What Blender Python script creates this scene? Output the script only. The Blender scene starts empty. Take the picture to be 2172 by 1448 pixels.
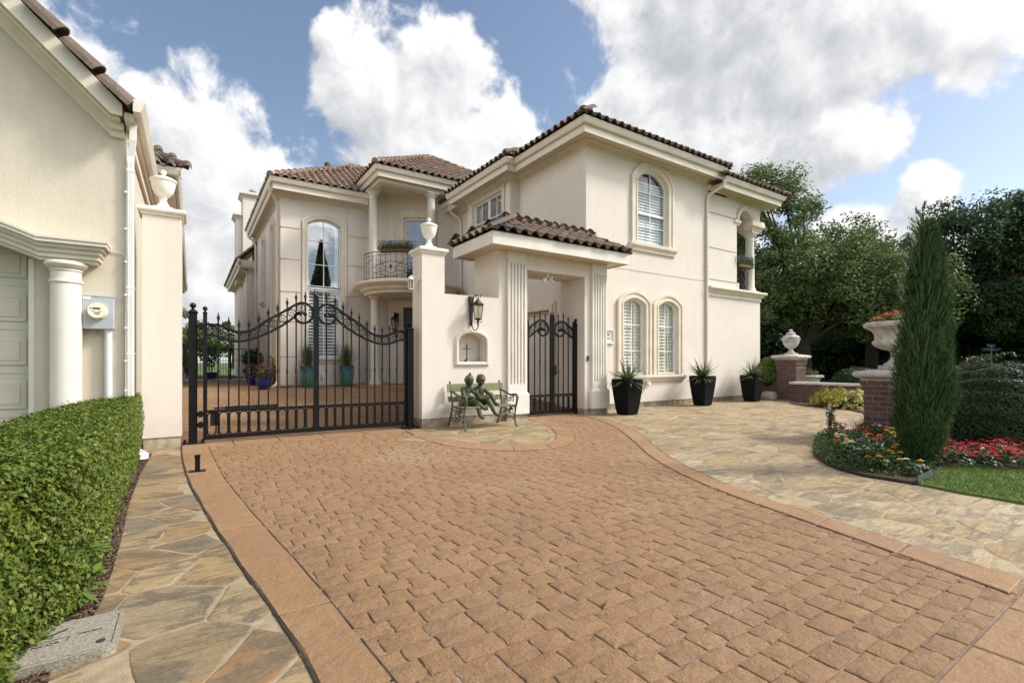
import bpy, math, random
import numpy as np
from mathutils import Vector
from mathutils.geometry import tessellate_polygon
random.seed(7)
RNG = np.random.default_rng(11)
PI = math.pi
sc = bpy.context.scene
COL = sc.collection
cos, sin, rad = math.cos, math.sin, math.radians

# ------------------------------------------------------------------ materials
def N(nt, t, **kw):
    n = nt.nodes.new(t)
    for k, v in kw.items():
        if k in n.inputs: n.inputs[k].default_value = v
        else: setattr(n, k, v)
    return n

def ramp(nt, fac, stops):
    r = nt.nodes.new('ShaderNodeValToRGB')
    el = r.color_ramp.elements
    while len(el) > 1: el.remove(el[-1])
    el[0].position = stops[0][0]; el[0].color = (*stops[0][1], 1)
    for p, c in stops[1:]:
        e = el.new(p); e.color = (*c, 1)
    nt.links.new(fac, r.inputs[0])
    return r.outputs[0]

def mixc(nt, fac, a, b, mode='MIX'):
    m = nt.nodes.new('ShaderNodeMix'); m.data_type = 'RGBA'; m.blend_type = mode
    for s, v in ((0, fac), (6, a), (7, b)):
        if hasattr(v, 'links') or hasattr(v, 'is_linked'): nt.links.new(v, m.inputs[s])
        elif isinstance(v, (int, float)): m.inputs[s].default_value = v
        else: m.inputs[s].default_value = (*v, 1)
    return m.outputs[2]

def math_(nt, op, a, b=None, clamp=False):
    m = nt.nodes.new('ShaderNodeMath'); m.operation = op; m.use_clamp = clamp
    for i, v in enumerate((a, b)):
        if v is None: continue
        if isinstance(v, (int, float)): m.inputs[i].default_value = v
        else: nt.links.new(v, m.inputs[i])
    return m.outputs[0]

def noise(nt, vec, scale, detail=3, rough=.55, dist=0):
    n = N(nt, 'ShaderNodeTexNoise', Scale=scale, Detail=detail, Roughness=rough, Distortion=dist)
    if vec is not None: nt.links.new(vec, n.inputs['Vector'])
    return n.outputs[0]

def mapping(nt, vec, scale=(1, 1, 1), rot=(0, 0, 0)):
    m = N(nt, 'ShaderNodeMapping'); m.inputs['Scale'].default_value = scale; m.inputs['Rotation'].default_value = rot
    nt.links.new(vec, m.inputs['Vector'])
    return m.outputs[0]

def newmat(name):
    m = bpy.data.materials.new(name); m.use_nodes = True
    nt = m.node_tree
    b = nt.nodes['Principled BSDF']
    geo = nt.nodes.new('ShaderNodeNewGeometry')
    return m, nt, b, geo

def bump(nt, b, h, strength, dist=.01):
    bp = N(nt, 'ShaderNodeBump', Strength=strength, Distance=dist)
    nt.links.new(h, bp.inputs['Height']); nt.links.new(bp.outputs[0], b.inputs['Normal'])

def mat(name, c1, c2=None, scale=4, rough=.7, bmp=0, bscale=40, metal=0, island=None, detail=4, spec=.4, lo=.35, hi=.65):
    """two-tone procedural material; island = list of colours picked per loose piece"""
    m, nt, b, geo = newmat(name)
    pos = geo.outputs['Position']
    c2 = c2 or c1
    f = noise(nt, pos, scale, detail)
    c = ramp(nt, f, [(lo, c1), (hi, c2)])
    if island:
        k = [(i / max(1, len(island) - 1), q) for i, q in enumerate(island)]
        ci = ramp(nt, geo.outputs['Random Per Island'], k)
        c = mixc(nt, .55, ci, c, 'MULTIPLY') if False else mixc(nt, .3, ci, c)
    nt.links.new(c, b.inputs['Base Color'])
    b.inputs['Roughness'].default_value = rough
    b.inputs['Metallic'].default_value = metal
    b.inputs['Specular IOR Level'].default_value = spec
    if bmp: bump(nt, b, noise(nt, pos, bscale, 5, .6), bmp)
    return m

def stucco(name, c, dark, bs=.35):
    m, nt, b, geo = newmat(name)
    pos = geo.outputs['Position']
    f1 = noise(nt, pos, .7, 4, .6, .6); f2 = noise(nt, mapping(nt, pos, (2.5, 2.5, .5)), 2.2, 5, .65)
    f = math_(nt, 'ADD', math_(nt, 'MULTIPLY', f1, .55), math_(nt, 'MULTIPLY', f2, .45))
    c0 = ramp(nt, f, [(.3, dark), (.62, c)])
    # streaky grime that starts at the ground
    sep = N(nt, 'ShaderNodeSeparateXYZ'); nt.links.new(pos, sep.inputs[0])
    g = math_(nt, 'MULTIPLY', math_(nt, 'SUBTRACT', 1, math_(nt, 'DIVIDE', sep.outputs[2], .55), True), noise(nt, pos, 5, 5, .7), True)
    c0 = mixc(nt, math_(nt, 'MULTIPLY', g, .55), c0, (.30, .26, .20))
    rs = noise(nt, mapping(nt, pos, (7, 7, .22)), 1.6, 5, .7)
    c0 = mixc(nt, ramp(nt, rs, [(.55, (0, 0, 0)), (.76, (.24, .24, .24))]), c0, tuple(q * w for q, w in zip(c, (.70, .66, .60))))
    fs = noise(nt, pos, 90, 3, .7)
    c0 = mixc(nt, .10, c0, ramp(nt, fs, [(.35, tuple(q * .55 for q in c)), (.65, tuple(min(.9, q * 1.25) for q in c))]))
    nt.links.new(c0, b.inputs['Base Color'])
    b.inputs['Roughness'].default_value = .88; b.inputs['Specular IOR Level'].default_value = .2
    bump(nt, b, math_(nt, 'ADD', noise(nt, pos, 75, 4, .65), math_(nt, 'MULTIPLY', noise(nt, pos, 6, 3), .6)), bs, .012)
    return m

def leafmat(name, cols, trans=.25, rough=.45, spec=.35):
    m, nt, b, geo = newmat(name)
    k = [(i / max(1, len(cols) - 1), q) for i, q in enumerate(cols)]
    c = ramp(nt, geo.outputs['Random Per Island'], k)
    c = mixc(nt, .35, c, ramp(nt, noise(nt, geo.outputs['Position'], 1.1, 3), [(.35, cols[0]), (.65, cols[-1])]))
    nt.links.new(c, b.inputs['Base Color'])
    b.inputs['Roughness'].default_value = rough; b.inputs['Specular IOR Level'].default_value = spec
    tr = N(nt, 'ShaderNodeBsdfTranslucent'); nt.links.new(c, tr.inputs['Color'])
    mx = N(nt, 'ShaderNodeMixShader'); mx.inputs[0].default_value = trans
    nt.links.new(b.outputs[0], mx.inputs[1]); nt.links.new(tr.outputs[0], mx.inputs[2])
    nt.links.new(mx.outputs[0], nt.nodes['Material Output'].inputs[0])
    return m

def glassmat(name, tint=(.9, .95, 1), refl=.22):
    m, nt, b, geo = newmat(name)
    nt.nodes.remove(b)
    t = N(nt, 'ShaderNodeBsdfTransparent'); t.inputs[0].default_value = (*tint, 1)
    g = N(nt, 'ShaderNodeBsdfGlossy'); g.inputs['Roughness'].default_value = .01
    dt = N(nt, 'ShaderNodeVectorMath', operation='DOT_PRODUCT'); nt.links.new(geo.outputs['Normal'], dt.inputs[0]); nt.links.new(geo.outputs['Incoming'], dt.inputs[1])
    fz = math_(nt, 'POWER', math_(nt, 'SUBTRACT', 1, math_(nt, 'ABSOLUTE', dt.outputs['Value']), True), 4.0)
    mx = N(nt, 'ShaderNodeMixShader')
    nt.links.new(math_(nt, 'ADD', math_(nt, 'MULTIPLY', fz, .8), refl, True), mx.inputs[0])
    nt.links.new(t.outputs[0], mx.inputs[1]); nt.links.new(g.outputs[0], mx.inputs[2])
    nt.links.new(mx.outputs[0], nt.nodes['Material Output'].inputs[0])
    return m

M = {}
M['stucco'] = stucco('stucco_cream', (.70, .628, .545), (.63, .56, .48))
M['stucco_gate'] = stucco('stucco_cream_smooth', (.715, .645, .56), (.65, .58, .495), .28)
M['stucco_near'] = stucco('stucco_neighbour', (.60, .535, .425), (.53, .47, .37), .45)
M['trim'] = mat('stone_trim', (.63, .55, .43), (.70, .625, .505), 3, .8, .12, 60, spec=.2)
M['trim_light'] = mat('cast_trim', (.66, .62, .53), (.72, .68, .60), 3, .8, .12, 60, spec=.2)
M['fascia'] = mat('painted_fascia', (.66, .59, .47), (.70, .63, .51), 2, .55, .03, 20)
M['gutter'] = mat('painted_gutter', (.66, .60, .49), (.72, .66, .55), 2, .4, .02, 20)
M['column'] = mat('painted_column', (.60, .56, .465), (.66, .62, .525), 2, .6, .05, 30)
M['soffit'] = mat('soffit_board', (.60, .52, .40), (.63, .55, .43), 2, .7, .04, 20)
M['footing'] = mat('concrete_footing', (.22, .18, .125), (.42, .345, .245), 7, .9, .5, 25)
M['groove'] = mat('groove_shadow_line', (.30, .235, .165), (.36, .29, .20), 5, .9)
M['white'] = mat('white_vinyl', (.76, .76, .74), (.8, .8, .78), 2, .4)
M['offwhite'] = mat('blind_white', (.66, .65, .56), (.72, .71, .62), 2, .5)
M['blind_cream'] = mat('shutter_cream', (.72, .66, .47), (.78, .72, .53), 2, .5)
M['glass'] = glassmat('window_glass', refl=.10)
M['glass_sky'] = glassmat('window_glass_mirror', (.30, .32, .35), refl=.36)
M['glass_mid'] = glassmat('window_glass_blue', (.72, .78, .84), refl=.26)
M['glass_lamp'] = glassmat('lamp_glass', (.75, .72, .65), refl=.08)
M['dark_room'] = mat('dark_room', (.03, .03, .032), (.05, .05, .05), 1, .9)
M['door_black'] = mat('black_door', (.008, .008, .009), (.014, .014, .015), 3, .35)
M['iron'] = mat('black_wrought_iron', (.004, .0043, .0047), (.007, .0075, .008), 9, .38, .08, 60, spec=.22)
M['iron_brown'] = mat('dark_bronze_metal', (.018, .015, .012), (.045, .036, .028), 20, .45, .1, 60, metal=.4)
M['silver'] = mat('silver_metal', (.05, .05, .052), (.17, .17, .165), 60, .38, .3, 80, metal=.7)
M['zinc'] = mat('grey_painted_steel', (0.357, 0.383, 0.404), (0.425, 0.451, 0.468), 4, .45, .05, 80, metal=.1)
M['garage_paint'] = mat('garage_paint', (0.510, 0.468, 0.387), (0.552, 0.510, 0.429), 2, .6, .03, 30, spec=.2)
M['conduit'] = mat('grey_conduit', (.56, .57, .57), (.62, .62, .61), 3, .45)
M['dark_plastic'] = mat('dark_plastic', (.01, .01, .011), (.02, .02, .021), 4, .4)
M['whitepaint'] = mat('white_paint', (.74, .725, .68), (.8, .785, .74), 3, .4)
M['pot_black'] = mat('black_resin_pot', (.0035, .0038, .0044), (.006, .0066, .0075), 12, .7, .15, 120, spec=.12)
M['soil'] = mat('potting_soil', (.03, .02, .013), (.06, .04, .025), 30, 1, .6, 50)
M['mulch_base'] = mat('mulch_soil', (.022, .015, .010), (.06, .04, .025), 30, 1, .8, 45)
M['mulch'] = mat('bark_mulch', (.05, .03, .018), (.14, .085, .05), 30, 1, 1, 45, island=[(.04, .025, .015), (.16, .1, .06), (.09, .05, .03), (.22, .16, .1)])
M['urn_white'] = mat('ivory_urn', (.72, .69, .60), (.78, .75, .665), 4, .55, .06, 40)
M['urn_stone'] = mat('weathered_cast_stone', (.33, .31, .275), (.55, .52, .465), 7, .9, .3, 50)
M['cap_stone'] = mat('cast_stone_cap', (.38, .35, .30), (.56, .525, .455), 5, .9, .25, 50)
M['bark'] = mat('bark', (.035, .027, .02), (.085, .066, .05), 12, .95, 1, 30)
M['patina'] = mat('green_bronze', (0.031, 0.040, 0.024), (0.084, 0.096, 0.043), 13, .6, .25, 50, metal=.15, lo=.38, hi=.66)
M['patina_light'] = mat('olive_bronze', (0.067, 0.073, 0.018), (0.129, 0.132, 0.040), 14, .55, .25, 50, metal=.2)
M['bench_green'] = mat('olive_bench_paint', (0.115, 0.128, 0.037), (0.170, 0.176, 0.059), 9, .55, .15, 40)
M['bench_iron'] = mat('bench_cast_iron', (.04, .045, .027), (.125, .125, .075), 18, .6, .3, 50)
M['wood'] = mat('weathered_wood', (.09, .05, .03), (.17, .10, .06), 9, .85, .3, 40)
M['concrete'] = mat('pale_concrete', (.40, .385, .36), (.47, .455, .43), 3, .9, .1, 60)
M['granite'] = mat('polymer_concrete', (.17, .152, .118), (.33, .298, .235), 90, .85, .35, 110)
M['joint'] = mat('expansion_joint', (.02, .017, .014), (.05, .04, .03), 20, 1)
M['pot_blue'] = mat('cobalt_glaze', (.008, .012, .10), (.015, .025, .17), 6, .12, .05, 20, spec=.6)
M['pot_slate'] = mat('slate_blue_glaze', (.04, .09, .15), (.07, .13, .2), 6, .2, .05, 20)
M['boulder'] = mat('boulder_stone', (.28, .24, .16), (.46, .40, .29), 6, .95, .8, 14)

def tile_material(name, cols, dirt=(.06, .045, .035)):
    m, nt, b, geo = newmat(name)
    pos = geo.outputs['Position']
    k = [(i / (len(cols) - 1), q) for i, q in enumerate(cols)]
    c = ramp(nt, geo.outputs['Random Per Island'], k)
    d = noise(nt, pos, 9, 6, .7)
    c = mixc(nt, ramp(nt, d, [(.42, (0, 0, 0)), (.7, (.75, .75, .75))]), c, dirt)
    c = mixc(nt, .25, c, ramp(nt, noise(nt, pos, 70, 3, .7), [(.3, (.05, .04, .03)), (.7, (.5, .4, .32))]))
    nt.links.new(c, b.inputs['Base Color'])
    b.inputs['Roughness'].default_value = .9; b.inputs['Specular IOR Level'].default_value = .15
    bump(nt, b, noise(nt, pos, 60, 4, .7), .4, .008)
    return m
M['tile'] = tile_material('clay_tile', [(0.199, 0.103, 0.063), (0.142, 0.108, 0.086), (0.257, 0.140, 0.086), (0.119, 0.108, 0.098), (0.180, 0.124, 0.086), (0.314, 0.189, 0.121), (0.133, 0.135, 0.132), (0.237, 0.113, 0.075), (0.162, 0.097, 0.069)])
M['tile_red'] = tile_material('clay_tile_red', [(0.247, 0.135, 0.086), (0.190, 0.124, 0.086), (0.323, 0.194, 0.127), (0.162, 0.130, 0.103), (0.257, 0.162, 0.109), (0.361, 0.232, 0.155), (0.209, 0.119, 0.081)], (0.085, 0.065, 0.048))
M['tile_dark'] = tile_material('clay_tile_dark', [(.10, .072, .055), (.085, .066, .055), (.13, .095, .07), (.11, .08, .062)], (.03, .024, .02))

def cobble_material(name, joints=False):
    m, nt, b, geo = newmat(name)
    pos = geo.outputs['Position']
    c = ramp(nt, geo.outputs['Random Per Island'], [(0, (0.275, 0.158, 0.078)), (.25, (0.312, 0.184, 0.091)), (.5, (0.294, 0.165, 0.078)), (.75, (0.263, 0.151, 0.078)), (1, (0.336, 0.200, 0.100))])
    f = noise(nt, pos, 1.1, 5, .65)
    c = mixc(nt, .5, c, ramp(nt, f, [(.32, (0.229, 0.135, 0.074)), (.5, (0.306, 0.175, 0.083)), (.68, (0.358, 0.224, 0.116))]))
    g = noise(nt, pos, 11, 7, .75)
    c = mixc(nt, ramp(nt, g, [(.5, (0, 0, 0)), (.70, (.8, .8, .8))]), c, (0.187, 0.115, 0.068))
    c = mixc(nt, ramp(nt, noise(nt, pos, 34, 5, .75), [(.52, (0, 0, 0)), (.78, (.55, .55, .55))]), c, (0.405, 0.280, 0.160))
    c = mixc(nt, ramp(nt, noise(nt, pos, .5, 6, .7, .8), [(.54, (0, 0, 0)), (.72, (.5, .5, .5))]), c, (0.381, 0.280, 0.177))
    c = mixc(nt, ramp(nt, noise(nt, mapping(nt, pos, (1.0, .35, 1)), .9, 6, .7, .5), [(.56, (0, 0, 0)), (.74, (.45, .45, .45))]), c, (0.160, 0.104, 0.066))
    c = mixc(nt, ramp(nt, noise(nt, pos, 75, 4, .8), [(.50, (0, 0, 0)), (.66, (.6, .6, .6))]), c, (0.173, 0.107, 0.071))
    nt.links.new(c, b.inputs['Base Color'])
    b.inputs['Roughness'].default_value = .72; b.inputs['Specular IOR Level'].default_value = .3
    h = math_(nt, 'ADD', noise(nt, pos, 28, 7, .72), math_(nt, 'MULTIPLY', noise(nt, pos, 120, 3, .7), .35))
    h = math_(nt, 'ADD', h, math_(nt, 'MULTIPLY', noise(nt, pos, 10, 6, .7, .4), .9))
    bump(nt, b, h, .95 if not joints else .6, .022)
    return m
M['cobble'] = cobble_material('stamped_cobble')
M['border'] = cobble_material('stamped_border', True)
M['grout'] = mat('cobble_joint', (.15, .105, .075), (.27, .20, .145), 7, .95, .6, 60)

def flag_material(name, cols=None, blotch=.55, pale=.6):
    m, nt, b, geo = newmat(name)
    pos = geo.outputs['Position']
    r = geo.outputs['Random Per Island']
    c = ramp(nt, r, cols or [(0, (.36, .265, .135)), (.1, (.43, .335, .185)), (.2, (.27, .205, .115)), (.3, (.39, .255, .10)), (.4, (.40, .325, .195)), (.5, (.20, .16, .10)), (.6, (.36, .25, .105)), (.68, (.25, .145, .062)), (.77, (.46, .385, .25)), (.86, (.30, .23, .135)), (.93, (.38, .26, .11)), (1, (.37, .30, .19))])
    # every stone gets its own streak direction: offset the noise by its random number
    off = N(nt, 'ShaderNodeVectorMath', operation='ADD')
    cmb = N(nt, 'ShaderNodeCombineXYZ'); nt.links.new(math_(nt, 'MULTIPLY', r, 37.0), cmb.inputs[0]); nt.links.new(math_(nt, 'MULTIPLY', r, 91.0), cmb.inputs[1])
    nt.links.new(pos, off.inputs[0]); nt.links.new(cmb.outputs[0], off.inputs[1])
    st = noise(nt, mapping(nt, off.outputs[0], (1.3, 9.0, 1), (0, 0, .45)), 1.5, 8, .70, .7)
    c = mixc(nt, ramp(nt, st, [(.51, (0, 0, 0)), (.60, (.82, .82, .82))]), c, (.095, .078, .055))
    s3 = noise(nt, mapping(nt, off.outputs[0], (2.5, 30.0, 1), (0, 0, .35)), 1.6, 6, .7, 1.2)
    c = mixc(nt, ramp(nt, s3, [(.50, (0, 0, 0)), (.64, (.55, .55, .55))]), c, (.15, .115, .07))
    s4 = noise(nt, mapping(nt, off.outputs[0], (1.5, 5.0, 1), (0, 0, .2)), 1.3, 6, .65, .6)
    c = mixc(nt, ramp(nt, s4, [(.53, (0, 0, 0)), (.68, (pale, pale, pale))]), c, (.46, .375, .225))
    s5 = noise(nt, mapping(nt, off.outputs[0], (1.6, 2.6, 1), (0, 0, .6)), 1.5, 9, .72, .5)
    c = mixc(nt, ramp(nt, s5, [(.50, (0, 0, 0)), (.565, (blotch, blotch, blotch))]), c, (.075, .064, .047))
    s2 = noise(nt, mapping(nt, off.outputs[0], (2.2, 4.5, 1), (0, 0, -.35)), 1.1, 6, .65, .5)
    c = mixc(nt, ramp(nt, s2, [(.50, (0, 0, 0)), (.66, (.42, .42, .42))]), c, (0.329, 0.183, 0.061))
    c = mixc(nt, ramp(nt, noise(nt, pos, .45, 5, .7, .8), [(.52, (0, 0, 0)), (.72, (.35, .35, .35))]), c, (0.147, 0.119, 0.077))
    c = mixc(nt, .22, c, ramp(nt, noise(nt, pos, 45, 5, .75), [(.3, (0.070, 0.055, 0.032)), (.7, (0.462, 0.365, 0.222))]))
    nt.links.new(c, b.inputs['Base Color'])
    b.inputs['Roughness'].default_value = .62; b.inputs['Specular IOR Level'].default_value = .35
    h = math_(nt, 'ADD', noise(nt, mapping(nt, off.outputs[0], (3, 10, 1), (0, 0, .5)), 3, 7, .7), math_(nt, 'MULTIPLY', noise(nt, pos, 60, 4, .7), .3))
    bump(nt, b, h, .55, .02)
    return m
M['flag'] = flag_material('flagstone')
M['flag_path'] = flag_material('rusty_flagstone', [(0, (.31, .185, .065)), (.1, (.21, .10, .042)), (.2, (.37, .255, .115)), (.3, (.13, .105, .075)), (.4, (.40, .315, .185)), (.5, (.33, .185, .055)), (.6, (.26, .20, .12)), (.7, (.40, .28, .12)), (.8, (.24, .125, .055)), (.9, (.36, .235, .095)), (1, (.165, .135, .09))], .8, .22)
M['mortar'] = mat('sandy_mortar', (0.261, 0.197, 0.121), (0.348, 0.272, 0.172), 12, .95, .5, 80)
M['brick'] = mat('red_brown_brick', (.08, .042, .033), (.14, .072, .054), 20, .9, .5, 60, island=[(.075, .038, .030), (.12, .055, .042), (.055, .032, .030), (.16, .078, .058), (.09, .045, .036), (.045, .040, .042), (.13, .07, .056)])
M['brick_mortar'] = mat('brick_mortar', (.19, .165, .14), (.27, .24, .20), 20, .95, .3, 80)
M['grass'] = leafmat('lawn_blades', [(0.065, 0.119, 0.014), (0.098, 0.169, 0.024), (0.143, 0.213, 0.036)], .2)
M['grass_base'] = mat('lawn_soil', (0.058, 0.094, 0.014), (0.111, 0.156, 0.026), 40, 1, .3, 80)
M['ground'] = mat('grass_ground', (.055, .085, .02), (.10, .14, .035), .8, 1, .2, 20)
M['hedge'] = leafmat('hedge_leaf', [(0.043, 0.074, 0.010), (0.082, 0.124, 0.013), (0.134, 0.179, 0.021), (0.240, 0.262, 0.042), (0.062, 0.101, 0.011)], .22, .5, .28)
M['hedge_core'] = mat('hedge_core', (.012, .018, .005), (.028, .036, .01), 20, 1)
M['oak'] = leafmat('oak_leaf', [(0.043, 0.078, 0.022), (0.078, 0.125, 0.033), (0.121, 0.175, 0.048), (0.265, 0.296, 0.113)], .22, .6, .2)
M['dark_tree'] = leafmat('dark_tree_leaf', [(0.023, 0.050, 0.021), (0.040, 0.077, 0.029), (0.070, 0.110, 0.035)], .2, .62, .18)
M['light_tree'] = leafmat('pale_tree_leaf', [(0.047, 0.077, 0.021), (0.077, 0.121, 0.032), (0.138, 0.186, 0.053)], .25, .62, .18)
M['cypress'] = leafmat('cypress_needle', [(0.037, 0.081, 0.031), (0.062, 0.120, 0.043), (0.100, 0.163, 0.060)], .2, .6, .2)
M['holly'] = leafmat('holly_leaf', [(0.020, 0.042, 0.017), (0.034, 0.063, 0.023), (0.059, 0.092, 0.036)], .1, .5, .22)
M['bush_bright'] = leafmat('bright_bush_leaf', [(.05, .10, .010), (.085, .155, .016), (.14, .21, .026)], .3, .4, .4)
M['yellow_leaf'] = leafmat('golden_leaf', [(.22, .23, .035), (.36, .34, .06), (.5, .44, .10)], .3)
M['crape'] = leafmat('crape_leaf', [(.035, .058, .012), (.06, .09, .02), (.10, .12, .035)], .3)
M['yucca'] = leafmat('yucca_leaf', [(.045, .085, .035), (.09, .14, .06), (.22, .25, .12)], .1, .4, .4)
M['ornamental'] = leafmat('fountain_grass', [(.04, .065, .016), (.075, .105, .03), (.14, .15, .055)], .25)
M['green_leaf'] = leafmat('bedding_leaf', [(.022, .055, .012), (.042, .09, .018), (.07, .13, .03)], .25)
M['topiary'] = leafmat('boxwood_leaf', [(.012, .028, .007), (.022, .044, .010)], .15)
M['lavender'] = leafmat('lavender_flower', [(.055, .06, .18), (.085, .085, .26), (.12, .11, .3)], .2)
def petal(n, a, b_): M[n] = leafmat('petal_' + n, [a, b_], .2, .6, .2)
petal('orange', (.62, .14, .008), (.75, .22, .015)); petal('red', (.42, .018, .012), (.55, .035, .02)); petal('yellow', (.72, .45, .012), (.8, .55, .04))
petal('cream', (.62, .60, .42), (.75, .72, .55)); petal('magenta', (.33, .02, .10), (.45, .05, .16)); petal('pink', (.55, .10, .17), (.65, .2, .28))
petal('purple', (.24, .05, .26), (.36, .10, .36)); petal('coral', (.5, .03, .06), (.62, .06, .09)); petal('gold', (.7, .40, .03), (.75, .55, .12))

# ------------------------------------------------------------------ mesh builder
def arr_mesh(name, V, F, loops=4):
    """fast mesh from numpy arrays, F is (n, loops)"""
    me = bpy.data.meshes.new(name)
    V = np.asarray(V, dtype=np.float32); F = np.asarray(F, dtype=np.int32)
    me.vertices.add(len(V)); me.vertices.foreach_set('co', V.ravel())
    me.loops.add(F.size); me.loops.foreach_set('vertex_index', F.ravel())
    me.polygons.add(len(F)); me.polygons.foreach_set('loop_start', np.arange(0, F.size, loops, dtype=np.int32))
    me.update(calc_edges=True)
    return me

class MB:
    def __init__(s): s.v = []; s.f = []
    def add(s, vs, fs):
        o = len(s.v); s.v.extend(vs); s.f.extend([tuple(i + o for i in f) for f in fs]); return s
    def box(s, x0, y0, z0, x1, y1, z1):
        x0, x1 = min(x0, x1), max(x0, x1); y0, y1 = min(y0, y1), max(y0, y1); z0, z1 = min(z0, z1), max(z0, z1)
        return s.add([(x0, y0, z0), (x1, y0, z0), (x1, y1, z0), (x0, y1, z0), (x0, y0, z1), (x1, y0, z1), (x1, y1, z1), (x0, y1, z1)],
                     [(0, 3, 2, 1), (4, 5, 6, 7), (0, 1, 5, 4), (1, 2, 6, 5), (2, 3, 7, 6), (3, 0, 4, 7)])
    def rbox(s, x0, y0, z0, x1, y1, z1, c):
        """box with chamfered edges"""
        P = []
        for sx, X in ((1, x0), (-1, x1)):
            for sy, Y in ((1, y0), (-1, y1)):
                for sz, Z in ((1, z0), (-1, z1)):
                    P += [(X, Y + sy * c, Z + sz * c), (X + sx * c, Y, Z + sz * c), (X + sx * c, Y + sy * c, Z)]
        import itertools
        I = {}
        k = 0
        for a in (0, 1):
            for b in (0, 1):
                for d in (0, 1):
                    for q in range(3): I[(a, b, d, q)] = k; k += 1
        F = []
        for a in (0, 1):
            q = [I[(a, 0, 0, 0)], I[(a, 1, 0, 0)], I[(a, 1, 1, 0)], I[(a, 0, 1, 0)]]; F.append(q if a else q[::-1])
            q = [I[(0, a, 0, 1)], I[(1, a, 0, 1)], I[(1, a, 1, 1)], I[(0, a, 1, 1)]]; F.append(q[::-1] if a else q)
            q = [I[(0, 0, a, 2)], I[(1, 0, a, 2)], I[(1, 1, a, 2)], I[(0, 1, a, 2)]]; F.append(q if a else q[::-1])
        for a in (0, 1):
            for b in (0, 1):
                F.append([I[(a, b, 0, 0)], I[(a, b, 1, 0)], I[(a, b, 1, 1)], I[(a, b, 0, 1)]])
                F.append([I[(a, 0, b, 0)], I[(a, 1, b, 0)], I[(a, 1, b, 2)], I[(a, 0, b, 2)]])
                F.append([I[(0, a, b, 1)], I[(1, a, b, 1)], I[(1, a, b, 2)], I[(0, a, b, 2)]])
                for d in (0, 1): F.append([I[(a, b, d, 0)], I[(a, b, d, 1)], I[(a, b, d, 2)]])
        return s.add(P, F)
    def prism(s, pts, plane, a, b):
        """2-D polygon extruded along the third axis; XZ -> along Y, YZ -> along X, XY -> along Z"""
        def m(p, t):
            return {'XZ': (p[0], t, p[1]), 'YZ': (t, p[0], p[1]), 'XY': (p[0], p[1], t)}[plane]
        n = len(pts)
        vs = [m(p, a) for p in pts] + [m(p, b) for p in pts]
        tri = tessellate_polygon([[Vector((p[0], p[1], 0)) for p in pts]])
        fs = [tuple(t) for t in tri] + [tuple(n + i for i in t[::-1]) for t in tri]
        fs += [(i, (i + 1) % n, n + (i + 1) % n, n + i) for i in range(n)]
        return s.add(vs, fs)
    def ring(s, outer, inner, plane, a, b):
        """two loops with the same number of points, extruded: a frame"""
        def m(p, t):
            return {'XZ': (p[0], t, p[1]), 'YZ': (t, p[0], p[1]), 'XY': (p[0], p[1], t)}[plane]
        n = len(outer)
        vs = [m(p, a) for p in outer] + [m(p, a) for p in inner] + [m(p, b) for p in outer] + [m(p, b) for p in inner]
        fs = []
        for i in range(n):
            j = (i + 1) % n
            fs += [(i, j, n + j, n + i), (2 * n + i, 3 * n + i, 3 * n + j, 2 * n + j), (i, 2 * n + i, 2 * n + j, j), (n + i, n + j, 3 * n + j, 3 * n + i)]
        return s.add(vs, fs)
    def tube(s, path, r, n=8, closed=False, caps=True):
        P = [Vector(p) for p in path]; k = len(P)
        R = r if isinstance(r, (list, tuple)) else [r] * k
        vs = []; ref = None
        for i in range(k):
            if closed: t = P[(i + 1) % k] - P[i - 1]
            else: t = P[min(i + 1, k - 1)] - P[max(i - 1, 0)]
            if t.length < 1e-9: t = Vector((0, 0, 1))
            t.normalize()
            if ref is None:
                ref = Vector((0, 0, 1)) if abs(t.z) < .9 else Vector((1, 0, 0))
            u = (ref - t * ref.dot(t))
            if u.length < 1e-6: u = Vector((1, 0, 0)) if abs(t.x) < .9 else Vector((0, 1, 0)); u = u - t * u.dot(t)
            u.normalize(); ref = u; w = t.cross(u)
            vs += [tuple(P[i] + (u * cos(2 * PI * q / n) + w * sin(2 * PI * q / n)) * R[i]) for q in range(n)]
        fs = []
        for i in range(k if closed else k - 1):
            a, b = i * n, ((i + 1) % k) * n
            fs += [(a + q, a + (q + 1) % n, b + (q + 1) % n, b + q) for q in range(n)]
        if caps and not closed: fs += [tuple(range(n))[::-1], tuple(range((k - 1) * n, k * n))]
        return s.add(vs, fs)
    def bar(s, p, q, w, h, up=(0, 0, 1)):
        """rectangular bar from p to q, w across, h along up"""
        p, q = Vector(p), Vector(q); t = (q - p).normalized(); up = Vector(up)
        a = t.cross(up)
        if a.length < 1e-6: a = Vector((1, 0, 0))
        a.normalize(); b = a.cross(t)
        a *= w / 2; b *= h / 2
        vs = [tuple(o + x) for o in (p, q) for x in (-a - b, a - b, a + b, -a + b)]
        return s.add(vs, [(0, 1, 2, 3), (7, 6, 5, 4), (0, 4, 5, 1), (1, 5, 6, 2), (2, 6, 7, 3), (3, 7, 4, 0)])
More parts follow.
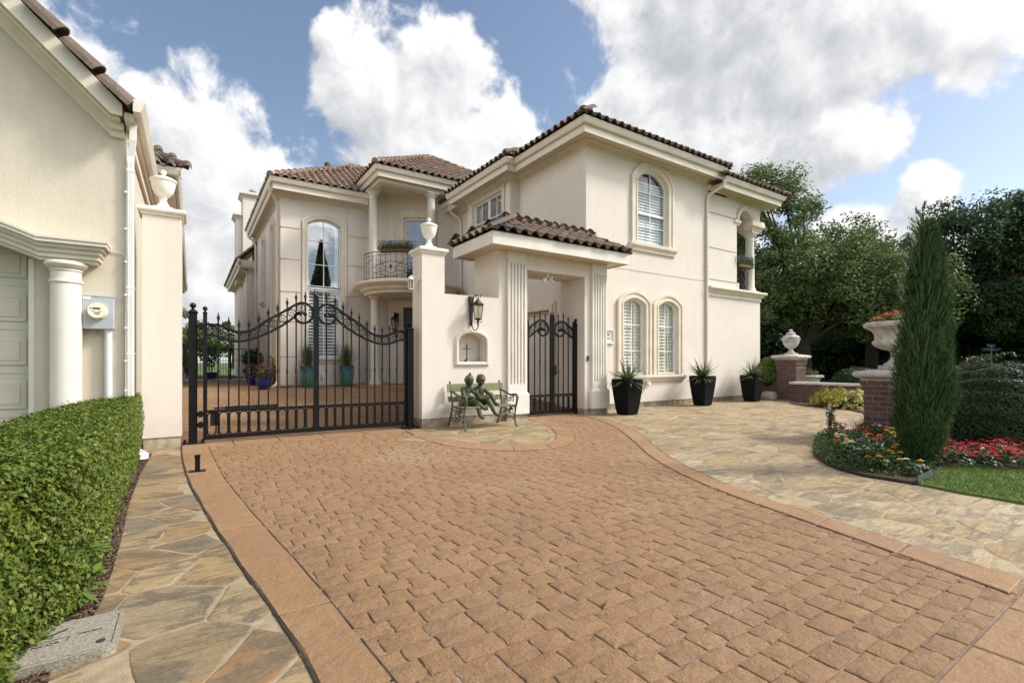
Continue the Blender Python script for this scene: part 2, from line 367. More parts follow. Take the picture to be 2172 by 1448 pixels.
    def flatpath(s, path, w, h, axis):
        """rectangular section along a path lying in a plane with normal `axis`; w in plane, h along axis"""
        P = [Vector(p) for p in path]; A = Vector(axis).normalized(); k = len(P); vs = []
        for i in range(k):
            t = (P[min(i + 1, k - 1)] - P[max(i - 1, 0)]).normalized(); u = A.cross(t) * (w / 2); a = A * (h / 2)
            vs += [tuple(P[i] + x) for x in (-u - a, u - a, u + a, -u + a)]
        fs = [(0, 1, 2, 3), tuple(range(4 * k - 1, 4 * k - 5, -1))]
        for i in range(k - 1):
            for q in range(4): fs.append((4 * i + q, 4 * i + 4 + q, 4 * i + 4 + (q + 1) % 4, 4 * i + (q + 1) % 4))
        return s.add(vs, fs)
    def lathe(s, prof, cx, cy, n=24, sq=False):
        vs = []; k = len(prof)
        for r, z in prof:
            for q in range(n):
                a = 2 * PI * q / n
                vs.append((cx + r * cos(a), cy + r * sin(a), z))
        fs = []
        for i in range(k - 1):
            fs += [(i * n + q, i * n + (q + 1) % n, (i + 1) * n + (q + 1) % n, (i + 1) * n + q) for q in range(n)]
        fs += [tuple(range(n))[::-1], tuple(range((k - 1) * n, k * n))]
        return s.add(vs, fs)
    def sweep(s, path, prof, z, closed=False, side=1):
        """moulding: horizontal path [(x,y)], closed profile [(out, up)], mitred; out = left of travel * side"""
        k = len(path); P = [Vector((p[0], p[1])) for p in path]; vs = []; n = len(prof)
        def nrm(a, b):
            d = (b - a).normalized(); return Vector((-d.y, d.x)) * side
        for i in range(k):
            if closed: n1, n2 = nrm(P[i - 1], P[i]), nrm(P[i], P[(i + 1) % k])
            else:
                n1 = nrm(P[i - 1], P[i]) if i else nrm(P[0], P[1]); n2 = nrm(P[i], P[i + 1]) if i < k - 1 else n1
            m = (n1 + n2); m = m / max(.15, m.dot(n1))
            vs += [(P[i].x + m.x * o, P[i].y + m.y * o, z + h) for o, h in prof]
        fs = []
        for i in range(k if closed else k - 1):
            a, b = i * n, ((i + 1) % k) * n
            fs += [(a + q, b + q, b + (q + 1) % n, a + (q + 1) % n) for q in range(n)]
        if not closed: fs += [tuple(range(n)), tuple(range((k - 1) * n, k * n))[::-1]]
        return s.add(vs, fs)
    def panel(s, outer, holes, plane, at, depth, inward):
        """wall face with holes and their reveals; inward = signed direction of the depth"""
        def m(p, t):
            return {'XZ': (p[0], t, p[1]), 'YZ': (t, p[0], p[1]), 'XY': (p[0], p[1], t)}[plane]
        loops = [outer] + holes
        flat = [p for l in loops for p in l]
        tri = tessellate_polygon([[Vector((p[0], p[1], 0)) for p in l] for l in loops])
        s.add([m(p, at) for p in flat], [tuple(t) for t in tri])
        for h in holes:
            n = len(h)
            s.add([m(p, at) for p in h] + [m(p, at + inward * depth) for p in h], [(i, (i + 1) % n, n + (i + 1) % n, n + i) for i in range(n)])
        return s
    def build(s, name, m, parent=None, smooth=False, local=False, kind=None, fix=True):
        me = bpy.data.meshes.new(name); me.from_pydata(s.v, [], s.f)
        me.materials.append(M[m] if isinstance(m, str) else m)
        if fix:
            import bmesh
            bm = bmesh.new(); bm.from_mesh(me); bmesh.ops.recalc_face_normals(bm, faces=bm.faces); bm.to_mesh(me); bm.free()
        if smooth is not False:
            me.polygons.foreach_set('use_smooth', [True] * len(me.polygons))
            if smooth is not True: me.set_sharp_from_angle(angle=rad(smooth))
        me.update()
        return link(name, me, parent, local, kind)

def link(name, me, parent=None, local=False, kind=None):
    o = bpy.data.objects.new(name, me); COL.objects.link(o)
    if parent is not None:
        o.parent = parent
        if not local:
            off = Vector((0, 0, 0)); p = parent
            while p is not None: off += p.location; p = p.parent
            o.location = -off
    if kind: o['kind'] = kind
    return o

def thing(name, label, cat, loc=(0, 0, 0), rz=0, group=None):
    o = bpy.data.objects.new(name, None); COL.objects.link(o)
    o.empty_display_size = .2; o.location = loc; o.rotation_euler = (0, 0, rz)
    return tag(o, label, cat, group)
def tag(o, label, cat, group=None):
    o['label'] = label; o['category'] = cat
    if group: o['group'] = group
    return o
def dup(root, loc, rz=0, label=None, group=None, scale=1):
    r = root.copy(); COL.objects.link(r); r.location = loc; r.rotation_euler = (0, 0, rz); r.scale = (scale,) * 3
    if label: r['label'] = label
    if group: r['group'] = group
    for ch in list(root.children):
        c = ch.copy(); COL.objects.link(c); c.parent = r
        for g in list(ch.children):
            d = g.copy(); COL.objects.link(d); d.parent = c
    return r

def arch_loop(x0, x1, z0, zs, zt, n=12):
    """window outline: straight jambs, segmental head from (x0,zs) over zt to (x1,zs)"""
    w = (x1 - x0) / 2; h = zt - zs; cx = (x0 + x1) / 2
    R = (w * w + h * h) / (2 * h); cz = zt - R; a = math.asin(min(1, w / R))
    if h > w: a = PI / 2
    top = [(cx + R * sin(a - 2 * a * i / n), cz + R * cos(a - 2 * a * i / n)) for i in range(n + 1)]
    return [(x0, z0), (x1, z0)] + top
def rect(x0, x1, z0, z1): return [(x0, z0), (x1, z0), (x1, z1), (x0, z1)]

# ------------------------------------------------------------------ leaves
def leaves(C, Nrm, L, W, jit=.6, fold=.25, rng=RNG):
    """folded leaf quads: centres C, preferred normals Nrm, length L, width W (arrays or floats)"""
    C = np.asarray(C, float); n = len(C)
    Nn = np.asarray(Nrm, float) + rng.normal(0, jit, (n, 3)); Nn /= np.linalg.norm(Nn, axis=1, keepdims=True) + 1e-9
    T = rng.normal(0, 1, (n, 3)); T -= Nn * (T * Nn).sum(1, keepdims=True); T /= np.linalg.norm(T, axis=1, keepdims=True) + 1e-9
    B = np.cross(Nn, T)
    L = np.broadcast_to(np.asarray(L, float), (n,))[:, None] * rng.uniform(.7, 1.25, (n, 1)); W = np.broadcast_to(np.asarray(W, float), (n,))[:, None] * rng.uniform(.75, 1.2, (n, 1))
    a = C - T * L / 2; b = C + T * L / 2
    up = Nn * W * fold
    l = C + B * W / 2 + up - T * L * .05; r = C - B * W / 2 + up - T * L * .05
    V = np.stack([a, r, b, l], 1).reshape(-1, 3)
    F = np.arange(4 * n).reshape(n, 4)
    return V, F
def leafobj(name, V, F, m, parent=None, local=False, kind=None):
    me = arr_mesh(name, V, F); me.materials.append(M[m])
    return link(name, me, parent, local, kind)
def blades(base, tip, w, segs=3, droop=None, rng=RNG):
    """arching tapered strips from base to tip; returns V, F (quads)"""
    base = np.asarray(base, float); tip = np.asarray(tip, float); n = len(base)
    d = tip - base; side = np.cross(d, [0, 0, 1.0]); ln = np.linalg.norm(side, axis=1, keepdims=True)
    rnd = rng.normal(0, 1, (n, 3)); rnd[:, 2] = 0
    side = np.where(ln < 1e-3, rnd, side); side /= np.linalg.norm(side, axis=1, keepdims=True) + 1e-9
    w = np.broadcast_to(np.asarray(w, float), (n,))[:, None]
    V = []
    for k in range(segs + 1):
        t = k / segs
        p = base + d * t
        if droop is not None: p = p - np.array([0, 0, 1.0]) * (np.asarray(droop)[:, None] if np.ndim(droop) else droop) * (t * t - t * .35)
        ww = w * (1 - t) ** .7 * .5 + .0004
        V += [p - side * ww, p + side * ww]
    V = np.stack(V, 1); m = 2 * (segs + 1)
    F = []
    o = np.arange(n)[:, None] * m
    for k in range(segs): F.append(o + np.array([[2 * k, 2 * k + 1, 2 * k + 3, 2 * k + 2]]))
    F = np.stack(F, 1).reshape(-1, 4)
    return V.reshape(-1, 3), F
def cat(parts):
    V = []; F = []; o = 0
    for v, f in parts: V.append(v); F.append(f + o); o += len(v)
    return np.concatenate(V), np.concatenate(F)
def in_poly(x, y, poly):
    c = False; n = len(poly); j = n - 1
    for i in range(n):
        xi, yi = poly[i]; xj, yj = poly[j]
        if (yi > y) != (yj > y) and x < (xj - xi) * (y - yi) / (yj - yi) + xi: c = not c
        j = i
    return c
def smooth_line(pts, it=2):
    for _ in range(it):
        q = [pts[0]]
        for a, b in zip(pts, pts[1:]):
            q += [(a[0] * .75 + b[0] * .25, a[1] * .75 + b[1] * .25), (a[0] * .25 + b[0] * .75, a[1] * .25 + b[1] * .75)]
        pts = q + [pts[-1]]
    return pts
# ------------------------------------------------------------------ camera, sky, sun
cam = bpy.data.cameras.new('camera'); camo = bpy.data.objects.new('camera', cam); COL.objects.link(camo); sc.camera = camo
cam.sensor_width = 36; cam.lens = 17.0; cam.shift_y = .0198; cam.clip_end = 3000; cam.clip_start = .05
camo.location = (0, 0, 1.3); camo.rotation_euler = (PI / 2, 0, -rad(33.5))
SUN_AZ, SUN_EL = 120.0, 43.0

sd0 = (sin(rad(SUN_AZ)) * cos(rad(SUN_EL)), cos(rad(SUN_AZ)) * cos(rad(SUN_EL)), sin(rad(SUN_EL)))
def build_world():
    w = bpy.data.worlds.new('World'); sc.world = w; w.use_nodes = True
    nt = w.node_tree; bg = nt.nodes['Background']
    sky = nt.nodes.new('ShaderNodeTexSky'); sky.sky_type = 'NISHITA'; sky.sun_disc = False
    sky.sun_elevation = rad(SUN_EL); sky.sun_rotation = rad(SUN_AZ); sky.air_density = 1.0; sky.dust_density = 1.0; sky.ozone_density = 1.6
    nt.links.new(mixc(nt, 1.0, sky.outputs[0], (1.12, 1.03, .94), 'MULTIPLY'), bg.inputs[0]); bg.inputs[1].default_value = .088
    tc = nt.nodes.new('ShaderNodeTexCoord')
    sep = N(nt, 'ShaderNodeSeparateXYZ'); nt.links.new(tc.outputs['Generated'], sep.inputs[0])
    az = math_(nt, 'MULTIPLY', math_(nt, 'ARCTAN2', sep.outputs[0], sep.outputs[1]), 57.2958)
    el = math_(nt, 'MULTIPLY', math_(nt, 'ARCSINE', sep.outputs[2]), 57.2958)
    cmb = N(nt, 'ShaderNodeCombineXYZ'); nt.links.new(az, cmb.inputs[0]); nt.links.new(el, cmb.inputs[1])
    P = cmb.outputs[0]
    # cumulus banks of this afternoon: azimuth and elevation of the centre, half-widths (degrees)
    B = 33.5
    banks = [(B - 46, 18.2, 11.5, 12.8), (B - 33, 16.5, 8.5, 11), (B - 26, 12, 8, 8.6), (B - 60, 18, 14, 18), (B - 85, 20, 14, 18),
             (B - 16.5, 28.5, 6.8, 7.0), (B - 9, 29.0, 7.0, 7.6), (B - 3, 23, 7.6, 6.2), (B - 10, 20, 13, 9), (B - 20, 32, 2.8, 2.8),
             (B + 25, 36, 17, 12), (B + 14, 26, 6.5, 6.5), (B + 41, 29, 15, 7.5), (B + 22, 19, 13, 8), (B + 31, 21, 10, 5), (B + 18, 25, 9, 7.5), (B + 28, 27, 10, 8), (B + 70, 30, 20, 22), (B + 100, 45, 40, 25),
             (B + 40.5, 14.6, 2.6, 3.2), (B + 35, 12.2, 5.5, 3.6), (B + 150, 30, 40, 20), (B - 130, 30, 30, 22), (B + 0, 4, 200, 7.5), (B - 20, 62, 40, 12)]
    def density(vec):
        s2 = N(nt, 'ShaderNodeSeparateXYZ'); nt.links.new(vec, s2.inputs[0]); a, e = s2.outputs[0], s2.outputs[1]
        d = None
        for ca, ce, ra, re in banks:
            x = math_(nt, 'DIVIDE', math_(nt, 'SUBTRACT', a, ca), ra); y = math_(nt, 'DIVIDE', math_(nt, 'SUBTRACT', e, ce), re)
            q = math_(nt, 'SUBTRACT', 1, math_(nt, 'SQRT', math_(nt, 'ADD', math_(nt, 'MULTIPLY', x, x), math_(nt, 'MULTIPLY', y, y))))
            if d is None: d = q
            else:
                m = nt.nodes.new('ShaderNodeMath'); m.operation = 'SMOOTH_MAX'; nt.links.new(d, m.inputs[0]); nt.links.new(q, m.inputs[1]); m.inputs[2].default_value = .12; d = m.outputs[0]
        n1 = N(nt, 'ShaderNodeTexNoise', Scale=.17, Detail=9, Roughness=.60, Distortion=.25); nt.links.new(vec, n1.inputs['Vector'])
        n2 = N(nt, 'ShaderNodeTexNoise', Scale=.055, Detail=3, Roughness=.5); nt.links.new(vec, n2.inputs['Vector'])
        f = math_(nt, 'ADD', math_(nt, 'MULTIPLY', math_(nt, 'SUBTRACT', n1.outputs[0], .5), 1.5), math_(nt, 'MULTIPLY', math_(nt, 'SUBTRACT', n2.outputs[0], .5), .5))
        return math_(nt, 'ADD', math_(nt, 'MINIMUM', d, .55), f), n2.outputs[0]
    d0, low = density(P)
    off = N(nt, 'ShaderNodeVectorMath', operation='ADD'); nt.links.new(P, off.inputs[0]); off.inputs[1].default_value = (1.3, 1.6, 0)
    d1, _ = density(off.outputs[0])
    alpha = nt.nodes.new('ShaderNodeMapRange'); alpha.interpolation_type = 'SMOOTHSTEP'
    nt.links.new(d0, alpha.inputs[0]); alpha.inputs[1].default_value = -.03; alpha.inputs[2].default_value = .24
    # self-shading: thinner towards the sun is brighter, thick bellies go grey
    lit = math_(nt, 'ADD', math_(nt, 'MULTIPLY', math_(nt, 'SUBTRACT', d0, d1), .9), .56)
    lit = math_(nt, 'SUBTRACT', lit, math_(nt, 'MULTIPLY', math_(nt, 'SUBTRACT', d0, .30), .30))
    soft = N(nt, 'ShaderNodeTexNoise', Scale=.075, Detail=5, Roughness=.55); nt.links.new(P, soft.inputs['Vector'])
    lit = math_(nt, 'ADD', lit, math_(nt, 'MULTIPLY', math_(nt, 'SUBTRACT', soft.outputs[0], .5), .9))
    # the bank to the right of the roof is the thick grey one
    gx = math_(nt, 'DIVIDE', math_(nt, 'SUBTRACT', az, B + 22), 20.0); gy = math_(nt, 'DIVIDE', math_(nt, 'SUBTRACT', el, 28.0), 14.0)
    gb = math_(nt, 'SUBTRACT', 1, math_(nt, 'ADD', math_(nt, 'MULTIPLY', gx, gx), math_(nt, 'MULTIPLY', gy, gy)), True)
    lit = math_(nt, 'SUBTRACT', lit, math_(nt, 'MULTIPLY', gb, .13))
    cc = ramp(nt, lit, [(.08, (.58, .60, .635)), (.36, (.76, .775, .80)), (.56, (.95, .955, .97)), (.76, (1.10, 1.10, 1.10))])
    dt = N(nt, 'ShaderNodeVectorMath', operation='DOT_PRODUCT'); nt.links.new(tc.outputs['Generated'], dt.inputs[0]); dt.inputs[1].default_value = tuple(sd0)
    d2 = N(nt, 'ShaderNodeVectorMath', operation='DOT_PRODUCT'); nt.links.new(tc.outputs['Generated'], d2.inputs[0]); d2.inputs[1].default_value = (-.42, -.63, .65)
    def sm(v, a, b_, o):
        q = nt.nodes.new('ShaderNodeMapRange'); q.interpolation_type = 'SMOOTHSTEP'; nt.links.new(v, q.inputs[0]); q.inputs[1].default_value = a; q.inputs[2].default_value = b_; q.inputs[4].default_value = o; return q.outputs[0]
    st = math_(nt, 'ADD', math_(nt, 'ADD', sm(dt.outputs['Value'], .76, .98, 2.2), sm(d2.outputs['Value'], .1, .8, .75)), .475)  # out-of-view clouds, around the sun and behind the camera, brightened as added fill light
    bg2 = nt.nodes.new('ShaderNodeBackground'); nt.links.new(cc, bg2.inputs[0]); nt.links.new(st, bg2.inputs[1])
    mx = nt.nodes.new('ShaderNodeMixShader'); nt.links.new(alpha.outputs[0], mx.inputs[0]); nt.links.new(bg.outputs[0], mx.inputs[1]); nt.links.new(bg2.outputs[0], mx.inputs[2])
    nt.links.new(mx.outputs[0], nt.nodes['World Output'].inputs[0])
    w.cycles.sampling_method = 'MANUAL'; w.cycles.sample_map_resolution = 512
build_world()
sun = bpy.data.lights.new('sun', 'SUN'); sun.energy = 1.9; sun.angle = rad(9.0); sun.color = (1, .94, .86)
suno = bpy.data.objects.new('sun', sun); COL.objects.link(suno)
sd = Vector((sin(rad(SUN_AZ)) * cos(rad(SUN_EL)), cos(rad(SUN_AZ)) * cos(rad(SUN_EL)), sin(rad(SUN_EL))))
suno.rotation_euler = sd.to_track_quat('Z', 'Y').to_euler()
suno.location = (30, -20, 40)
sc.view_settings.view_transform = 'Standard'; sc.view_settings.look = 'None'; sc.view_settings.exposure = 1.02; sc.view_settings.gamma = 1
sc.cycles.max_bounces = 6; sc.cycles.transparent_max_bounces = 12; sc.cycles.use_denoising = True

# ------------------------------------------------------------------ ground, driveway, stone
def zg(x, y):
    """the motor court behind the gate sits higher than the drive"""
    if y < 9.7: return 0.0
    t = min(1, (y - 9.7) / 5.5); return .38 * t + max(0, y - 15.2) * .010
def ground_z(x, y):
    return zg(x, y) if -.8 < x < 8.8 else 0
def build_ground():
    mb = MB(); s = 900
    mb.add([(-s, -s, -.14), (s, -s, -.14), (s, s, -.14), (-s, s, -.14)], [(0, 1, 2, 3)])
    mb.build('ground', 'ground', kind='structure')
    # raised lawn of the golf course behind the court fence
    g = MB(); g.add([(-60, 27.1, .44), (30, 27.1, .44), (80, 200, .44), (-120, 200, .44)], [(0, 1, 2, 3)])
    g.build('far_lawn', 'ground', kind='structure')
    t = MB(); t.add([(-.8, 24.95, .478), (2.62, 24.95, .478), (2.62, 27.2, .49), (-.8, 27.2, .49)], [(0, 1, 2, 3)])
    t.build('patio', 'concrete', kind='structure')
build_ground()

LB_OUT = [(-.14, 9.2), (-.11, 7.76), (-.03, 6.29), (.06, 5.37), (.14, 4.55), (.22, 3.89), (.28, 3.36), (.34, 2.93), (.39, 2.55), (.43, 2.08), (.46, 1.2), (.48, .3)]
LB_IN = [(.20, 9.2), (.24, 7.76), (.30, 6.29), (.38, 5.37), (.45, 4.55), (.52, 3.89), (.575, 3.36), (.615, 2.93), (.645, 2.55), (.685, 2.0), (.73, 1.2), (.75, .3)]
RB_IN = [(7.95, 9.3), (7.85, 8.7), (7.51, 7.72), (6.87, 6.64), (6.14, 5.63), (5.4, 4.7), (4.94, 4.0), (4.58, 3.28), (4.39, 2.76), (4.23, 2.13), (4.07, 1.57), (3.95, 1.14), (3.83, .72)]
RB_OUT = [(8.2, 9.3), (8.13, 8.7), (7.86, 7.8), (7.25, 6.75), (6.55, 5.7), (5.82, 4.85), (5.30, 4.1), (4.86, 3.28), (4.63, 2.76), (4.47, 2.13), (4.33, 1.57), (4.22, 1.1), (4.14, .72)]
PA_OUT = [(3.72, 8.75), (3.58, 7.9), (3.64, 7.31), (3.8, 6.71), (4.2, 6.28), (4.6, 6.12), (4.95, 6.22), (5.51, 6.85), (6.02, 7.77), (6.23, 8.37), (6.37, 9.2)]
PA_BD = [(3.36, 8.75), (3.23, 7.6), (3.28, 6.9), (3.44, 6.39), (3.80, 5.95), (4.3, 5.70), (4.95, 5.80), (5.68, 6.5), (6.25, 7.4), (6.5, 8.2), (6.68, 9.2)]
def midline(a, b): return [((p[0] + q[0]) / 2, (p[1] + q[1]) / 2) for p, q in zip(a, b)]
def resample(pts, n):
    P = [Vector(p) for p in pts]; L = [0]
    for a, b in zip(P, P[1:]): L.append(L[-1] + (b - a).length)
    out = []
    for i in range(n + 1):
        d = L[-1] * i / n; k = 0
        while k < len(L) - 2 and L[k + 1] < d: k += 1
        t = (d - L[k]) / max(1e-9, L[k + 1] - L[k]); q = P[k].lerp(P[k + 1], t); out.append((q.x, q.y))
    return out
def slab(mb, poly, zt, zb=-.12, ch=.006, gap=.008):
    """one cast slab from a 4-sided (or longer) outline, edges eased"""
    c = Vector((sum(p[0] for p in poly) / len(poly), sum(p[1] for p in poly) / len(poly)))
    def ins(d): return [tuple(Vector(p) + (c - Vector(p)).normalized() * d) for p in poly]
    a, b = ins(gap), ins(gap + ch * 1.6); n = len(poly)
    vs = [(p[0], p[1], zb) for p in a] + [(p[0], p[1], zt - ch) for p in a] + [(p[0], p[1], zt) for p in b]
    fs = [(i, (i + 1) % n, n + (i + 1) % n, n + i) for i in range(n)] + [(n + i, n + (i + 1) % n, 2 * n + (i + 1) % n, 2 * n + i) for i in range(n)] + [tuple(range(2 * n, 3 * n))]
    mb.add(vs, fs)
def band(mb, out, inn, lng, zt=.004, sub=4):
    out, inn = smooth_line(out), smooth_line(inn)
    Lm = sum((Vector(a) - Vector(b)).length for a, b in zip(out, out[1:])); n = max(2, round(Lm / lng))
    A, Bn = resample(out, n * sub), resample(inn, n * sub)
    for i in range(n):
        slab(mb, A[i * sub:(i + 1) * sub + 1] + Bn[i * sub:(i + 1) * sub + 1][::-1], zt + random.uniform(-.001, .001))
def build_drive():
    base = MB()
    base.add([(-.2, -3, -.03), (9, -3, -.03), (9, 9.2, -.03), (-.7, 9.2, -.03), (-.7, 9.2, -.0115), (9, 9.2, -.0115), (9, 9.7, -.0115), (-.7, 9.7, -.0115), (9, 15.2, .3665), (-.7, 15.2, .3665), (9, 25.2, .4665), (-.7, 25.2, .4665)], [(0, 1, 2, 3), (4, 5, 6, 7), (7, 6, 8, 9), (9, 8, 10, 11)])
    fp = [(p[0] - .05, p[1]) for p in smooth_line(LB_IN, 2)[::-1]] + [(.15, 9.2), (3.4, 9.2)] + smooth_line(midline(PA_BD, PA_OUT), 2) + smooth_line(midline(RB_IN, RB_OUT), 2) + [(3.8, .2)]
    fp = [p for i, p in enumerate(fp) if p != fp[i - 1]]
    tri = tessellate_polygon([[Vector((p[0], p[1], 0)) for p in fp]]); base.add([(p[0], p[1], -.0115) for p in fp], [tuple(t) for t in tri])
    base.build('driveway_bed', 'grout', kind='structure')
    # bevelled, slightly irregular stamped cobbles
    def lim(o, i): return [(p[0] * .65 + q[0] * .35, p[1] * .65 + q[1] * .35) for p, q in zip(smooth_line(o), smooth_line(i))]
    front = lim(LB_OUT, LB_IN)[::-1] + [(.03, 8.98), (3.5, 8.95)] + lim(PA_OUT, PA_BD) + [(6.53, 9.3), (8.07, 9.3)] + lim(RB_OUT, RB_IN) + [(3.9, .60), (.6, .60)]
    court = [(-.62, 9.32), (8.72, 9.32), (8.72, 17.2), (6.4, 18.6), (2.5, 18.6), (2.5, 25.1), (-.62, 25.1)]
    V = []; F = []; cnt = 0
    K = 20
    def cob(cx, cy, lx, ly, z, hi):
        nonlocal cnt
        rc = RNG.uniform(.005, .017); hx, hy = lx / 2, ly / 2
        base = []
        for sx, sy, h0 in ((1, 1, 0), (-1, 1, 1), (-1, -1, 2), (1, -1, 3)):
            r1 = rc * RNG.uniform(.5, 1.6)
            c0, c1 = (sx * hx, sy * (hy - r1)), (sx * (hx - r1), sy * hy)
            if h0 % 2: c0, c1 = c1, c0
            m = (sx * (hx - r1 * .3), sy * (hy - r1 * .3))
            base += [c0, m, c1]
            nx, ny = ((-sx, sy) if h0 % 2 == 0 else (sx, -sy))
            e0 = c1; e1 = (nx * (hx - (rc if h0 % 2 == 0 else 0)), ny * (hy - (0 if h0 % 2 == 0 else rc)))
            base += [(e0[0] + (e1[0] - e0[0]) * t, e0[1] + (e1[1] - e0[1]) * t) for t in (.36, .70)]
        bulge = RNG.normal(0, 1, (K, 2)) * np.array([.0011, .0011, .0011, .0042, .0042] * 4)[:, None]
        B0 = np.array(base) + bulge
        tilt = RNG.normal(0, .0075, 2); dz = RNG.normal(0, .0012)
        n0 = len(V); nr = np.linalg.norm(B0, axis=1, keepdims=True)
        for ins, h in ((0, -.03), (.0006, -.0052), (.0032, -.0010), (.0085, .0006)):
            Q = B0 * (1 - (ins * RNG.uniform(.6, 1.5, (K, 1))) / nr)
            for x, y in Q: V.append((cx + x, cy + y, z + dz + h + tilt[0] * x + tilt[1] * y + (RNG.normal(0, .0009) if h > -.02 else 0)))
        V.append((cx, cy, z + dz + .0009))
        for r in range(3):
            for i in range(K): F.append((n0 + r * K + i, n0 + r * K + (i + 1) % K, n0 + (r + 1) * K + (i + 1) % K, n0 + (r + 1) * K + i))
        for i in range(K): F.append((n0 + 3 * K + i, n0 + 3 * K + (i + 1) % K, n0 + 4 * K))
    def field(poly, y0, y1, x0, x1, row, length):
        y = y0; k = 0
        while y < y1:
            h = row * RNG.uniform(.9, 1.12); cy = y + h / 2
            x = x0 - RNG.uniform(0, length)
            while x < x1:
                l = length * RNG.uniform(.78, 1.32); cx = x + l / 2
                if in_poly(cx, cy, poly): cob(cx, cy + RNG.normal(0, .003), l - RNG.uniform(.001, .006), h - RNG.uniform(.001, .006), zg(cx, cy) - .005, True)
                x += l
            y += h; k += 1
    field(front, .70, 9.35, -.2, 8.4, .131, .186)
    field(court, 9.36, 15.4, -.7, 8.8, .145, .21)
    field(court, 15.4, 25.0, -.7, 8.8, .20, .30)
    me = bpy.data.meshes.new('driveway'); me.from_pydata(V, [], F); me.materials.append(M['cobble'])
    me.polygons.foreach_set('use_smooth', [True] * len(me.polygons)); me.update()
    link('driveway', me, kind='structure')
    b = MB()
    band(b, LB_OUT, LB_IN, .78); band(b, PA_BD, PA_OUT, .62); band(b, RB_IN, RB_OUT, .62)
    xs = [-.12, .55, 1.22, 1.92, 2.62, 3.34]
    for i in range(5): slab(b, [(xs[i], 8.74 - .02 * i), (xs[i + 1], 8.74 - .02 * (i + 1)), (xs[i + 1], 9.34), (xs[i], 9.34)], .0045)
    x = .5
    while x < 4.2:                                       # cross band that closes the cobbles at the street end
        slab(b, [(x, .18), (x + .62, .18), (x + .62, .69), (x, .69)], .004); x += .62
    for i in range(7):
        for j in range(3): slab(b, [(.5 + i * .85, -2.4 + j * .85), (1.35 + i * .85, -2.4 + j * .85), (1.35 + i * .85, -1.55 + j * .85), (.5 + i * .85, -1.55 + j * .85)], .002)
    for p in ([(4.24, .72), (4.9, .55), (4.9, .15), (4.24, .18)],): slab(b, p, .003)
    b.build('driveway_border', 'border', kind='structure')
    j = MB()
    def jstrip(line, w, z=-.001):
        L = smooth_line(line); a = []; c = []
        for i, p in enumerate(L):
            t = (Vector(L[min(i + 1, len(L) - 1)]) - Vector(L[max(0, i - 1)])).normalized(); q = Vector((-t.y, t.x)) * (w * random.uniform(.6, 1.2) / 2)
            a.append((p[0] + q.x, p[1] + q.y, z)); c.append((p[0] - q.x, p[1] - q.y, z))
        n = len(L); j.add(a + c, [(i, i + 1, n + i + 1, n + i) for i in range(n - 1)])
    jstrip(LB_OUT, .014); jstrip(RB_OUT, .018); jstrip(PA_OUT, .016); jstrip(LB_IN, .014, -.002); jstrip(RB_IN, .014, -.002); jstrip(PA_BD, .012, -.002)
    j.build('expansion_joint', 'joint', kind='structure')
build_drive()

def voronoi_stones(region, x0, x1, y0, y1, dx, dy, zt, drop=.14, rot=0.0, gap=.012):
    S = []
    y = y0; r = 0
    while y < y1:
        x = x0 + (r % 2) * dx / 2
        while x < x1:
            if RNG.random() > drop: S.append((x + RNG.normal(0, dx * .27), y + RNG.normal(0, dy * .27)))
            x += dx
        y += dy; r += 1
    A = np.array(S)
    V = []; F = []
    for i, (sx, sy) in enumerate(S):
        if not in_poly(sx, sy, region): continue
        poly = [Vector((sx + a, sy + b)) for a, b in ((-1.1, -1.1), (1.1, -1.1), (1.1, 1.1), (-1.1, 1.1))]
        D = ((A - A[i]) ** 2).sum(1); nb = np.argsort(D)[1:22]
        for j in nb:
            mx, my = (sx + A[j][0]) / 2, (sy + A[j][1]) / 2; nx, ny = A[j][0] - sx, A[j][1] - sy
            out = []
            for k in range(len(poly)):
                p, q = poly[k], poly[(k + 1) % len(poly)]
                dp = (p.x - mx) * nx + (p.y - my) * ny; dq = (q.x - mx) * nx + (q.y - my) * ny
                if dp <= 0: out.append(p)
                if (dp < 0) != (dq < 0) and abs(dp - dq) > 1e-12: out.append(p.lerp(q, dp / (dp - dq)))
            poly = out
            if len(poly) < 3: break
        if len(poly) < 3: continue
        c = sum(poly, Vector((0, 0))) / len(poly)
        # wobble the outline, round the corners
        P = []
        for k in range(len(poly)):
            p, q = poly[k], poly[(k + 1) % len(poly)]
            m = max(1, int((q - p).length / .11))
            for t in range(m):
                w = p.lerp(q, t / m)
                P.append(w + Vector((RNG.normal(0, .007), RNG.normal(0, .007))))
        Q = []
        for k in range(len(P)):
            p, q = P[k], P[(k + 1) % len(P)]
            Q += [p.lerp(q, .12), p.lerp(q, .88)]
        n = len(Q); o = len(V); g = gap * RNG.uniform(.7, 1.9)
        rad_ = np.mean([(q - c).length for q in Q]) + 1e-6
        tz = RNG.normal(0, .0015); tx, ty = RNG.normal(0, .003, 2)
        for f_, h in ((g, -.03), (g * 1.1, -.004), (g + .012, 0)):
            for q in Q:
                w = q + (c - q) * min(.9, f_ / max(.05, (q - c).length))
                V.append((w.x, w.y, zt + tz + h + tx * (w.x - c.x) + ty * (w.y - c.y)))
        for r_ in range(2):
            for k in range(n): F.append((o + r_ * n + k, o + r_ * n + (k + 1) % n, o + (r_ + 1) * n + (k + 1) % n, o + (r_ + 1) * n + k))
        F.append(tuple(o + 2 * n + k for k in range(n)))
    return V, F
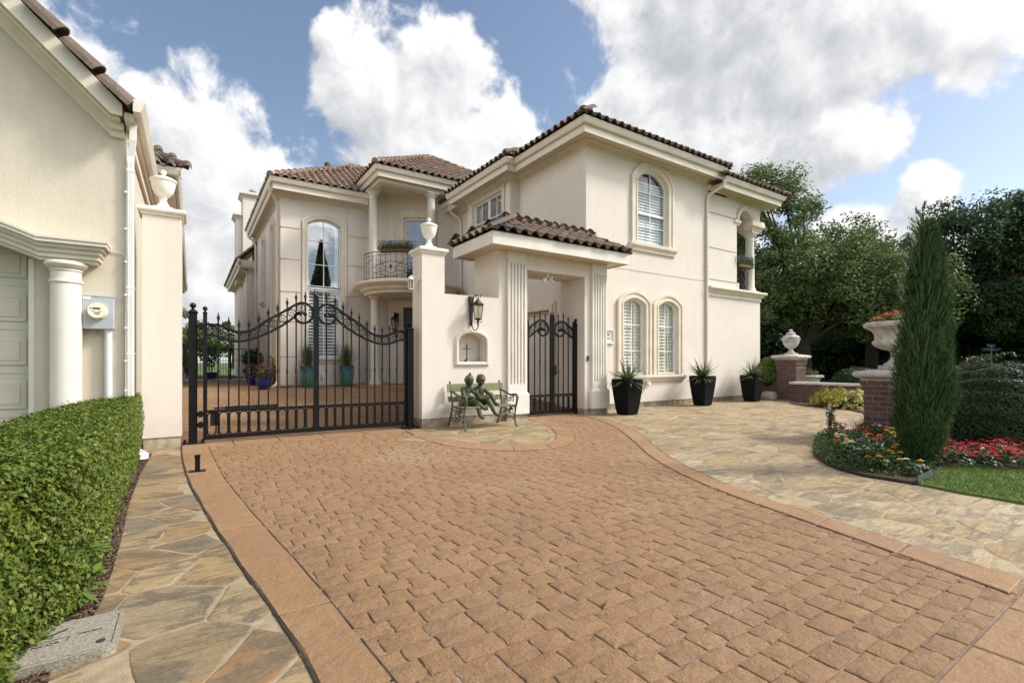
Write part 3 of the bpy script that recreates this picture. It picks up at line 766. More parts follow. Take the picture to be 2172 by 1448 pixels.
def build_flags():
    def sheet(name, pts, z, m):
        mb = MB(); tri = tessellate_polygon([[Vector((p[0], p[1], 0)) for p in pts]])
        mb.add([(p[0], p[1], z) for p in pts], [tuple(t) for t in tri]); mb.build(name, m, kind='structure')
    rbm = midline(RB_OUT, RB_IN)
    terr_in = [(7.6, 9.8)] + [(p[0] - .05, p[1]) for p in smooth_line(rbm, 1)] + [(3.9, -1.5), (9.5, -1.5), (9.5, 3.0), (17, 3.0), (17.3, 9.0), (17.6, 9.8)]
    terr = [(8.3, 9.8)] + smooth_line(rbm, 1) + [(4.3, -1.5), (9.5, -1.5), (9.5, 3.0), (17, 3.0), (17.3, 9.0), (17.6, 9.8)]
    def obj(name, V, F, m='flag'):
        me = bpy.data.meshes.new(name); me.from_pydata(V, [], F); me.materials.append(M[m]); me.update(); link(name, me, kind='structure')
    V, F = voronoi_stones(terr_in, 3.2, 17.4, -1.6, 9.9, .48, .30, -.0125, gap=.006)
    obj('flagstone_terrace', V, F)
    sheet('terrace_mortar', [(p[0], p[1]) for p in terr_in], -.015, 'mortar')
    pathp = [(-.72, 9.6)] + [(p[0], p[1]) for p in midline(LB_OUT, LB_IN)] + [(.6, .2), (-.9, .2), (-.8, 5)]
    path_in = [(-1.3, 9.6), (-.03, 9.6)] + [(p[0] + .10, p[1]) for p in LB_OUT[1:]] + [(-1.3, .2)]
    V, F = voronoi_stones(path_in, -1.4, 1.1, .2, 9.7, .54, .235, -.0075, .14, gap=.003)
    obj('flagstone_path', V, F, 'flag_path')
    sheet('path_mortar', [(p[0] + .10, p[1]) for p in path_in], -.0105, 'mortar')
    pm = smooth_line(midline(PA_OUT, PA_BD), 1)
    patch = pm + [(6.4, 9.4), (3.6, 9.4)]
    V, F = voronoi_stones(patch, 3.2, 6.9, 5.6, 9.5, .52, .36, .0005, .1)
    obj('flagstone_patch', V, F)
    sheet('patch_mortar', patch, -.004, 'mortar')
build_flags()
# ------------------------------------------------------------------ tiled roofs
def tile_plane(mb, E0, e, s, pitch, L, vmax, lh=True, rh=True, keep=None, tw=.27, ex=.345):
    """barrel tiles on one slope: E0 eave start, e unit eave direction, s unit plan direction up the slope"""
    E0 = Vector(E0); e = Vector((e[0], e[1], 0)); sp = Vector((s[0], s[1], 0)); ang = math.atan(pitch)
    S = sp * cos(ang) + Vector((0, 0, sin(ang))); nrm = Vector((0, 0, cos(ang))) - sp * sin(ang)
    prof = [(0, .016), (.05, 0), (.098, .014)] + [(.186 - .087 * cos(PI * i / 6), .012 + .086 * sin(PI * i / 6)) for i in range(7)]
    prof = [(x * tw / .27, z) for x, z in prof]; n = len(prof)
    W = vmax / cos(ang); w = -.05; r = 0
    while w < W:
        v = (w + ex * .4) * cos(ang)
        u0 = v if lh else 0; u1 = L - v if rh else L
        u = 0
        while u < L:
            c = u + tw / 2
            if u0 - tw * .4 < c < u1 + tw * .4 and (keep is None or keep(E0 + e * c + sp * v)):
                du = random.gauss(0, .004); dw = random.gauss(0, .008); lift = random.uniform(.028, .038); tw_ = random.gauss(0, .006)
                V = []
                for t, h in ((0, lift), (.40, .004)):
                    for x, z in prof:
                        V.append(tuple(E0 + e * (u + du + x + (tw_ * t)) + S * (w + dw + t) + nrm * (z + h)))
                for x, z in prof: V.append(tuple(E0 + e * (u + du + x) + S * (w + dw) + nrm * (z + lift - .019)))
                F = [(i, i + 1, n + i + 1, n + i) for i in range(n - 1)] + [(2 * n + i, 2 * n + i + 1, i + 1, i) for i in range(n - 1)]
                mb.add(V, F)
            u += tw
        w += ex; r += 1
def deck(mb, E0, e, s, pitch, L, vmax, lh=True, rh=True):
    E0 = Vector(E0); e = Vector((e[0], e[1], 0)); sp = Vector((s[0], s[1], 0))
    def p(u, v): return tuple(E0 + e * u + sp * v + Vector((0, 0, v * pitch - .02)))
    mb.add([p(0, 0), p(L, 0), p(L - vmax if rh else L, vmax), p(vmax if lh else 0, vmax)], [(0, 1, 2, 3)])
def caps(mb, p0, p1, r=.13, ex=.36, start=True):
    """row of half-round ridge tiles from p0 (low end) to p1"""
    p0, p1 = Vector(p0), Vector(p1); d = p1 - p0; L = d.length; d.normalize(); side = d.cross(Vector((0, 0, 1))).normalized(); up = side.cross(d)
    k = 0; w = -.03
    while w < L - .1:
        n = 9; V = []; j = random.gauss(0, .006)
        for t, rr, h in ((0, r, .03), (min(.42, L - w + .03), r * .86, .0)):
            for i in range(n):
                a = PI * i / (n - 1) * 1.1 - PI * .05
                V.append(tuple(p0 + d * (w + t) + side * (cos(a) * rr + j) + up * (sin(a) * rr + h)))
        for i in range(n):
            a = PI * i / (n - 1) * 1.1 - PI * .05
            V.append(tuple(p0 + d * w + side * (cos(a) * (r - .022) + j) + up * (sin(a) * (r - .022) + .03)))
        F = [(i, i + 1, n + i + 1, n + i) for i in range(n - 1)] + [(2 * n + i, 2 * n + i + 1, i + 1, i) for i in range(n - 1)]
        if k == 0 and start: F.append(tuple(range(2 * n, 3 * n)))
        mb.add(V, F); w += ex; k += 1

GUT = [(0, .16), (.125, .16), (.13, .145), (.118, .11), (.10, .06), (.085, .02), (.07, 0), (0, 0)]
FAS = [(-.03, -.19), (0, -.19), (0, .10), (-.03, .10)]
CROWN = [(-.02, -.10), (.028, -.10), (.028, -.045), (.05, -.04), (.06, 0), (.10, .055), (.125, .06), (.125, .11), (-.02, .11)]

# ------------------------------------------------------------------ windows
def window(parent, plane, at, x0, x1, z0, zs, zt, mv, mh, blind=None, glass='glass', fr=.055, rails=(), label=None, room=.5, dep=.11):
    """white frame with muntins (part), pane and blind (sub-parts); wall face at `at`, looking out along minus"""
    mb = MB()
    def al(i): return arch_loop(x0 + i, x1 - i, z0 + i, zs - i * .3, zt - i) if zt > zs else rect(x0 + i, x1 - i, z0 + i, zs - i)
    mb.ring(al(-.01), al(fr), plane, at + dep - .05, at + dep + .03)
    def bx(a0, a1, b0, b1, d0, d1):
        if plane == 'XZ': mb.box(a0, d0, b0, a1, d1, b1)
        else: mb.box(d0, a0, b0, d1, a1, b1)
    inner = al(fr)
    def top_at(x):
        if zt <= zs: return zs - fr
        w = (x1 - x0) / 2 - fr; h = (zt - fr) - (zs - fr * .3); cx = (x0 + x1) / 2; R = (w * w + h * h) / (2 * h)
        return zt - fr - R + math.sqrt(max(0, R * R - (x - cx) ** 2))
    for x in mv: bx(x - .012, x + .012, z0 + fr, top_at(x) + .01, at + dep - .018, at + dep + .002)
    for z in mh:
        a, b = x0 + fr, x1 - fr
        if z > zs and zt > zs:
            w = (x1 - x0) / 2
            a = x0 + fr + .02 + (z - zs) * .6; b = x1 - fr - .02 - (z - zs) * .6
        bx(a - .01, b + .01, z - .012, z + .012, at + dep - .0165, at + dep + .0035)
    for z, hh in rails: bx(x0 + fr - .01, x1 - fr + .01, z - hh, z + hh, at + dep - .035, at + dep + .025)
    w = mb.build('window', 'white', parent)
    if label: w['label'] = label
    pm = MB(); t = tessellate_polygon([[Vector((p[0], p[1], 0)) for p in inner]])
    pm.add([((p[0], at + dep + .012, p[1]) if plane == 'XZ' else (at + dep + .012, p[0], p[1])) for p in inner], [tuple(i) for i in t])
    pm.build('pane', glass, w)
    rm = MB(); mb = rm
    bx(x0 - .05, x1 + .05, z0 - .05, zt + .05, at + room, at + room + .02)
    lo = al(0); n = len(lo)
    if blind is None:
        rm.build('room', 'dark_room', w)
        return w
    bm_ = MB(); mb = bm_
    z = z0 + .02; step = blind.get('step', .075); zmax = blind.get('top', zt); d = blind.get('d', .16)
    while z < zmax - .02:
        p0, p1 = (x0 - .01), (x1 + .01)
        h = step * blind.get('cover', 1.02)
        if plane == 'XZ': bm_.add([(p0, at + d, z), (p1, at + d, z), (p1, at + d + .035, z + h), (p0, at + d + .035, z + h)], [(0, 1, 2, 3)])
        else: bm_.add([(at + d, p0, z), (at + d, p1, z), (at + d + .035, p1, z + h), (at + d + .035, p0, z + h)], [(0, 1, 2, 3)])
        z += step
    if blind.get('frames'):
        for a in blind['frames']: bx(a - .03, a + .03, z0, zmax, at + d - .02, at + d + .05)
        bx(x0, x1, z0, z0 + .07, at + d - .015, at + d + .04); bx(x0, x1, zmax - .07, zmax, at + d - .015, at + d + .04)
    bm_.build('blind', blind.get('mat', 'offwhite'), w)
    if blind.get('cover', 1.02) < 1 or zmax < zt - .1:
        rm.build('room', 'dark_room', w)
    return w
def surround(parent, plane, at, x0, x1, z0, zs, zt, w=.17, out=.07, sill=None, rise=None):
    """moulded stone surround: three stepped rings and a sill"""
    mb = MB()
    def lp(i): return arch_loop(x0 - i, x1 + i, z0, zs + i * .35, zt + i) if zt > zs else rect(x0 - i, x1 + i, z0, zs + i)
    # the bottom edge of the rings is hidden by the sill
    mb.ring(lp(w), lp(w * .62), plane, at - out, at + .01)
    mb.ring(lp(w * .62), lp(w * .22), plane, at - out * .62, at + .012)
    mb.ring(lp(w * .22), lp(-.002), plane, at - out * .85, at + .09)
    o = mb.build('window_trim', 'trim', parent)
    if sill:
        z1, z0_, ov = sill; s = MB()
        pr = [(0, z0_), (.05, z0_), (.06, z0_ + (z1 - z0_) * .3), (.10, z0_ + (z1 - z0_) * .5), (.125, z0_ + (z1 - z0_) * .6), (.13, z1 - .01), (.12, z1), (-.08, z1), (-.08, z0_)]
        if plane == 'XZ': s.prism([(at - a, b) for a, b in pr], 'YZ', x0 - w - ov, x1 + w + ov)
        else: s.prism([(at - a, b) for a, b in pr], 'XZ', x0 - w - ov, x1 + w + ov)
        s.build('window_sill', 'trim', o)
    return o

def column_mb(mb, x, y, z0, z1, r, base=True, plinth=.06):
    h = z1 - z0
    p = [(r * 1.35, z0 + plinth), (r * 1.38, z0 + plinth + .05), (r * 1.15, z0 + plinth + .09), (r * 1.18, z0 + plinth + .12), (r * 1.02, z0 + plinth + .16)] if base else [(r, z0)]
    p += [(r, z0 + h * .35), (r * .9, z1 - .34), (r * .98, z1 - .33), (r * .98, z1 - .305), (r * .9, z1 - .30), (r * .9, z1 - .2), (r * 1.1, z1 - .17), (r * 1.32, z1 - .10), (r * 1.36, z1 - .065)]
    mb.lathe(p, x, y, 28)
    q = r * 1.42
    mb.box(x - q, y - q, z1 - .065, x + q, y + q, z1)
    if base: mb.box(x - q, y - q, z0, x + q, y + q, z0 + plinth)
def balcony_rail(mb, f, w, h, z, n_p, scroll=True):
    """wrought balcony panel: f(s) -> (x, y) for arc length s in 0..w"""
    def P(s, t): x, y = f(s); return (x, y, z + t)
    k = 24
    for t, r in ((h, .016), (.08, .010), (h - .13, .008)): mb.tube([P(w * i / k, t) for i in range(k + 1)], r, 6)
    for i in range(n_p + 1): mb.tube([P(w * i / n_p, 0), P(w * i / n_p, h)], .008, 5)
    if scroll:
        c = w / 2
        for sgn in (-1, 1):
            for (a0, b0, sc_, turns) in ((.0, .12, .17, 1.6), (.0, .30, .15, 1.5), (.22, .16, .12, 1.5), (.22, .45, .12, 1.5), (.05, .55, .10, 1.4), (.38, .30, .09, 1.4), (.38, .62, .08, 1.4), (.30, .70, .07, 1.3)):
                pts = []
                for i in range(26):
                    a = turns * 2 * PI * i / 25; rr = sc_ * (1 - i / 25) * .9
                    pts.append(P(min(w, max(0, c + sgn * (a0 + sc_ * .9 - rr * cos(a)) * w / 1.2)), min(h - .03, max(.05, (b0 + sc_ * .2 + rr * sin(a)) * h))))
                mb.tube(pts, .0065, 4)
            mb.tube([P(c + sgn * w * .03 * (1 + 9 * (i / 14) ** 2), .08 + (h - .2) * (i / 14)) for i in range(15)], .007, 4)
            mb.tube([P(c + sgn * w * .30 * sin(PI * i / 14), .08 + (h * .55) * (i / 14)) for i in range(15)], .007, 4)
        b = P(c, h * .45); mb.lathe([(.004, b[2] - .07), (.035, b[2] - .03), (.04, b[2]), (.03, b[2] + .035), (.004, b[2] + .07)], b[0], b[1], 8)

# ------------------------------------------------------------------ the house
house = thing('house', 'two storey cream stucco house with brown barrel tile roof and balconies', 'house', (8.75, 9.65, 0))
def build_house():
    H = house; Y = 9.65
    up = arch_loop(10.69, 12.06, 4.72, 6.55, 6.93); l1 = arch_loop(10.115, 11.05, .98, 2.95, 3.13); l2 = arch_loop(11.586, 12.524, .98, 2.95, 3.13)
    mb = MB()
    mb.panel(rect(8.75, 14.0, .13, 7.3), [up, l1, l2], 'XZ', Y, .24, 1)
    # loggia end: notch for the arched opening
    arc = [(16.20 - .42 * cos(PI * i / 14), 6.17 + .42 * sin(PI * i / 14)) for i in range(15)]
    mb.prism([(14.0, .13), (17.16, .13), (17.16, 3.72), (15.70, 3.72), (15.70, 6.17)] + arc + [(16.62, 6.32), (17.16, 6.32), (17.16, 7.3), (14.0, 7.3)], 'XZ', Y, Y + .25)
    mb.box(16.92, Y + .26, .13, 17.158, 13.0, 3.7); mb.box(16.92, 11.6, 3.71, 17.158, 13.0, 6.2); mb.box(16.92, Y + .26, 6.2, 17.158, 13.0, 7.28)
    mb.box(14.0, 12.0, 3.7, 15.4, 12.2, 7.2); mb.box(15.1, 9.91, 3.72, 15.3, 12.0, 7.2)
    mb.panel([(9.65, .05), (12.78, .05), (12.78, 7.3), (9.65, 7.3)], [rect(11.15, 12.7, .1, 2.82)], 'YZ', 8.75, .2, 1)
    mb.panel(rect(12.78, 15.7, .1, 7.3), [rect(13.34, 15.3, 5.55, 6.9), rect(13.34, 15.3, 1.2, 3.2)], 'YZ', 8.45, .2, 1)
    mb.add([(8.75, 15.7, .1), (8.75, 17.3, .1), (8.75, 17.3, 8.1), (8.75, 15.7, 8.1)], [(0, 1, 2, 3)])
    mb.add([(8.45, 12.78, .1), (8.75, 12.78, .1), (8.75, 12.78, 7.3), (8.45, 12.78, 7.3)], [(0, 1, 2, 3)]); mb.add([(8.45, 15.7, .1), (8.75, 15.7, .1), (8.75, 15.7, 7.3), (8.45, 15.7, 7.3)], [(0, 1, 2, 3)])
    # pilaster strip at the corner of the bay
    mb.box(8.40, 12.80, 3.4, 8.449, 13.02, 7.0)
    mb.build('wall', 'stucco', H)
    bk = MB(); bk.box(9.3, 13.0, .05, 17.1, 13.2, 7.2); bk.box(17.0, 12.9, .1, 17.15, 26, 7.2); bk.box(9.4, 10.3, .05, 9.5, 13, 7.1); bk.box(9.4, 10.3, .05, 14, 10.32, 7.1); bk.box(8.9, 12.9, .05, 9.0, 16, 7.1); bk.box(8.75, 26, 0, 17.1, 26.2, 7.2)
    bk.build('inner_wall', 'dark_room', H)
    for a, b in ((3.80, 3.98), (4.02, 5.02), (5.06, 6.165), (6.21, 6.98)):           # raised panels leave sunk joints between them
        g = MB(); g.box(14.06, Y - .028, a, 15.66, Y - .0005, b); g.build('rusticated_panel', 'stucco', H)
    sm = MB(); sm.box(8.80, Y - .004, 3.905, 13.93, Y + .001, 3.922); sm.build('floor_joint', 'groove', H)
    # stone skirt
    sk = MB(); x = 8.86; 
    while x < 17.1:
        w = random.uniform(.18, .42); w = min(w, 17.14 - x)
        sk.rbox(x, Y + .015, -.05, x + w - .012, Y + .12, .132 + random.uniform(-.012, .0), .012); x += w
    sk.build('stone_skirt', 'flag', H)
    ft = MB(); ft.box(8.9, Y + .03, -.1, 17.13, Y + .2, .135); ft.build('footing', 'mortar', H); ft = MB(); ft.box(8.765, 9.67, -.1, 8.95, 17, .12); ft.build('footing', 'mortar', H)
    # windows of the street front
    surround(H, 'XZ', Y, 10.69, 12.06, 4.70, 6.55, 6.93, .24, .075, (4.74, 4.50, .07))
    window(H, 'XZ', Y, 10.69, 12.06, 4.74, 6.55, 6.93, [11.375], [5.29, 6.30], dict(step=.085, cover=1.02, mat='offwhite', d=.155, top=6.62), rails=((5.66, .035),), label='arched sash window with white blinds half drawn')
    t1 = surround(H, 'XZ', Y, 10.115, 11.05, .92, 2.95, 3.13, .22, .075)
    t2 = surround(H, 'XZ', Y, 11.586, 12.524, .92, 2.95, 3.13, .22, .075)
    s = MB(); pr = [(0, .73), (.05, .73), (.06, .78), (.10, .82), (.125, .84), (.13, .90), (.12, .915), (-.08, .915), (-.08, .73)]
    s.prism([(Y - a, b) for a, b in pr], 'YZ', 9.83, 12.82); s.build('window_sill', 'trim', H)
    for a, b in ((10.115, 11.05), (11.586, 12.524)):
        m_ = (a + b) / 2
        window(H, 'XZ', Y, a, b, .92, 2.95, 3.13, [m_], [1.61, 2.36], dict(step=.095, cover=.86, mat='blind_cream', d=.15, frames=[a + .04, b - .30, b - .02], top=3.1))
        ib = MB(); ib.box(a, Y + .215, .92, b, Y + .235, 3.2); ib.build('shutter_backing', 'soffit', H)
    # bay window on the court side, partly seen above the gateway roof
    window(H, 'YZ', 8.45, 13.34, 15.3, 5.55, 6.9, 6.9, [13.83, 14.81], [6.2], dict(step=.085, mat='offwhite', top=6.88, d=.15), rails=(), glass='glass_mid')
    mm = MB(); mm.box(8.53, 14.27, 5.56, 8.58, 14.37, 6.89); mm.build('window_mullion', 'white', H)
    surround(H, 'YZ', 8.45, 13.34, 15.3, 5.55, 6.9, 6.9, .17, .05, (5.53, 5.38, .05))
    window(H, 'YZ', 8.45, 13.34, 15.3, 1.2, 3.2, 3.2, [14.32], [2.2], None)
    surround(H, 'YZ', 8.45, 13.34, 15.3, 1.2, 3.2, 3.2, .17, .05, (1.2, 1.04, .05))
    # side garage door behind the pedestrian gate
    gd = MB(); gd.box(8.90, 11.15, .1, 8.95, 12.7, 2.82)
    for i in range(4):
        for j in range(2): gd.rbox(8.885, 11.23 + j * .75, .2 + i * .67, 8.905, 11.85 + j * .75, .66 + i * .67, .008)
    gd.build('garage_door', 'column', H)
    gt = MB()
    for w_, o_ in ((.24, .04), (.15, .07)): gt.ring([(11.15 - w_, .1), (12.7 + w_, .1), (12.7 + w_, 2.82 + w_), (11.15 - w_, 2.82 + w_)], [(11.15, .1), (12.7, .1), (12.7, 2.82), (11.15, 2.82)], 'YZ', 8.75 - o_, 8.76 + o_ * .1)
    gt.build('garage_door_trim', 'trim', H)
    # cornice, soffit, fascia and gutter
    wl = [(14.02, Y), (8.75, Y), (8.75, 12.78), (8.45, 12.78), (8.45, 15.7), (8.75, 15.7), (8.75, 17.2)]
    fl = [(14.2, 9.15), (8.25, 9.15), (8.25, 12.28), (7.95, 12.28), (7.95, 16.2), (8.25, 16.2), (8.25, 17.7)]
    wr = [(17.16, 13), (17.16, Y), (14.0, Y)]; fr_ = [(17.66, 13), (17.66, 9.15), (14.16, 9.15)]
    c = MB(); c.sweep(wl, CROWN, 7.13); c.sweep(wr, CROWN, 6.93); c.box(15.05, Y - .075, 6.84, 17.2, Y - .001, 6.95); c.build('cornice', 'trim', H)
    f = MB(); f.sweep(fl, FAS, 7.30); f.sweep(fr_, FAS, 7.06); f.build('fascia', 'fascia', H)
    so = MB(); SP = [(-.52, -.02), (-.028, -.02), (-.028, 0), (-.52, 0)]
    so.sweep(fl, SP, 7.235); so.sweep(fr_, SP, 7.03); so.build('soffit', 'soffit', H)
    gu = MB(); gu.sweep(fl, GUT, 7.30); gu.sweep(fr_, GUT, 7.055); gu.build('gutter', 'gutter', H)
    ds = MB()                                             # downspouts
    d2 = MB(); d2.tube([(8.22, 16.75, 7.32), (8.22, 16.75, 7.15), (8.30, 16.74, 7.0), (8.62, 16.7, 6.82), (8.69, 16.7, 6.7), (8.69, 16.7, .3)], .045, 8); d2.build('downspout', 'gutter', H, smooth=40)
    ds.tube([(14.12, 9.08, 7.07), (14.12, 9.08, 6.98), (14.10, 9.14, 6.9), (13.98, 9.48, 6.72), (13.96, 9.585, 6.62), (13.96, 9.60, 6.4), (13.96, 9.60, .15), (13.97, 9.55, .05)], .047, 8)
    for z in (2.4, 4.4, 6.0): ds.box(13.90, 9.545, z, 14.02, 9.65, z + .03)
    ds.build('downspout', 'gutter', H, smooth=40)
    # balcony end: string course, corner column, arch ring
    st = MB(); STR = [(-.02, -.16), (.03, -.16), (.03, -.05), (.07, -.03), (.10, .03), (.16, .06), (.185, .09), (.185, .13), (.17, .15), (-.02, .15)]
    st.sweep([(17.16, 13), (17.16, Y), (14.0, Y)], STR, 3.62); st.build('string_course', 'trim', H)
    cl = MB(); column_mb(cl, 16.86, 9.86, 3.77, 5.97, .155)
    cl.build('column', 'column', H, smooth=35)
    en = MB(); EN = [(0, 0), (.03, 0), (.05, .06), (.11, .12), (.13, .14), (.13, .22), (.10, .34), (0, .34)]
    en.sweep([(16.62, Y + .25), (16.62, Y + .005), (17.155, Y + .005), (17.155, Y + .5)][::-1], EN, 5.975); en.box(16.625, Y + .01, 5.978, 17.15, Y + .5, 6.315)
    en.build('capital_block', 'trim', H); en = MB()
    im = [(0, 0), (.03, 0), (.05, .05), (.08, .09), (.08, .17), (0, .17)]
    en.sweep([(15.775, Y + .24), (15.775, Y), (15.5, Y)][::1], im, 6.0); en.build('capital_block', 'trim', H)
    ar = MB(); o1 = [(16.20 - .56 * cos(PI * i / 20), 6.17 + .56 * sin(PI * i / 20)) for i in range(21)]; i1 = [(16.20 - .50 * cos(PI * i / 20), 6.17 + .50 * sin(PI * i / 20)) for i in range(21)]; i2 = [(16.20 - .415 * cos(PI * i / 20), 6.17 + .415 * sin(PI * i / 20)) for i in range(21)]
    for A, B_, d in ((o1, i1, .085), (i1, i2, .055)):
        n = len(A)
        for i in range(n - 1): ar.add([(A[i][0], Y - d, A[i][1]), (A[i + 1][0], Y - d, A[i + 1][1]), (B_[i + 1][0], Y - d, B_[i + 1][1]), (B_[i][0], Y - d, B_[i][1]), (A[i][0], Y + .01, A[i][1]), (A[i + 1][0], Y + .01, A[i + 1][1]), (B_[i + 1][0], Y + .01, B_[i + 1][1]), (B_[i][0], Y + .01, B_[i][1])], [(0, 1, 2, 3), (0, 4, 5, 1), (3, 2, 6, 7)])
    ar.build('arch_moulding', 'trim', H)
    fl_ = MB(); fl_.box(15.3, 9.9, 3.55, 17.0, 12.0, 3.76); fl_.box(15.68, Y - .03, 3.77, 15.80, Y + .2, 4.02); fl_.build('balcony_floor', 'trim', H)
    ra = MB(); balcony_rail(ra, lambda s: (15.74 + s, 9.80), 1.0, .98, 3.80, 9)
    balcony_rail(ra, lambda s: (17.05, 10.0 + s), 1.6, .98, 3.80, 9, False)
    ra.build('balcony_railing', 'iron', H)
    # roof of the street block
    r = MB(); p = .6
    E = [((8.10, 9.02, 7.47), (1, 0), (0, 1), 6.25, 3.1, True, True), ((8.10, 12.12, 7.47), (0, -1), (1, 0), 3.1, 3.1, False, True),
         ((7.82, 16.3, 7.47), (0, -1), (1, 0), 4.18, 3.3, False, True), ((8.10, 18.0, 7.47), (0, -1), (1, 0), 1.7, 3.1, False, False), ((14.35, 9.02, 7.47), (0, 1), (-1, 0), 9, 3.1, True, False)]
    for e0, e, s_, L, vm, lh, rh in E: tile_plane(r, e0, e, s_, p, L, vm, lh, rh)
    tile_plane(r, (13.9, 9.02, 7.22), (1, 0), (0, 1), p, 3.9, 1.9, False, True); tile_plane(r, (17.80, 9.02, 7.22), (0, 1), (-1, 0), p, 4.5, 1.9, True, False)
    caps(r, (8.12, 9.04, 7.50), (11.2, 12.12, 9.36)); caps(r, (14.33, 9.04, 7.50), (11.22, 12.12, 9.36)); caps(r, (17.78, 9.04, 7.25), (15.9, 10.92, 8.4)); caps(r, (7.84, 12.14, 7.50), (9.0, 13.3, 8.2))
    caps(r, (11.2, 20, 9.36), (11.2, 12.1, 9.36))
    roof = r.build('roof', 'tile', H, fix=False)
    d = MB()
    for e0, e, s_, L, vm, lh, rh in E: deck(d, e0, e, s_, p, L, vm, lh, rh)
    deck(d, (13.9, 9.02, 7.22), (1, 0), (0, 1), p, 3.9, 1.9, False, True); deck(d, (17.80, 9.02, 7.22), (0, 1), (-1, 0), p, 4.5, 1.9, True, False)
    d.box(11.0, 12.1, 7.0, 17.5, 20, 7.1)
    d.build('roof_deck', 'tile_dark', H, fix=False)

    # ---------------- the wing across the court
    Y2 = 18.5; X2 = 2.6
    big = arch_loop(3.44, 4.62, 1.46, 6.27, 6.48)
    w = MB(); w.panel(rect(X2, 6.4, .45, 7.5), [big], 'XZ', Y2, .3, 1)
    wn1 = arch_loop(20.15, 20.95, 1.6, 6.35, 6.65); wn2 = arch_loop(22.9, 23.7, 3.9, 6.35, 6.65); wn3 = arch_loop(24.0, 24.7, 1.2, 3.1, 3.4)
    w.panel(rect(Y2, 27.0, .42, 7.5), [wn1, wn2, wn3], 'YZ', X2, .25, 1)
    dx, dy = 8.75 - 6.4, 17.0 - 18.5; ln = math.hypot(dx, dy); ex, ey = dx / ln, dy / ln
    def A(s, o=0, z=0): return (6.4 + ex * s + ey * o, 18.5 + ey * s - ex * o, z)     # s along the angled entry wall, o outwards
    def abox(m_, s0, s1, o0, o1, z0, z1):
        P = [A(s0, o0), A(s1, o0), A(s1, o1), A(s0, o1)]
        m_.add([(q[0], q[1], z0) for q in P] + [(q[0], q[1], z1) for q in P], [(0, 3, 2, 1), (4, 5, 6, 7), (0, 1, 5, 4), (1, 2, 6, 5), (2, 3, 7, 6), (3, 0, 4, 7)])
    sd0, sd1 = .62, 1.62
    for a, b, c0, c1 in ((0, sd0, .4, 8), (sd1, ln, .4, 8), (sd0, sd1, 3.42, 4.2), (sd0, sd1, 6.95, 8)): abox(w, a, b, 0, -.2, c0, c1)
    w.box(5.35, 18.51, 7.45, 6.5, 18.7, 8.1); w.box(2.5, 27.0, .3, 8.7, 27.2, 7.4)
    w.box(2.3, 26.501, .3, 2.5, 36, 6.0)
    w.box(2.3, 26.3, .3, 8, 26.5, 6.0)
    w.build('wall', 'stucco', H)
    ft = MB(); ft.box(2.62, 18.52, .2, 6.4, 18.8, .455); ft.build('footing', 'footing', H); ft = MB(); ft.box(2.62, 18.52, .2, 2.9, 27, .45); ft.build('footing', 'footing', H)
    pn = MB()
    zs_ = [.47, 1.46, 2.69, 3.745, 4.885, 5.99, 7.02]
    for a, b in zip(zs_, zs_[1:]):
        pn.box(X2 - .028, Y2 - .028, a + .025, 3.22, Y2 - .0005, b - .025); pn.build('rusticated_panel', 'stucco', H); pn = MB(); pn.box(4.86, Y2 - .028, a + .025, 6.38, Y2 - .0005, b - .025)
        pn.build('rusticated_panel', 'stucco', H); pn = MB(); pn.box(X2 - .0275, Y2 - .0004, a + .025, X2 - .0005, 18.95, b - .025)
        pn.build('rusticated_panel', 'stucco', H); pn = MB()
    surround(H, 'XZ', Y2, 3.44, 4.62, 1.42, 6.27, 6.48, .17, .07, (1.46, 1.25, .06))
    bw = window(H, 'XZ', Y2, 3.44, 4.62, 4.0, 6.27, 6.48, [4.03], [4.83, 5.69], None, 'glass_sky', dep=.12, label='tall arched window with clear upper panes', room=1.2)
    window(H, 'XZ', Y2, 3.44, 4.62, 1.46, 3.92, 3.92, [4.03], [2.2], dict(step=.115, cover=.62, mat='offwhite', d=.19, frames=[3.50, 4.03, 4.56], top=3.9), 'glass', dep=.12, label='lower half of the tall window with white louvred shutters')
    tr = MB(); tr.box(3.45, 18.57, 3.90, 4.61, 18.68, 4.03); tr.build('transom', 'white', H)
    for a in ((20.15, 20.95, 1.6, 6.35, 6.65, [3.2, 4.8]), (22.9, 23.7, 3.9, 6.35, 6.65, [5.2]), (24.0, 24.7, 1.2, 3.1, 3.4, [2.2])):
        surround(H, 'YZ', X2, a[0], a[1], a[2], a[3], a[4], .16, .07, (a[2], a[2] - .2, .05))
        window(H, 'YZ', X2, a[0], a[1], a[2], a[3], a[4], [], a[5], None, 'glass_sky', dep=.0, fr=.045)
    wl2 = [(5.6, Y2), (X2, Y2), (X2, 27)]; fl2 = [(5.5, 18.02), (2.28, 18.02), (2.28, 26.3)]
    c = MB(); c.sweep(wl2, CROWN, 7.16); c.box(2.2, 26.4, 5.75, 2.31, 36, 5.95); c.build('cornice', 'trim', H)
    f = MB(); f.sweep(fl2, FAS, 7.34); f.sweep([(1.9, 26.0), (1.9, 36)], FAS, 5.95, side=1); f.box(1.9, 26.0, 5.75, 2.6, 26.03, 6.1); f.build('fascia', 'fascia', H)
    so = MB(); so.sweep(fl2, SP, 7.27); so.box(1.92, 26.0, 5.8, 2.4, 36, 5.82); so.build('soffit', 'soffit', H)
    gu = MB(); gu.sweep(fl2, GUT, 7.36); gu.sweep([(1.9, 25.95), (1.9, 36)], GUT, 5.98); gu.build('gutter', 'gutter', H)
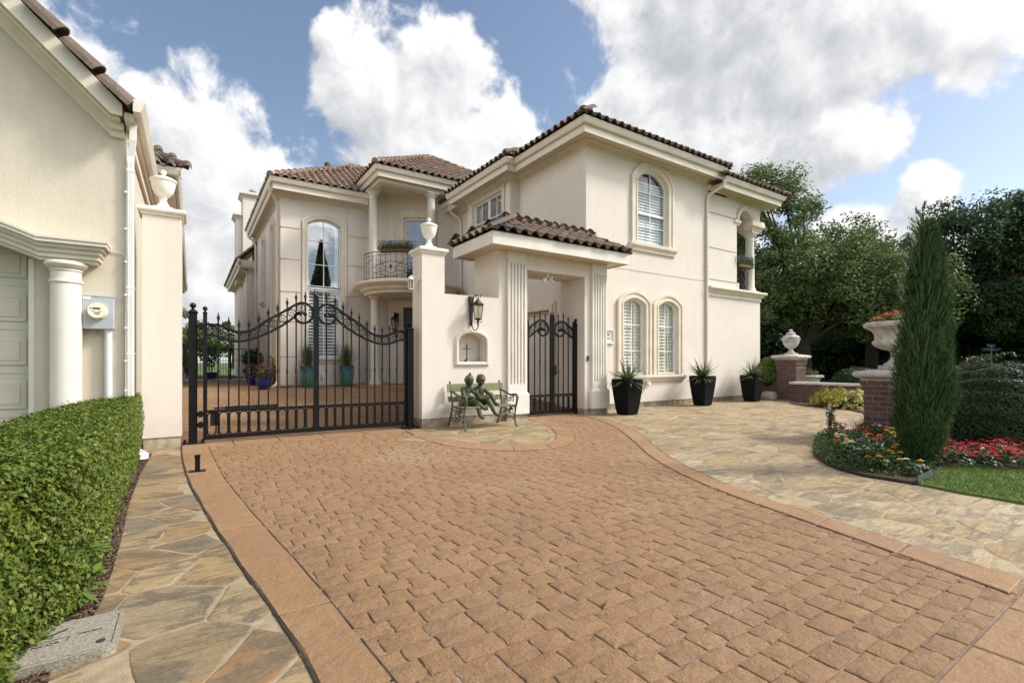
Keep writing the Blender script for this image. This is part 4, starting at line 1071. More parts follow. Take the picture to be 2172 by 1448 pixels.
    for pth in ([(2.2, 18.25, 7.38), (2.2, 18.25, 7.2), (2.24, 18.3, 7.05), (2.44, 18.62, 6.95), (2.50, 18.7, 6.8), (2.50, 18.7, .64), (2.42, 18.55, .48), (2.3, 18.35, .44)], [(2.2, 25.9, 7.38), (2.2, 25.9, 7.2), (2.44, 25.9, 7.0), (2.52, 25.9, 6.8), (2.52, 25.9, .5)], [(1.86, 26.5, 6.0), (1.86, 26.5, 5.8), (2.2, 26.6, 5.6), (2.24, 26.6, 5.4), (2.24, 26.6, .5)]):
        ds = MB(); ds.tube(pth, .045, 8); ds.build('downspout', 'gutter', H, smooth=40)
    r = MB(); p = .62
    E2 = [((2.19, 17.93, 7.52), (1, 0), (0, 1), 8.3, 4.0, True, False), ((2.19, 26.4, 7.52), (0, -1), (1, 0), 8.47, 4.0, False, True)]
    E3 = [((5.26, 16.46, 8.14), (1, 0), (0, 1), 7.3, 3.65, True, True), ((5.26, 23.8, 8.14), (0, -1), (1, 0), 7.34, 3.65, False, True), ((12.56, 16.46, 8.14), (0, 1), (-1, 0), 7.3, 3.65, True, True)]
    def outside(P): return not (P.x > 5.1 and P.y < 18.95) and not (P.x > 5.2 and P.y > 16.5 and (P.x - 5.26) * p + 8.14 > (P.y - 17.93) * p + 7.52 + .05)
    tile_plane(r, *E2[0][:3], p, *E2[0][3:], keep=outside)
    tile_plane(r, *E2[1][:3], p, *E2[1][3:])
    for q in E3: tile_plane(r, *q[:3], p, *q[3:])
    tile_plane(r, (1.80, 36, 6.1), (0, -1), (1, 0), 1.0, 9.9, 2.4, False, False)
    caps(r, (2.2, 17.94, 7.53), (6.18, 21.92, 10.0)); caps(r, (5.28, 16.48, 8.17), (8.9, 20.1, 10.42)); caps(r, (12.54, 16.48, 8.17), (8.92, 20.1, 10.42)); caps(r, (6.18, 21.9, 9.98), (12, 21.9, 9.98))
    r.build('roof', 'tile_red', H, fix=False)
    d = MB()
    e0 = E2[0][0]; d.add([(e0[0] + u, e0[1] + v_, e0[2] + v_ * p - .02) for u, v_ in ((0, 0), (3.05, 0), (3.05, 1.05), (8.3, 1.05), (8.3, 4), (4, 4))], [(0, 1, 2, 5), (2, 3, 4, 5)])
    for q in E2[1:] + E3: deck(d, *q[:3], p, *q[3:])
    deck(d, (1.80, 36, 6.1), (0, -1), (1, 0), 1.0, 9.9, 2.4, False, False)
    d.build('roof_deck', 'tile_dark', H, fix=False)
    v = MB(); v.lathe([(.09, 8.6), (.09, 9.50), (.13, 9.51), (.13, 9.61), (.09, 9.65)], 4.75, 21.2, 12); v.build('vent_pipe', 'tile_dark', H, smooth=40)
    ch = MB(); ch.box(2.28, 29.5, 5.5, 3.35, 30.7, 10.35); ch.box(1.98, 29.7, 5.5, 2.279, 30.9, 9.2)
    CH = [(0, 0), (.04, 0), (.06, .06), (.12, .10), (.16, .12), (.16, .22), (0, .22)]
    ch.sweep([(2.28, 30.7), (2.28, 29.5), (3.35, 29.5), (3.35, 30.7)][::-1], CH, 10.14); ch.sweep([(1.98, 30.9), (1.98, 29.7), (2.28, 29.7)][::-1], CH, 9.0)
    ch.box(2.2, 29.42, 10.361, 3.43, 30.78, 10.40); ch.box(1.9, 29.62, 9.221, 2.27, 30.9, 9.26); co = ch.build('chimney', 'stucco', H)
    fp = MB(); fp.lathe([(.13, 10.4), (.13, 10.62), (.2, 10.63), (.2, 10.68), (.1, 10.75)], 2.8, 30.0, 12); fp.build('flue', 'zinc', co, smooth=40)
    # entry porch: columns, beams, soffit, gutter
    cl = MB(); column_mb(cl, 5.62, 17.85, 4.15, 7.66, .16); column_mb(cl, 7.55, 16.95, 4.15, 7.66, .16)
    column_mb(cl, 5.66, 17.75, .46, 3.78, .165); column_mb(cl, 7.6, 16.95, .46, 3.78, .165)
    cl.build('porch_column', 'column', H, smooth=35)
    be = MB(); be.box(5.50, 16.75, 7.66, 5.75, 18.5, 7.83); be.box(5.75, 16.75, 7.66, 8.75, 17.08, 7.83); be.build('porch_beam', 'trim', H)
    so = MB(); so.box(5.37, 16.6, 7.82, 8.9, 19, 7.84); so.build('porch_ceiling', 'soffit', H)
    fl3 = [(8.9, 16.58), (5.38, 16.58), (5.38, 19.2)]
    f = MB(); f.sweep(fl3, FAS, 7.96); f.build('porch_fascia', 'fascia', H)
    gu = MB(); gu.sweep(fl3, GUT, 7.97); gu.build('porch_gutter', 'gutter', H)
    # curved balcony slab
    sl = MB(); cx, cy = 6.9, 17.55
    pr = [(0.2, 3.72), (1.62, 3.72), (1.66, 3.80), (1.76, 3.86), (1.80, 3.94), (1.92, 3.99), (2.0, 4.05), (2.0, 4.11), (1.94, 4.15), (.2, 4.15)]
    sl.lathe(pr, cx, cy, 56); sl.build('balcony_slab', 'trim', H, smooth=30)
    ra = MB(); R = 1.72
    def arcf(s): a = PI * 1.01 + s / R; return (cx + R * cos(a), cy + R * sin(a))
    balcony_rail(ra, arcf, 2.75, .98, 4.17, 14); ra.build('balcony_railing', 'iron', H)
    # upper french door and front door in the angled wall
    def trimset(z0, z1, w_):
        t = MB()
        for a, b in ((sd0 - w_, sd0), (sd1, sd1 + w_)): abox(t, a, b, 0, .06, z0, z1 + w_)
        abox(t, sd0, sd1, 0, .06, z1, z1 + w_); abox(t, sd0 - w_ * .55, sd0 - w_ * .5, .06, .075, z0, z1 + w_ * .5)
        return t
    trimset(4.2, 6.95, .28).build('door_trim', 'trim', H); trimset(.45, 3.42, .26).build('door_trim', 'trim', H)
    fd = MB()
    for a, b in ((sd0, sd0 + .11), (sd1 - .11, sd1)): abox(fd, a, b, -.04, -.09, 4.2, 6.95)
    abox(fd, sd0 + .11, sd1 - .11, -.04, -.09, 6.83, 6.95); abox(fd, sd0 + .11, sd1 - .11, -.04, -.09, 4.2, 4.45)
    for i in range(1, 3): abox(fd, sd0 + .11 + i * .26 - .012, sd0 + .11 + i * .26 + .012, -.05, -.075, 4.45, 6.83)
    for i in range(1, 6): abox(fd, sd0 + .11, sd1 - .11, -.051, -.074, 4.45 + i * .397 - .012, 4.45 + i * .397 + .012)
    fdo = fd.build('french_door', 'trim', H)
    gp = MB(); gp.add([A(sd0 + .1, -.08, 4.4), A(sd1 - .1, -.08, 4.4), A(sd1 - .1, -.08, 6.85), A(sd0 + .1, -.08, 6.85)], [(0, 1, 2, 3)]); gp.build('pane', 'glass_sky', fdo)
    bl = MB()
    for i in range(28): bl.add([A(sd0, -.12, 4.4 + i * .088), A(sd1, -.12, 4.4 + i * .088), A(sd1, -.16, 4.4 + i * .088 + .075), A(sd0, -.16, 4.4 + i * .088 + .075)], [(0, 1, 2, 3)])
    bl.build('blind', 'offwhite', fdo)
    fd = MB(); abox(fd, sd0, sd1, -.06, -.12, .45, 3.42)
    for z0, z1 in ((.65, 1.4), (1.6, 2.3), (2.45, 3.2)):
        for a in (sd0 + .12, sd0 + .56): abox(fd, a, a + .32, -.05, -.062, z0, z1)
    do = fd.build('front_door', 'door_black', H)
    hn = MB(); q = A(sd0 + .09, 0.0); hn.lathe([(.03, 1.52), (.045, 1.56), (.045, 1.6), (.03, 1.64)], q[0], q[1], 10); hn.tube([A(sd0 + .09, -.05, 1.45), A(sd0 + .09, .02, 1.42), A(sd0 + .09, .02, 1.25), A(sd0 + .09, -.05, 1.2)], .012, 6); hn.build('handle', 'silver', do, smooth=40)
    stp = MB(); stp.lathe([(2.1, .30), (2.1, .44), (2.06, .46)], 7.0, 17.9, 48); stp.build('entry_step', 'border', H, smooth=30)
build_house()
def text_mesh(txt, size, depth=.002, bold=False):
    cu = bpy.data.curves.new('lettering', 'FONT'); cu.body = txt; cu.size = size; cu.extrude = depth; cu.align_x = 'CENTER'; cu.align_y = 'CENTER'
    if bold: cu.offset = size * .012
    cu.resolution_u = 3
    o = bpy.data.objects.new('lettering', cu); COL.objects.link(o)
    dg = bpy.context.evaluated_depsgraph_get(); me = bpy.data.meshes.new_from_object(o.evaluated_get(dg))
    bpy.data.objects.remove(o); bpy.data.curves.remove(cu)
    return me
def text_obj(name, lines, m, parent, origin, ux, uy):
    """lettering lying in the plane spanned by ux, uy at origin (world); lines = [(text, size, dx, dy)]"""
    ux, uy = Vector(ux), Vector(uy); nz = ux.cross(uy)
    mb = MB()
    for t, s, dx, dy in lines:
        me = text_mesh(t, s)
        mb.add([tuple(Vector(origin) + ux * (v.co.x + dx) + uy * (v.co.y + dy) + nz * v.co.z) for v in me.vertices], [tuple(p.vertices) for p in me.polygons])
        bpy.data.meshes.remove(me)
    return mb.build(name, m, parent)

# ------------------------------------------------------------------ gateway, court wall, pillars
CAPM = [(-.02, 0), (.018, 0), (.024, .03), (.05, .045), (.06, .06), (.064, .085), (.056, .11), (.035, .12), (-.02, .12)]
def build_gateway():
    Y = 8.98
    g = thing('entrance_portico', 'cream stucco entrance gateway with fluted pilasters and small tiled hip roof', 'gateway', (7.2, 8.98, 0))
    w = MB()
    w.box(5.60, Y, .13, 6.36, 10.08, 3.78); w.box(8.10, Y, .13, 8.80, 9.648, 3.78); w.box(6.361, Y, 3.39, 8.099, 9.9, 3.78); w.box(8.101, 9.649, .13, 8.749, 9.9, 3.78)
    w.build('wall', 'stucco_gate', g)
    f = MB(); f.box(5.62, Y + .02, -.05, 6.35, 10.0, .135); f.box(5.76, Y - .08, -.05, 6.30, Y + .02, .132); f.build('footing', 'footing', g); f = MB(); f.box(8.11, Y + .02, -.05, 8.79, 9.66, .135); f.box(8.26, Y - .08, -.05, 8.80, Y + .02, .132); f.build('footing', 'footing', g)
    for x0, x1 in ((5.80, 6.29), (8.30, 8.79)):
        p = MB(); n = 5; L = x1 - x0; holes = []
        pitch = (L - .06) / n
        for i in range(n):
            a = x0 + .03 + pitch * i + .018; b = a + pitch - .036; r = (b - a) / 2; c = (a + b) / 2
            holes.append([(c - r * cos(PI * k / 6), .80 + r - r * sin(PI * k / 6)) for k in range(7)] + [(c + r * cos(PI * k / 6), 3.46 + r * sin(PI * k / 6)) for k in range(7)])
        p.panel(rect(x0, x1, .62, 3.76), holes, 'XZ', Y - .075, .035, 1)
        p.add([(x0 + .01, Y - .041, .7), (x1 - .01, Y - .041, .7), (x1 - .01, Y - .041, 3.6), (x0 + .01, Y - .041, 3.6)], [(0, 1, 2, 3)])
        for x in (x0, x1): p.add([(x, Y - .075, .62), (x, Y, .62), (x, Y, 3.76), (x, Y - .075, 3.76)], [(0, 1, 2, 3)])
        po = p.build('fluted_pilaster', 'trim_light', g)
        q = MB(); q.rbox(x0 - .06, Y - .125, .13, x1 + .05, Y - .001, .585, .012); q.sweep([(x0 - .055, Y), (x0 - .055, Y - .12), (x1 + .045, Y - .12), (x1 + .045, Y)], [(-.02, .57), (0, .57), (-.03, .62), (-.08, .625), (-.08, .57)], 0, side=-1)
        q.build('plinth', 'trim_light', po)
    fa = MB(); fl = [(9.12, 9.648), (9.12, 8.53), (5.19, 8.53), (5.19, 10.28), (8.74, 10.28)]
    fa.sweep(fl, [(-.04, 3.735), (0, 3.735), (0, 4.0), (-.04, 4.0)], 0, side=-1); fa.sweep(fl, [(0.001, 3.955), (.012, 3.955), (.012, 4.005), (.001, 4.005)], 0, side=-1)
    fa.build('fascia', 'trim_light', g)
    so = MB(); so.box(5.22, 8.56, 3.765, 9.09, 9.64, 3.775); so.box(5.22, 9.641, 3.765, 8.74, 10.25, 3.775); so.build('soffit', 'soffit', g)
    r = MB(); p = .55
    E = [((5.13, 8.47, 4.02), (1, 0), (0, 1), 4.05, .84, True, True), ((5.13, 10.34, 4.02), (0, -1), (1, 0), 1.87, .84, True, True), ((9.18, 8.47, 4.02), (0, 1), (-1, 0), 1.2, .84, True, False), ((8.74, 10.34, 4.02), (-1, 0), (0, -1), 3.61, .84, False, True)]
    for q in E: tile_plane(r, *q[:3], p, *q[3:], ex=.31, tw=.285)
    zr = 4.545
    caps(r, (5.15, 8.49, 4.03), (6.06, 9.40, zr), r=.115, ex=.32); caps(r, (9.16, 8.49, 4.03), (8.25, 9.40, zr), r=.115, ex=.32); caps(r, (5.15, 10.32, 4.03), (6.06, 9.41, zr), r=.115, ex=.32)
    caps(r, (6.0, 9.40, zr + .05), (8.74, 9.40, zr + .05), r=.12, ex=.34)
    r.build('roof', 'tile', g, fix=False)
    d = MB()
    for q in E: deck(d, *q[:3], p, *q[3:])
    d.build('roof_deck', 'tile_dark', g, fix=False)

    c = thing('courtyard_wall', 'low cream stucco wall with arched niche beside the fluted gateway', 'wall', (4.9, 8.98, 0))
    niche = [(4.607, 1.30), (5.263, 1.30), (5.263, 1.70)] + [(4.935 + .328 * cos(a), 1.70 + .205 * sin(a) ** .85) for a in [PI * i / 12 for i in range(1, 12)]] + [(4.607, 1.70)]
    w = MB(); w.panel(rect(4.225, 5.599, .165, 2.69), [niche], 'XZ', Y + .001, .27, 1)
    w.box(4.225, 9.27, .165, 5.599, 9.32, 2.69); w.add([(4.225, Y + .001, 2.69), (5.599, Y + .001, 2.69), (5.599, 9.3, 2.69), (4.225, 9.3, 2.69)], [(0, 1, 2, 3)])
    w.build('wall', 'stucco_gate', c)
    t = MB()
    k = len(niche); cx, cz = 4.935, 1.6
    def sc_(p, d): 
        v = Vector((p[0] - cx, p[1] - cz)); return (cx + v.x * (1 + d / .33), cz + v.y * (1 + d / .31))
    for a, b, o in ((.078, .055, .035), (.055, .022, .05), (.022, 0, .03)): t.ring([sc_(p, a) for p in niche], [sc_(p, b) for p in niche], 'XZ', Y - o, Y + .02)
    t.build('niche_moulding', 'trim_light', c)
    f = MB(); f.box(4.21, Y + .015, -.05, 5.61, 9.3, .168); f.build('footing', 'footing', c)

    for label, x0, x1, y0, y1, z0, z1, zf in (('tall cream pillar at the right end of the driveway gate, lamp on its side', 3.74, 4.224, 8.83, 9.31, .18, 3.43, -.05), ('tall cream pillar standing between the neighbour house and the driveway gate', -.615, -.13, 9.0, 9.5, .16, 3.50, -.05)):
        p = thing('gate_pillar', label, 'pillar', ((x0 + x1) / 2, (y0 + y1) / 2, 0), 0, 'stucco pillars carrying urns at the driveway gate')
        m = MB(); m.box(x0, y0, z0, x1, y1, z1); m.build('shaft', 'stucco_gate', p)
        m = MB(); m.box(x0 + .012, y0 + .015, zf, x1 - .012, y1 - .01, z0 + .004); m.build('footing', 'footing', p)
        m = MB(); m.sweep([(x0, y0), (x1, y0), (x1, y1), (x0, y1)], [(a, b) for a, b in CAPM], z1, closed=True, side=-1); m.box(x0 - .02, y0 - .02, z1 + .02, x1 + .02, y1 + .02, z1 + .119); m.build('cap', 'urn_white', p)
def lidded_urn(x, y, z, h, label):
    u = thing('urn', label, 'urn', (x, y, z), 0, 'ivory urn finials on the gate pillars')
    b = MB(); k_ = .87; q = .125; b.rbox(x - q, y - q, z, x + q, y + q, z + .055, .006)
    b.lathe([(.125 * k_, z + .05), (.125 * k_, z + .07), (.10 * k_, z + .085), (.075 * k_, z + .12), (.052 * k_, z + .165), (.048 * k_, z + .19), (.062 * k_, z + .20), (.062 * k_, z + .212), (.05 * k_, z + .22), (.10 * k_, z + .245), (.145 * k_, z + .30), (.172 * k_, z + .37), (.182 * k_, z + .43), (.185 * k_, z + .46), (.20 * k_, z + .465), (.205 * k_, z + .48), (.20 * k_, z + .495)], x, y, 32)
    b.build('bowl', 'urn_white', u, smooth=35)
    l = MB(); l.lathe([(.19 * k_, z + .494), (.16 * k_, z + .515), (.09 * k_, z + .54), (.04 * k_, z + .55), (.026 * k_, z + .56), (.024 * k_, z + .575), (.045 * k_, z + .59), (.05 * k_, z + .61), (.042 * k_, z + .633), (.015 * k_, z + .648)], x, y, 32); l.build('lid', 'urn_white', u, smooth=35)
build_gateway()
lidded_urn(3.985, 9.06, 3.55, .65, 'ivory lidded urn on the pillar next to the tiled gateway')
lidded_urn(-.37, 9.24, 3.62, .65, 'ivory lidded urn on the pillar beside the neighbour house')

# ------------------------------------------------------------------ iron gates
def spiral(cx, cz, r0, r1, a0, a1, n=26): return [(cx + (r0 + (r1 - r0) * i / n) * cos(a0 + (a1 - a0) * i / n), cz + (r0 + (r1 - r0) * i / n) * sin(a0 + (a1 - a0) * i / n)) for i in range(n + 1)]
def gate_leaf(name, label, cat_, loc, W, top, low, pickets, zlow, zmid, knob, z_in, z_out, mirror, ps=.011, group=None, spike=.16, ringr=.066, ov=.118):
    """leaf hinged at x=0 (outer stile), meeting stile at x=W; mirror flips it"""
    s = -1 if mirror else 1
    t = thing(name, label, cat_, loc, 0, group)
    def X(p): return (p[0] * s, 0, p[1])
    def interp(line, x):
        best = None
        for a, b in zip(line, line[1:]):
            if min(a[0], b[0]) - 1e-9 <= x <= max(a[0], b[0]) + 1e-9 and abs(a[0] - b[0]) > 1e-6:
                z = a[1] + (b[1] - a[1]) * (x - a[0]) / (b[0] - a[0]); best = z if best is None else max(best, z)
        return best
    fr = MB()
    fr.box(-.028 * s, -.028, zlow - .03, .028 * s, .028, z_out); fr.box((W - .03) * s, -.028, zlow - .03, (W + .022) * s, .028, z_in)
    fr.box(.028 * s, -.02, zlow - .03, (W - .03) * s, .02, zlow + .035); fr.box(.028 * s, -.018, zmid - .02, (W - .03) * s, .018, zmid + .02)
    fr.lathe([(.034, z_out), (.036, z_out + .012), (.016, z_out + .03), (.014, z_out + .04), (.030, z_out + .056), (.036, z_out + .078), (.028, z_out + .10), (.006, z_out + .115)], 0, 0, 12)
    zi = z_in; fr.lathe([(.03, zi), (.034, zi + .012), (.02, zi + .03), (.032, zi + .05), (.03, zi + .07), (.016, zi + .10), (.003, zi + .175)], (W - .004) * s, 0, 8)
    fr.build('frame', 'iron', t, local=True)
    tl, ll = smooth_line(top, 2), smooth_line(low, 2)
    cr = MB()
    cr.flatpath([X(p) for p in tl], .042, .036, (0, 1, 0)); cr.flatpath([X(p) for p in ll], .038, .036, (0, 1, 0))
    e = tl[-1]; cr.add(*ball(e[0] * s, 0, e[1], .034)); e = ll[-1]; cr.add(*ball(e[0] * s, 0, e[1], .034))
    cr.build('scroll_rail', 'iron', t, local=True)
    rg = MB(); xs = [0] + list(pickets) + [W - .01]
    for a, b in zip(xs, xs[1:]):
        x = (a + b) / 2; zt = interp([p for p in top if p[0] <= W], x); zl = interp(low, x)
        if zt is None or zl is None: continue
        c = (zt + zl) / 2; r = min(ringr, (zt - zl) / 2 - .012)
        if r < .02: continue
        rg.tube([X((x + r * cos(2 * PI * i / 20), c + r * sin(2 * PI * i / 20))) for i in range(20)], .0065, 5, closed=True)
        rg.tube([X(p) for p in spiral(x, c, r * .98, r * .18, PI * .15, PI * 2.9)], .0062, 5)
        e = spiral(x, c, r * .98, r * .18, PI * .15, PI * 2.9)[-1]; rg.add(*ball(e[0] * s, 0, e[1], .012))
        rg.box((a + .01) * s, -.008, c - .006, (x - r) * s, .008, c + .006); rg.box((x + r) * s, -.008, c - .006, (b - .01) * s, .008, c + .006)
    rg.build('ring_scrolls', 'iron', t, local=True)
    ovb = MB()
    for a, b in zip(xs, xs[1:]):
        c = (a + b) / 2; z = (zlow + zmid) / 2 + .005; ry = (zmid - zlow) / 2 - .026; rx = min(ov / 2, (b - a) / 2 - .012); st = ry - rx
        P = [(c + rx * cos(PI * i / 10), z + st + rx * sin(PI * i / 10)) for i in range(11)] + [(c - rx * cos(PI * i / 10), z - st - rx * sin(PI * i / 10)) for i in range(11)]
        ovb.tube([X(p) for p in P], .0105, 6, closed=True)
        for q in (a, b):
            if 0 < q < W - .02: ovb.box((q - .026) * s, -.013, z - .006, (q + .02) * s, .012, z + .006)
    ovb.build('oval_band', 'iron', t, local=True)
    for x in pickets:
        pk = MB(); zt = interp([p for p in top if p[0] <= W], x) or z_in
        tip = zt + spike
        q = ps; pk.box((x - q) * s, -q, zlow, (x + q) * s, q, tip - .10)
        pk.lathe([(.016, tip - .10), (.022, tip - .095), (.012, tip - .08), (.026, tip - .065), (.022, tip - .045), (.010, tip - .01), (.001, tip + .045)], x * s, 0, 6)
        for dz in (-.028, .0, .028): pk.lathe([(.014, knob + dz - .013), (.024 if dz == 0 else .019, knob + dz - .004), (.024 if dz == 0 else .019, knob + dz + .004), (.014, knob + dz + .013)], x * s, 0, 8)
        pk.build('picket', 'iron', t, local=True)
    return t
def ball(x, y, z, r, n=8):
    vs = []; fs = []
    for i in range(1, n):
        for j in range(n): a, b = PI * i / n, 2 * PI * j / n; vs.append((x + r * sin(a) * cos(b), y + r * sin(a) * sin(b), z + r * cos(a)))
    for i in range(n - 2):
        for j in range(n): fs.append((i * n + j, i * n + (j + 1) % n, (i + 1) * n + (j + 1) % n, (i + 1) * n + j))
    vs += [(x, y, z + r), (x, y, z - r)]; k = len(vs)
    for j in range(n): fs += [(k - 2, (j + 1) % n, j), (k - 1, (n - 2) * n + j, (n - 2) * n + (j + 1) % n)]
    return vs, fs
TOP = [(0, 1.895), (.14, 1.893), (.20, 1.885), (.27, 1.855), (.36, 1.805), (.48, 1.785), (.60, 1.80), (.70, 1.845), (.86, 1.985), (1.05, 2.10), (1.22, 2.215), (1.33, 2.295), (1.42, 2.335), (1.51, 2.325), (1.59, 2.27), (1.625, 2.18), (1.61, 2.075), (1.54, 1.995), (1.45, 1.975), (1.37, 2.00), (1.325, 2.065), (1.33, 2.13), (1.37, 2.16), (1.41, 2.14)]
LOW = [(0, 1.725), (.10, 1.725), (.18, 1.70), (.30, 1.65), (.42, 1.632), (.56, 1.645), (.70, 1.69), (.86, 1.765), (1.02, 1.855), (1.18, 1.965), (1.32, 2.085), (1.38, 2.15), (1.44, 2.165), (1.49, 2.14)]
PK = [.180, .325, .470, .615, .760, .905, 1.050, 1.198, 1.342, 1.492]
L1 = gate_leaf('driveway_gate', 'hinged half of the black driveway gate with motor arm along its rail', 'gate leaf', (.175, 9.12, 0), 1.655, TOP, LOW, PK, .09, .51, 1.14, 2.43, 2.07, False, group='halves of the black scrolled driveway gate', spike=.175)
op = MB(); op.box(.28, .03, .525, 1.05, .075, .575); op.box(.07, .03, .27, .19, .10, .49); op.tube([(.12, .05, .55), (1.04, .05, .555)], .016, 8); op.build('gate_opener', 'dark_plastic', L1, local=True)
L2 = gate_leaf('driveway_gate', 'half of the black driveway gate nearer the lamp pillar, without motor arm', 'gate leaf', (3.495, 9.05, 0), 1.635, TOP, LOW, [p * .988 for p in PK], .09, .51, 1.14, 2.40, 1.96, True, group='halves of the black scrolled driveway gate', spike=.175)
L2.rotation_euler.z = math.atan2(-.07, 1.635) 
TOPS = [(0, 2.075), (.06, 2.11), (.14, 2.17), (.24, 2.245), (.36, 2.30), (.46, 2.29), (.56, 2.23), (.615, 2.12), (.60, 2.01), (.53, 1.935), (.44, 1.92), (.36, 1.95), (.32, 2.01), (.33, 2.07), (.37, 2.09), (.40, 2.07)]
LOWS = [(0, 1.87), (.10, 1.925), (.20, 1.99), (.30, 2.065), (.38, 2.11), (.44, 2.10), (.47, 2.07)]
S1 = gate_leaf('pedestrian_gate', 'half of the walk-in black gate without the lock, by the bench side', 'gate leaf', (6.60, 9.30, 0), .70, TOPS, LOWS, [.20, .36, .52], .08, .49, 1.28, 2.36, 2.20, False, group='halves of the black walk-in gate', spike=.21)
S2 = gate_leaf('pedestrian_gate', 'half of the walk-in black gate with the lock box and lever handle', 'gate leaf', (8.02, 9.30, 0), .66, TOPS, LOWS, [.18, .34, .50], .08, .49, 1.28, 2.36, 2.20, True, group='halves of the black walk-in gate', spike=.21)
lk = MB(); lk.rbox(-.70, -.045, .98, -.58, .045, 1.22, .01); lk.tube([(-.60, -.05, 1.06), (-.60, -.085, 1.06), (-.50, -.085, 1.06)], .011, 8); lk.build('lock', 'iron', S2, local=True)
def gate_post(x, y, z, r, label, base=True):
    p = thing('gate_post', label, 'gate post', (x, y, 0), 0, 'black iron gate posts')
    m = MB(); m.rbox(-r, -r, 0, r, r, z, .012); m.rbox(-r - .012, -r - .012, z, r + .012, r + .012, z + .03, .006)
    m.build('shaft', 'iron', p, local=True)
    c = MB(); c.lathe([(r, z + .03), (r * .75, z + .055), (r * .35, z + .07), (.016, z + .085)], 0, 0, 12); c.add(*ball(0, 0, z + .125, .045, 12)); c.build('ball_cap', 'iron', p, smooth=50, local=True)
    if base:
        b = MB(); b.rbox(-.14, -.13, .004, .16, .13, .022, .004)
        for i, j in ((-.11, -.1), (.13, -.1), (.13, .1), (-.11, .1)): b.lathe([(.02, .022), (.02, .04), (.012, .041), (.012, .055)], i, j, 6)
        b.build('base_plate', 'iron', p, local=True)
    return p
q = gate_post(.013, 9.22, 2.07, .058, 'thick black post with ball top that hangs the motor half of the gate')
h = MB()
for z in (.30, .47, 1.62, 1.86): h.box(.058, -.12, z - .03, .14, -.05, z + .03); h.lathe([(.028, z - .05), (.028, z + .05)], .10, -.09, 10)
h.build('hinge', 'iron', q, local=True)
gate_post(3.565, 9.02, 1.92, .062, 'thick black post with ball top against the lamp pillar')
gate_post(6.50, 9.30, 2.05, .038, 'slim black post holding the walk-in gate on its bench side', False)
gate_post(8.085, 9.30, 2.22, .045, 'slim black post holding the walk-in gate on its doorbell side', False)
st = thing('gate_stop', 'short black steel stop standing on the smooth drive border', 'gate stop', (.055, 6.83, 0))
m = MB(); m.rbox(-.085, -.05, .004, .085, .05, .014, .003); m.build('base_plate', 'iron', st, local=True)
m = MB(); m.rbox(-.026, -.02, .014, .026, .02, .17, .005); m.rbox(-.03, -.026, .168, .03, .026, .20, .006); m.build('upright', 'iron', st, local=True)

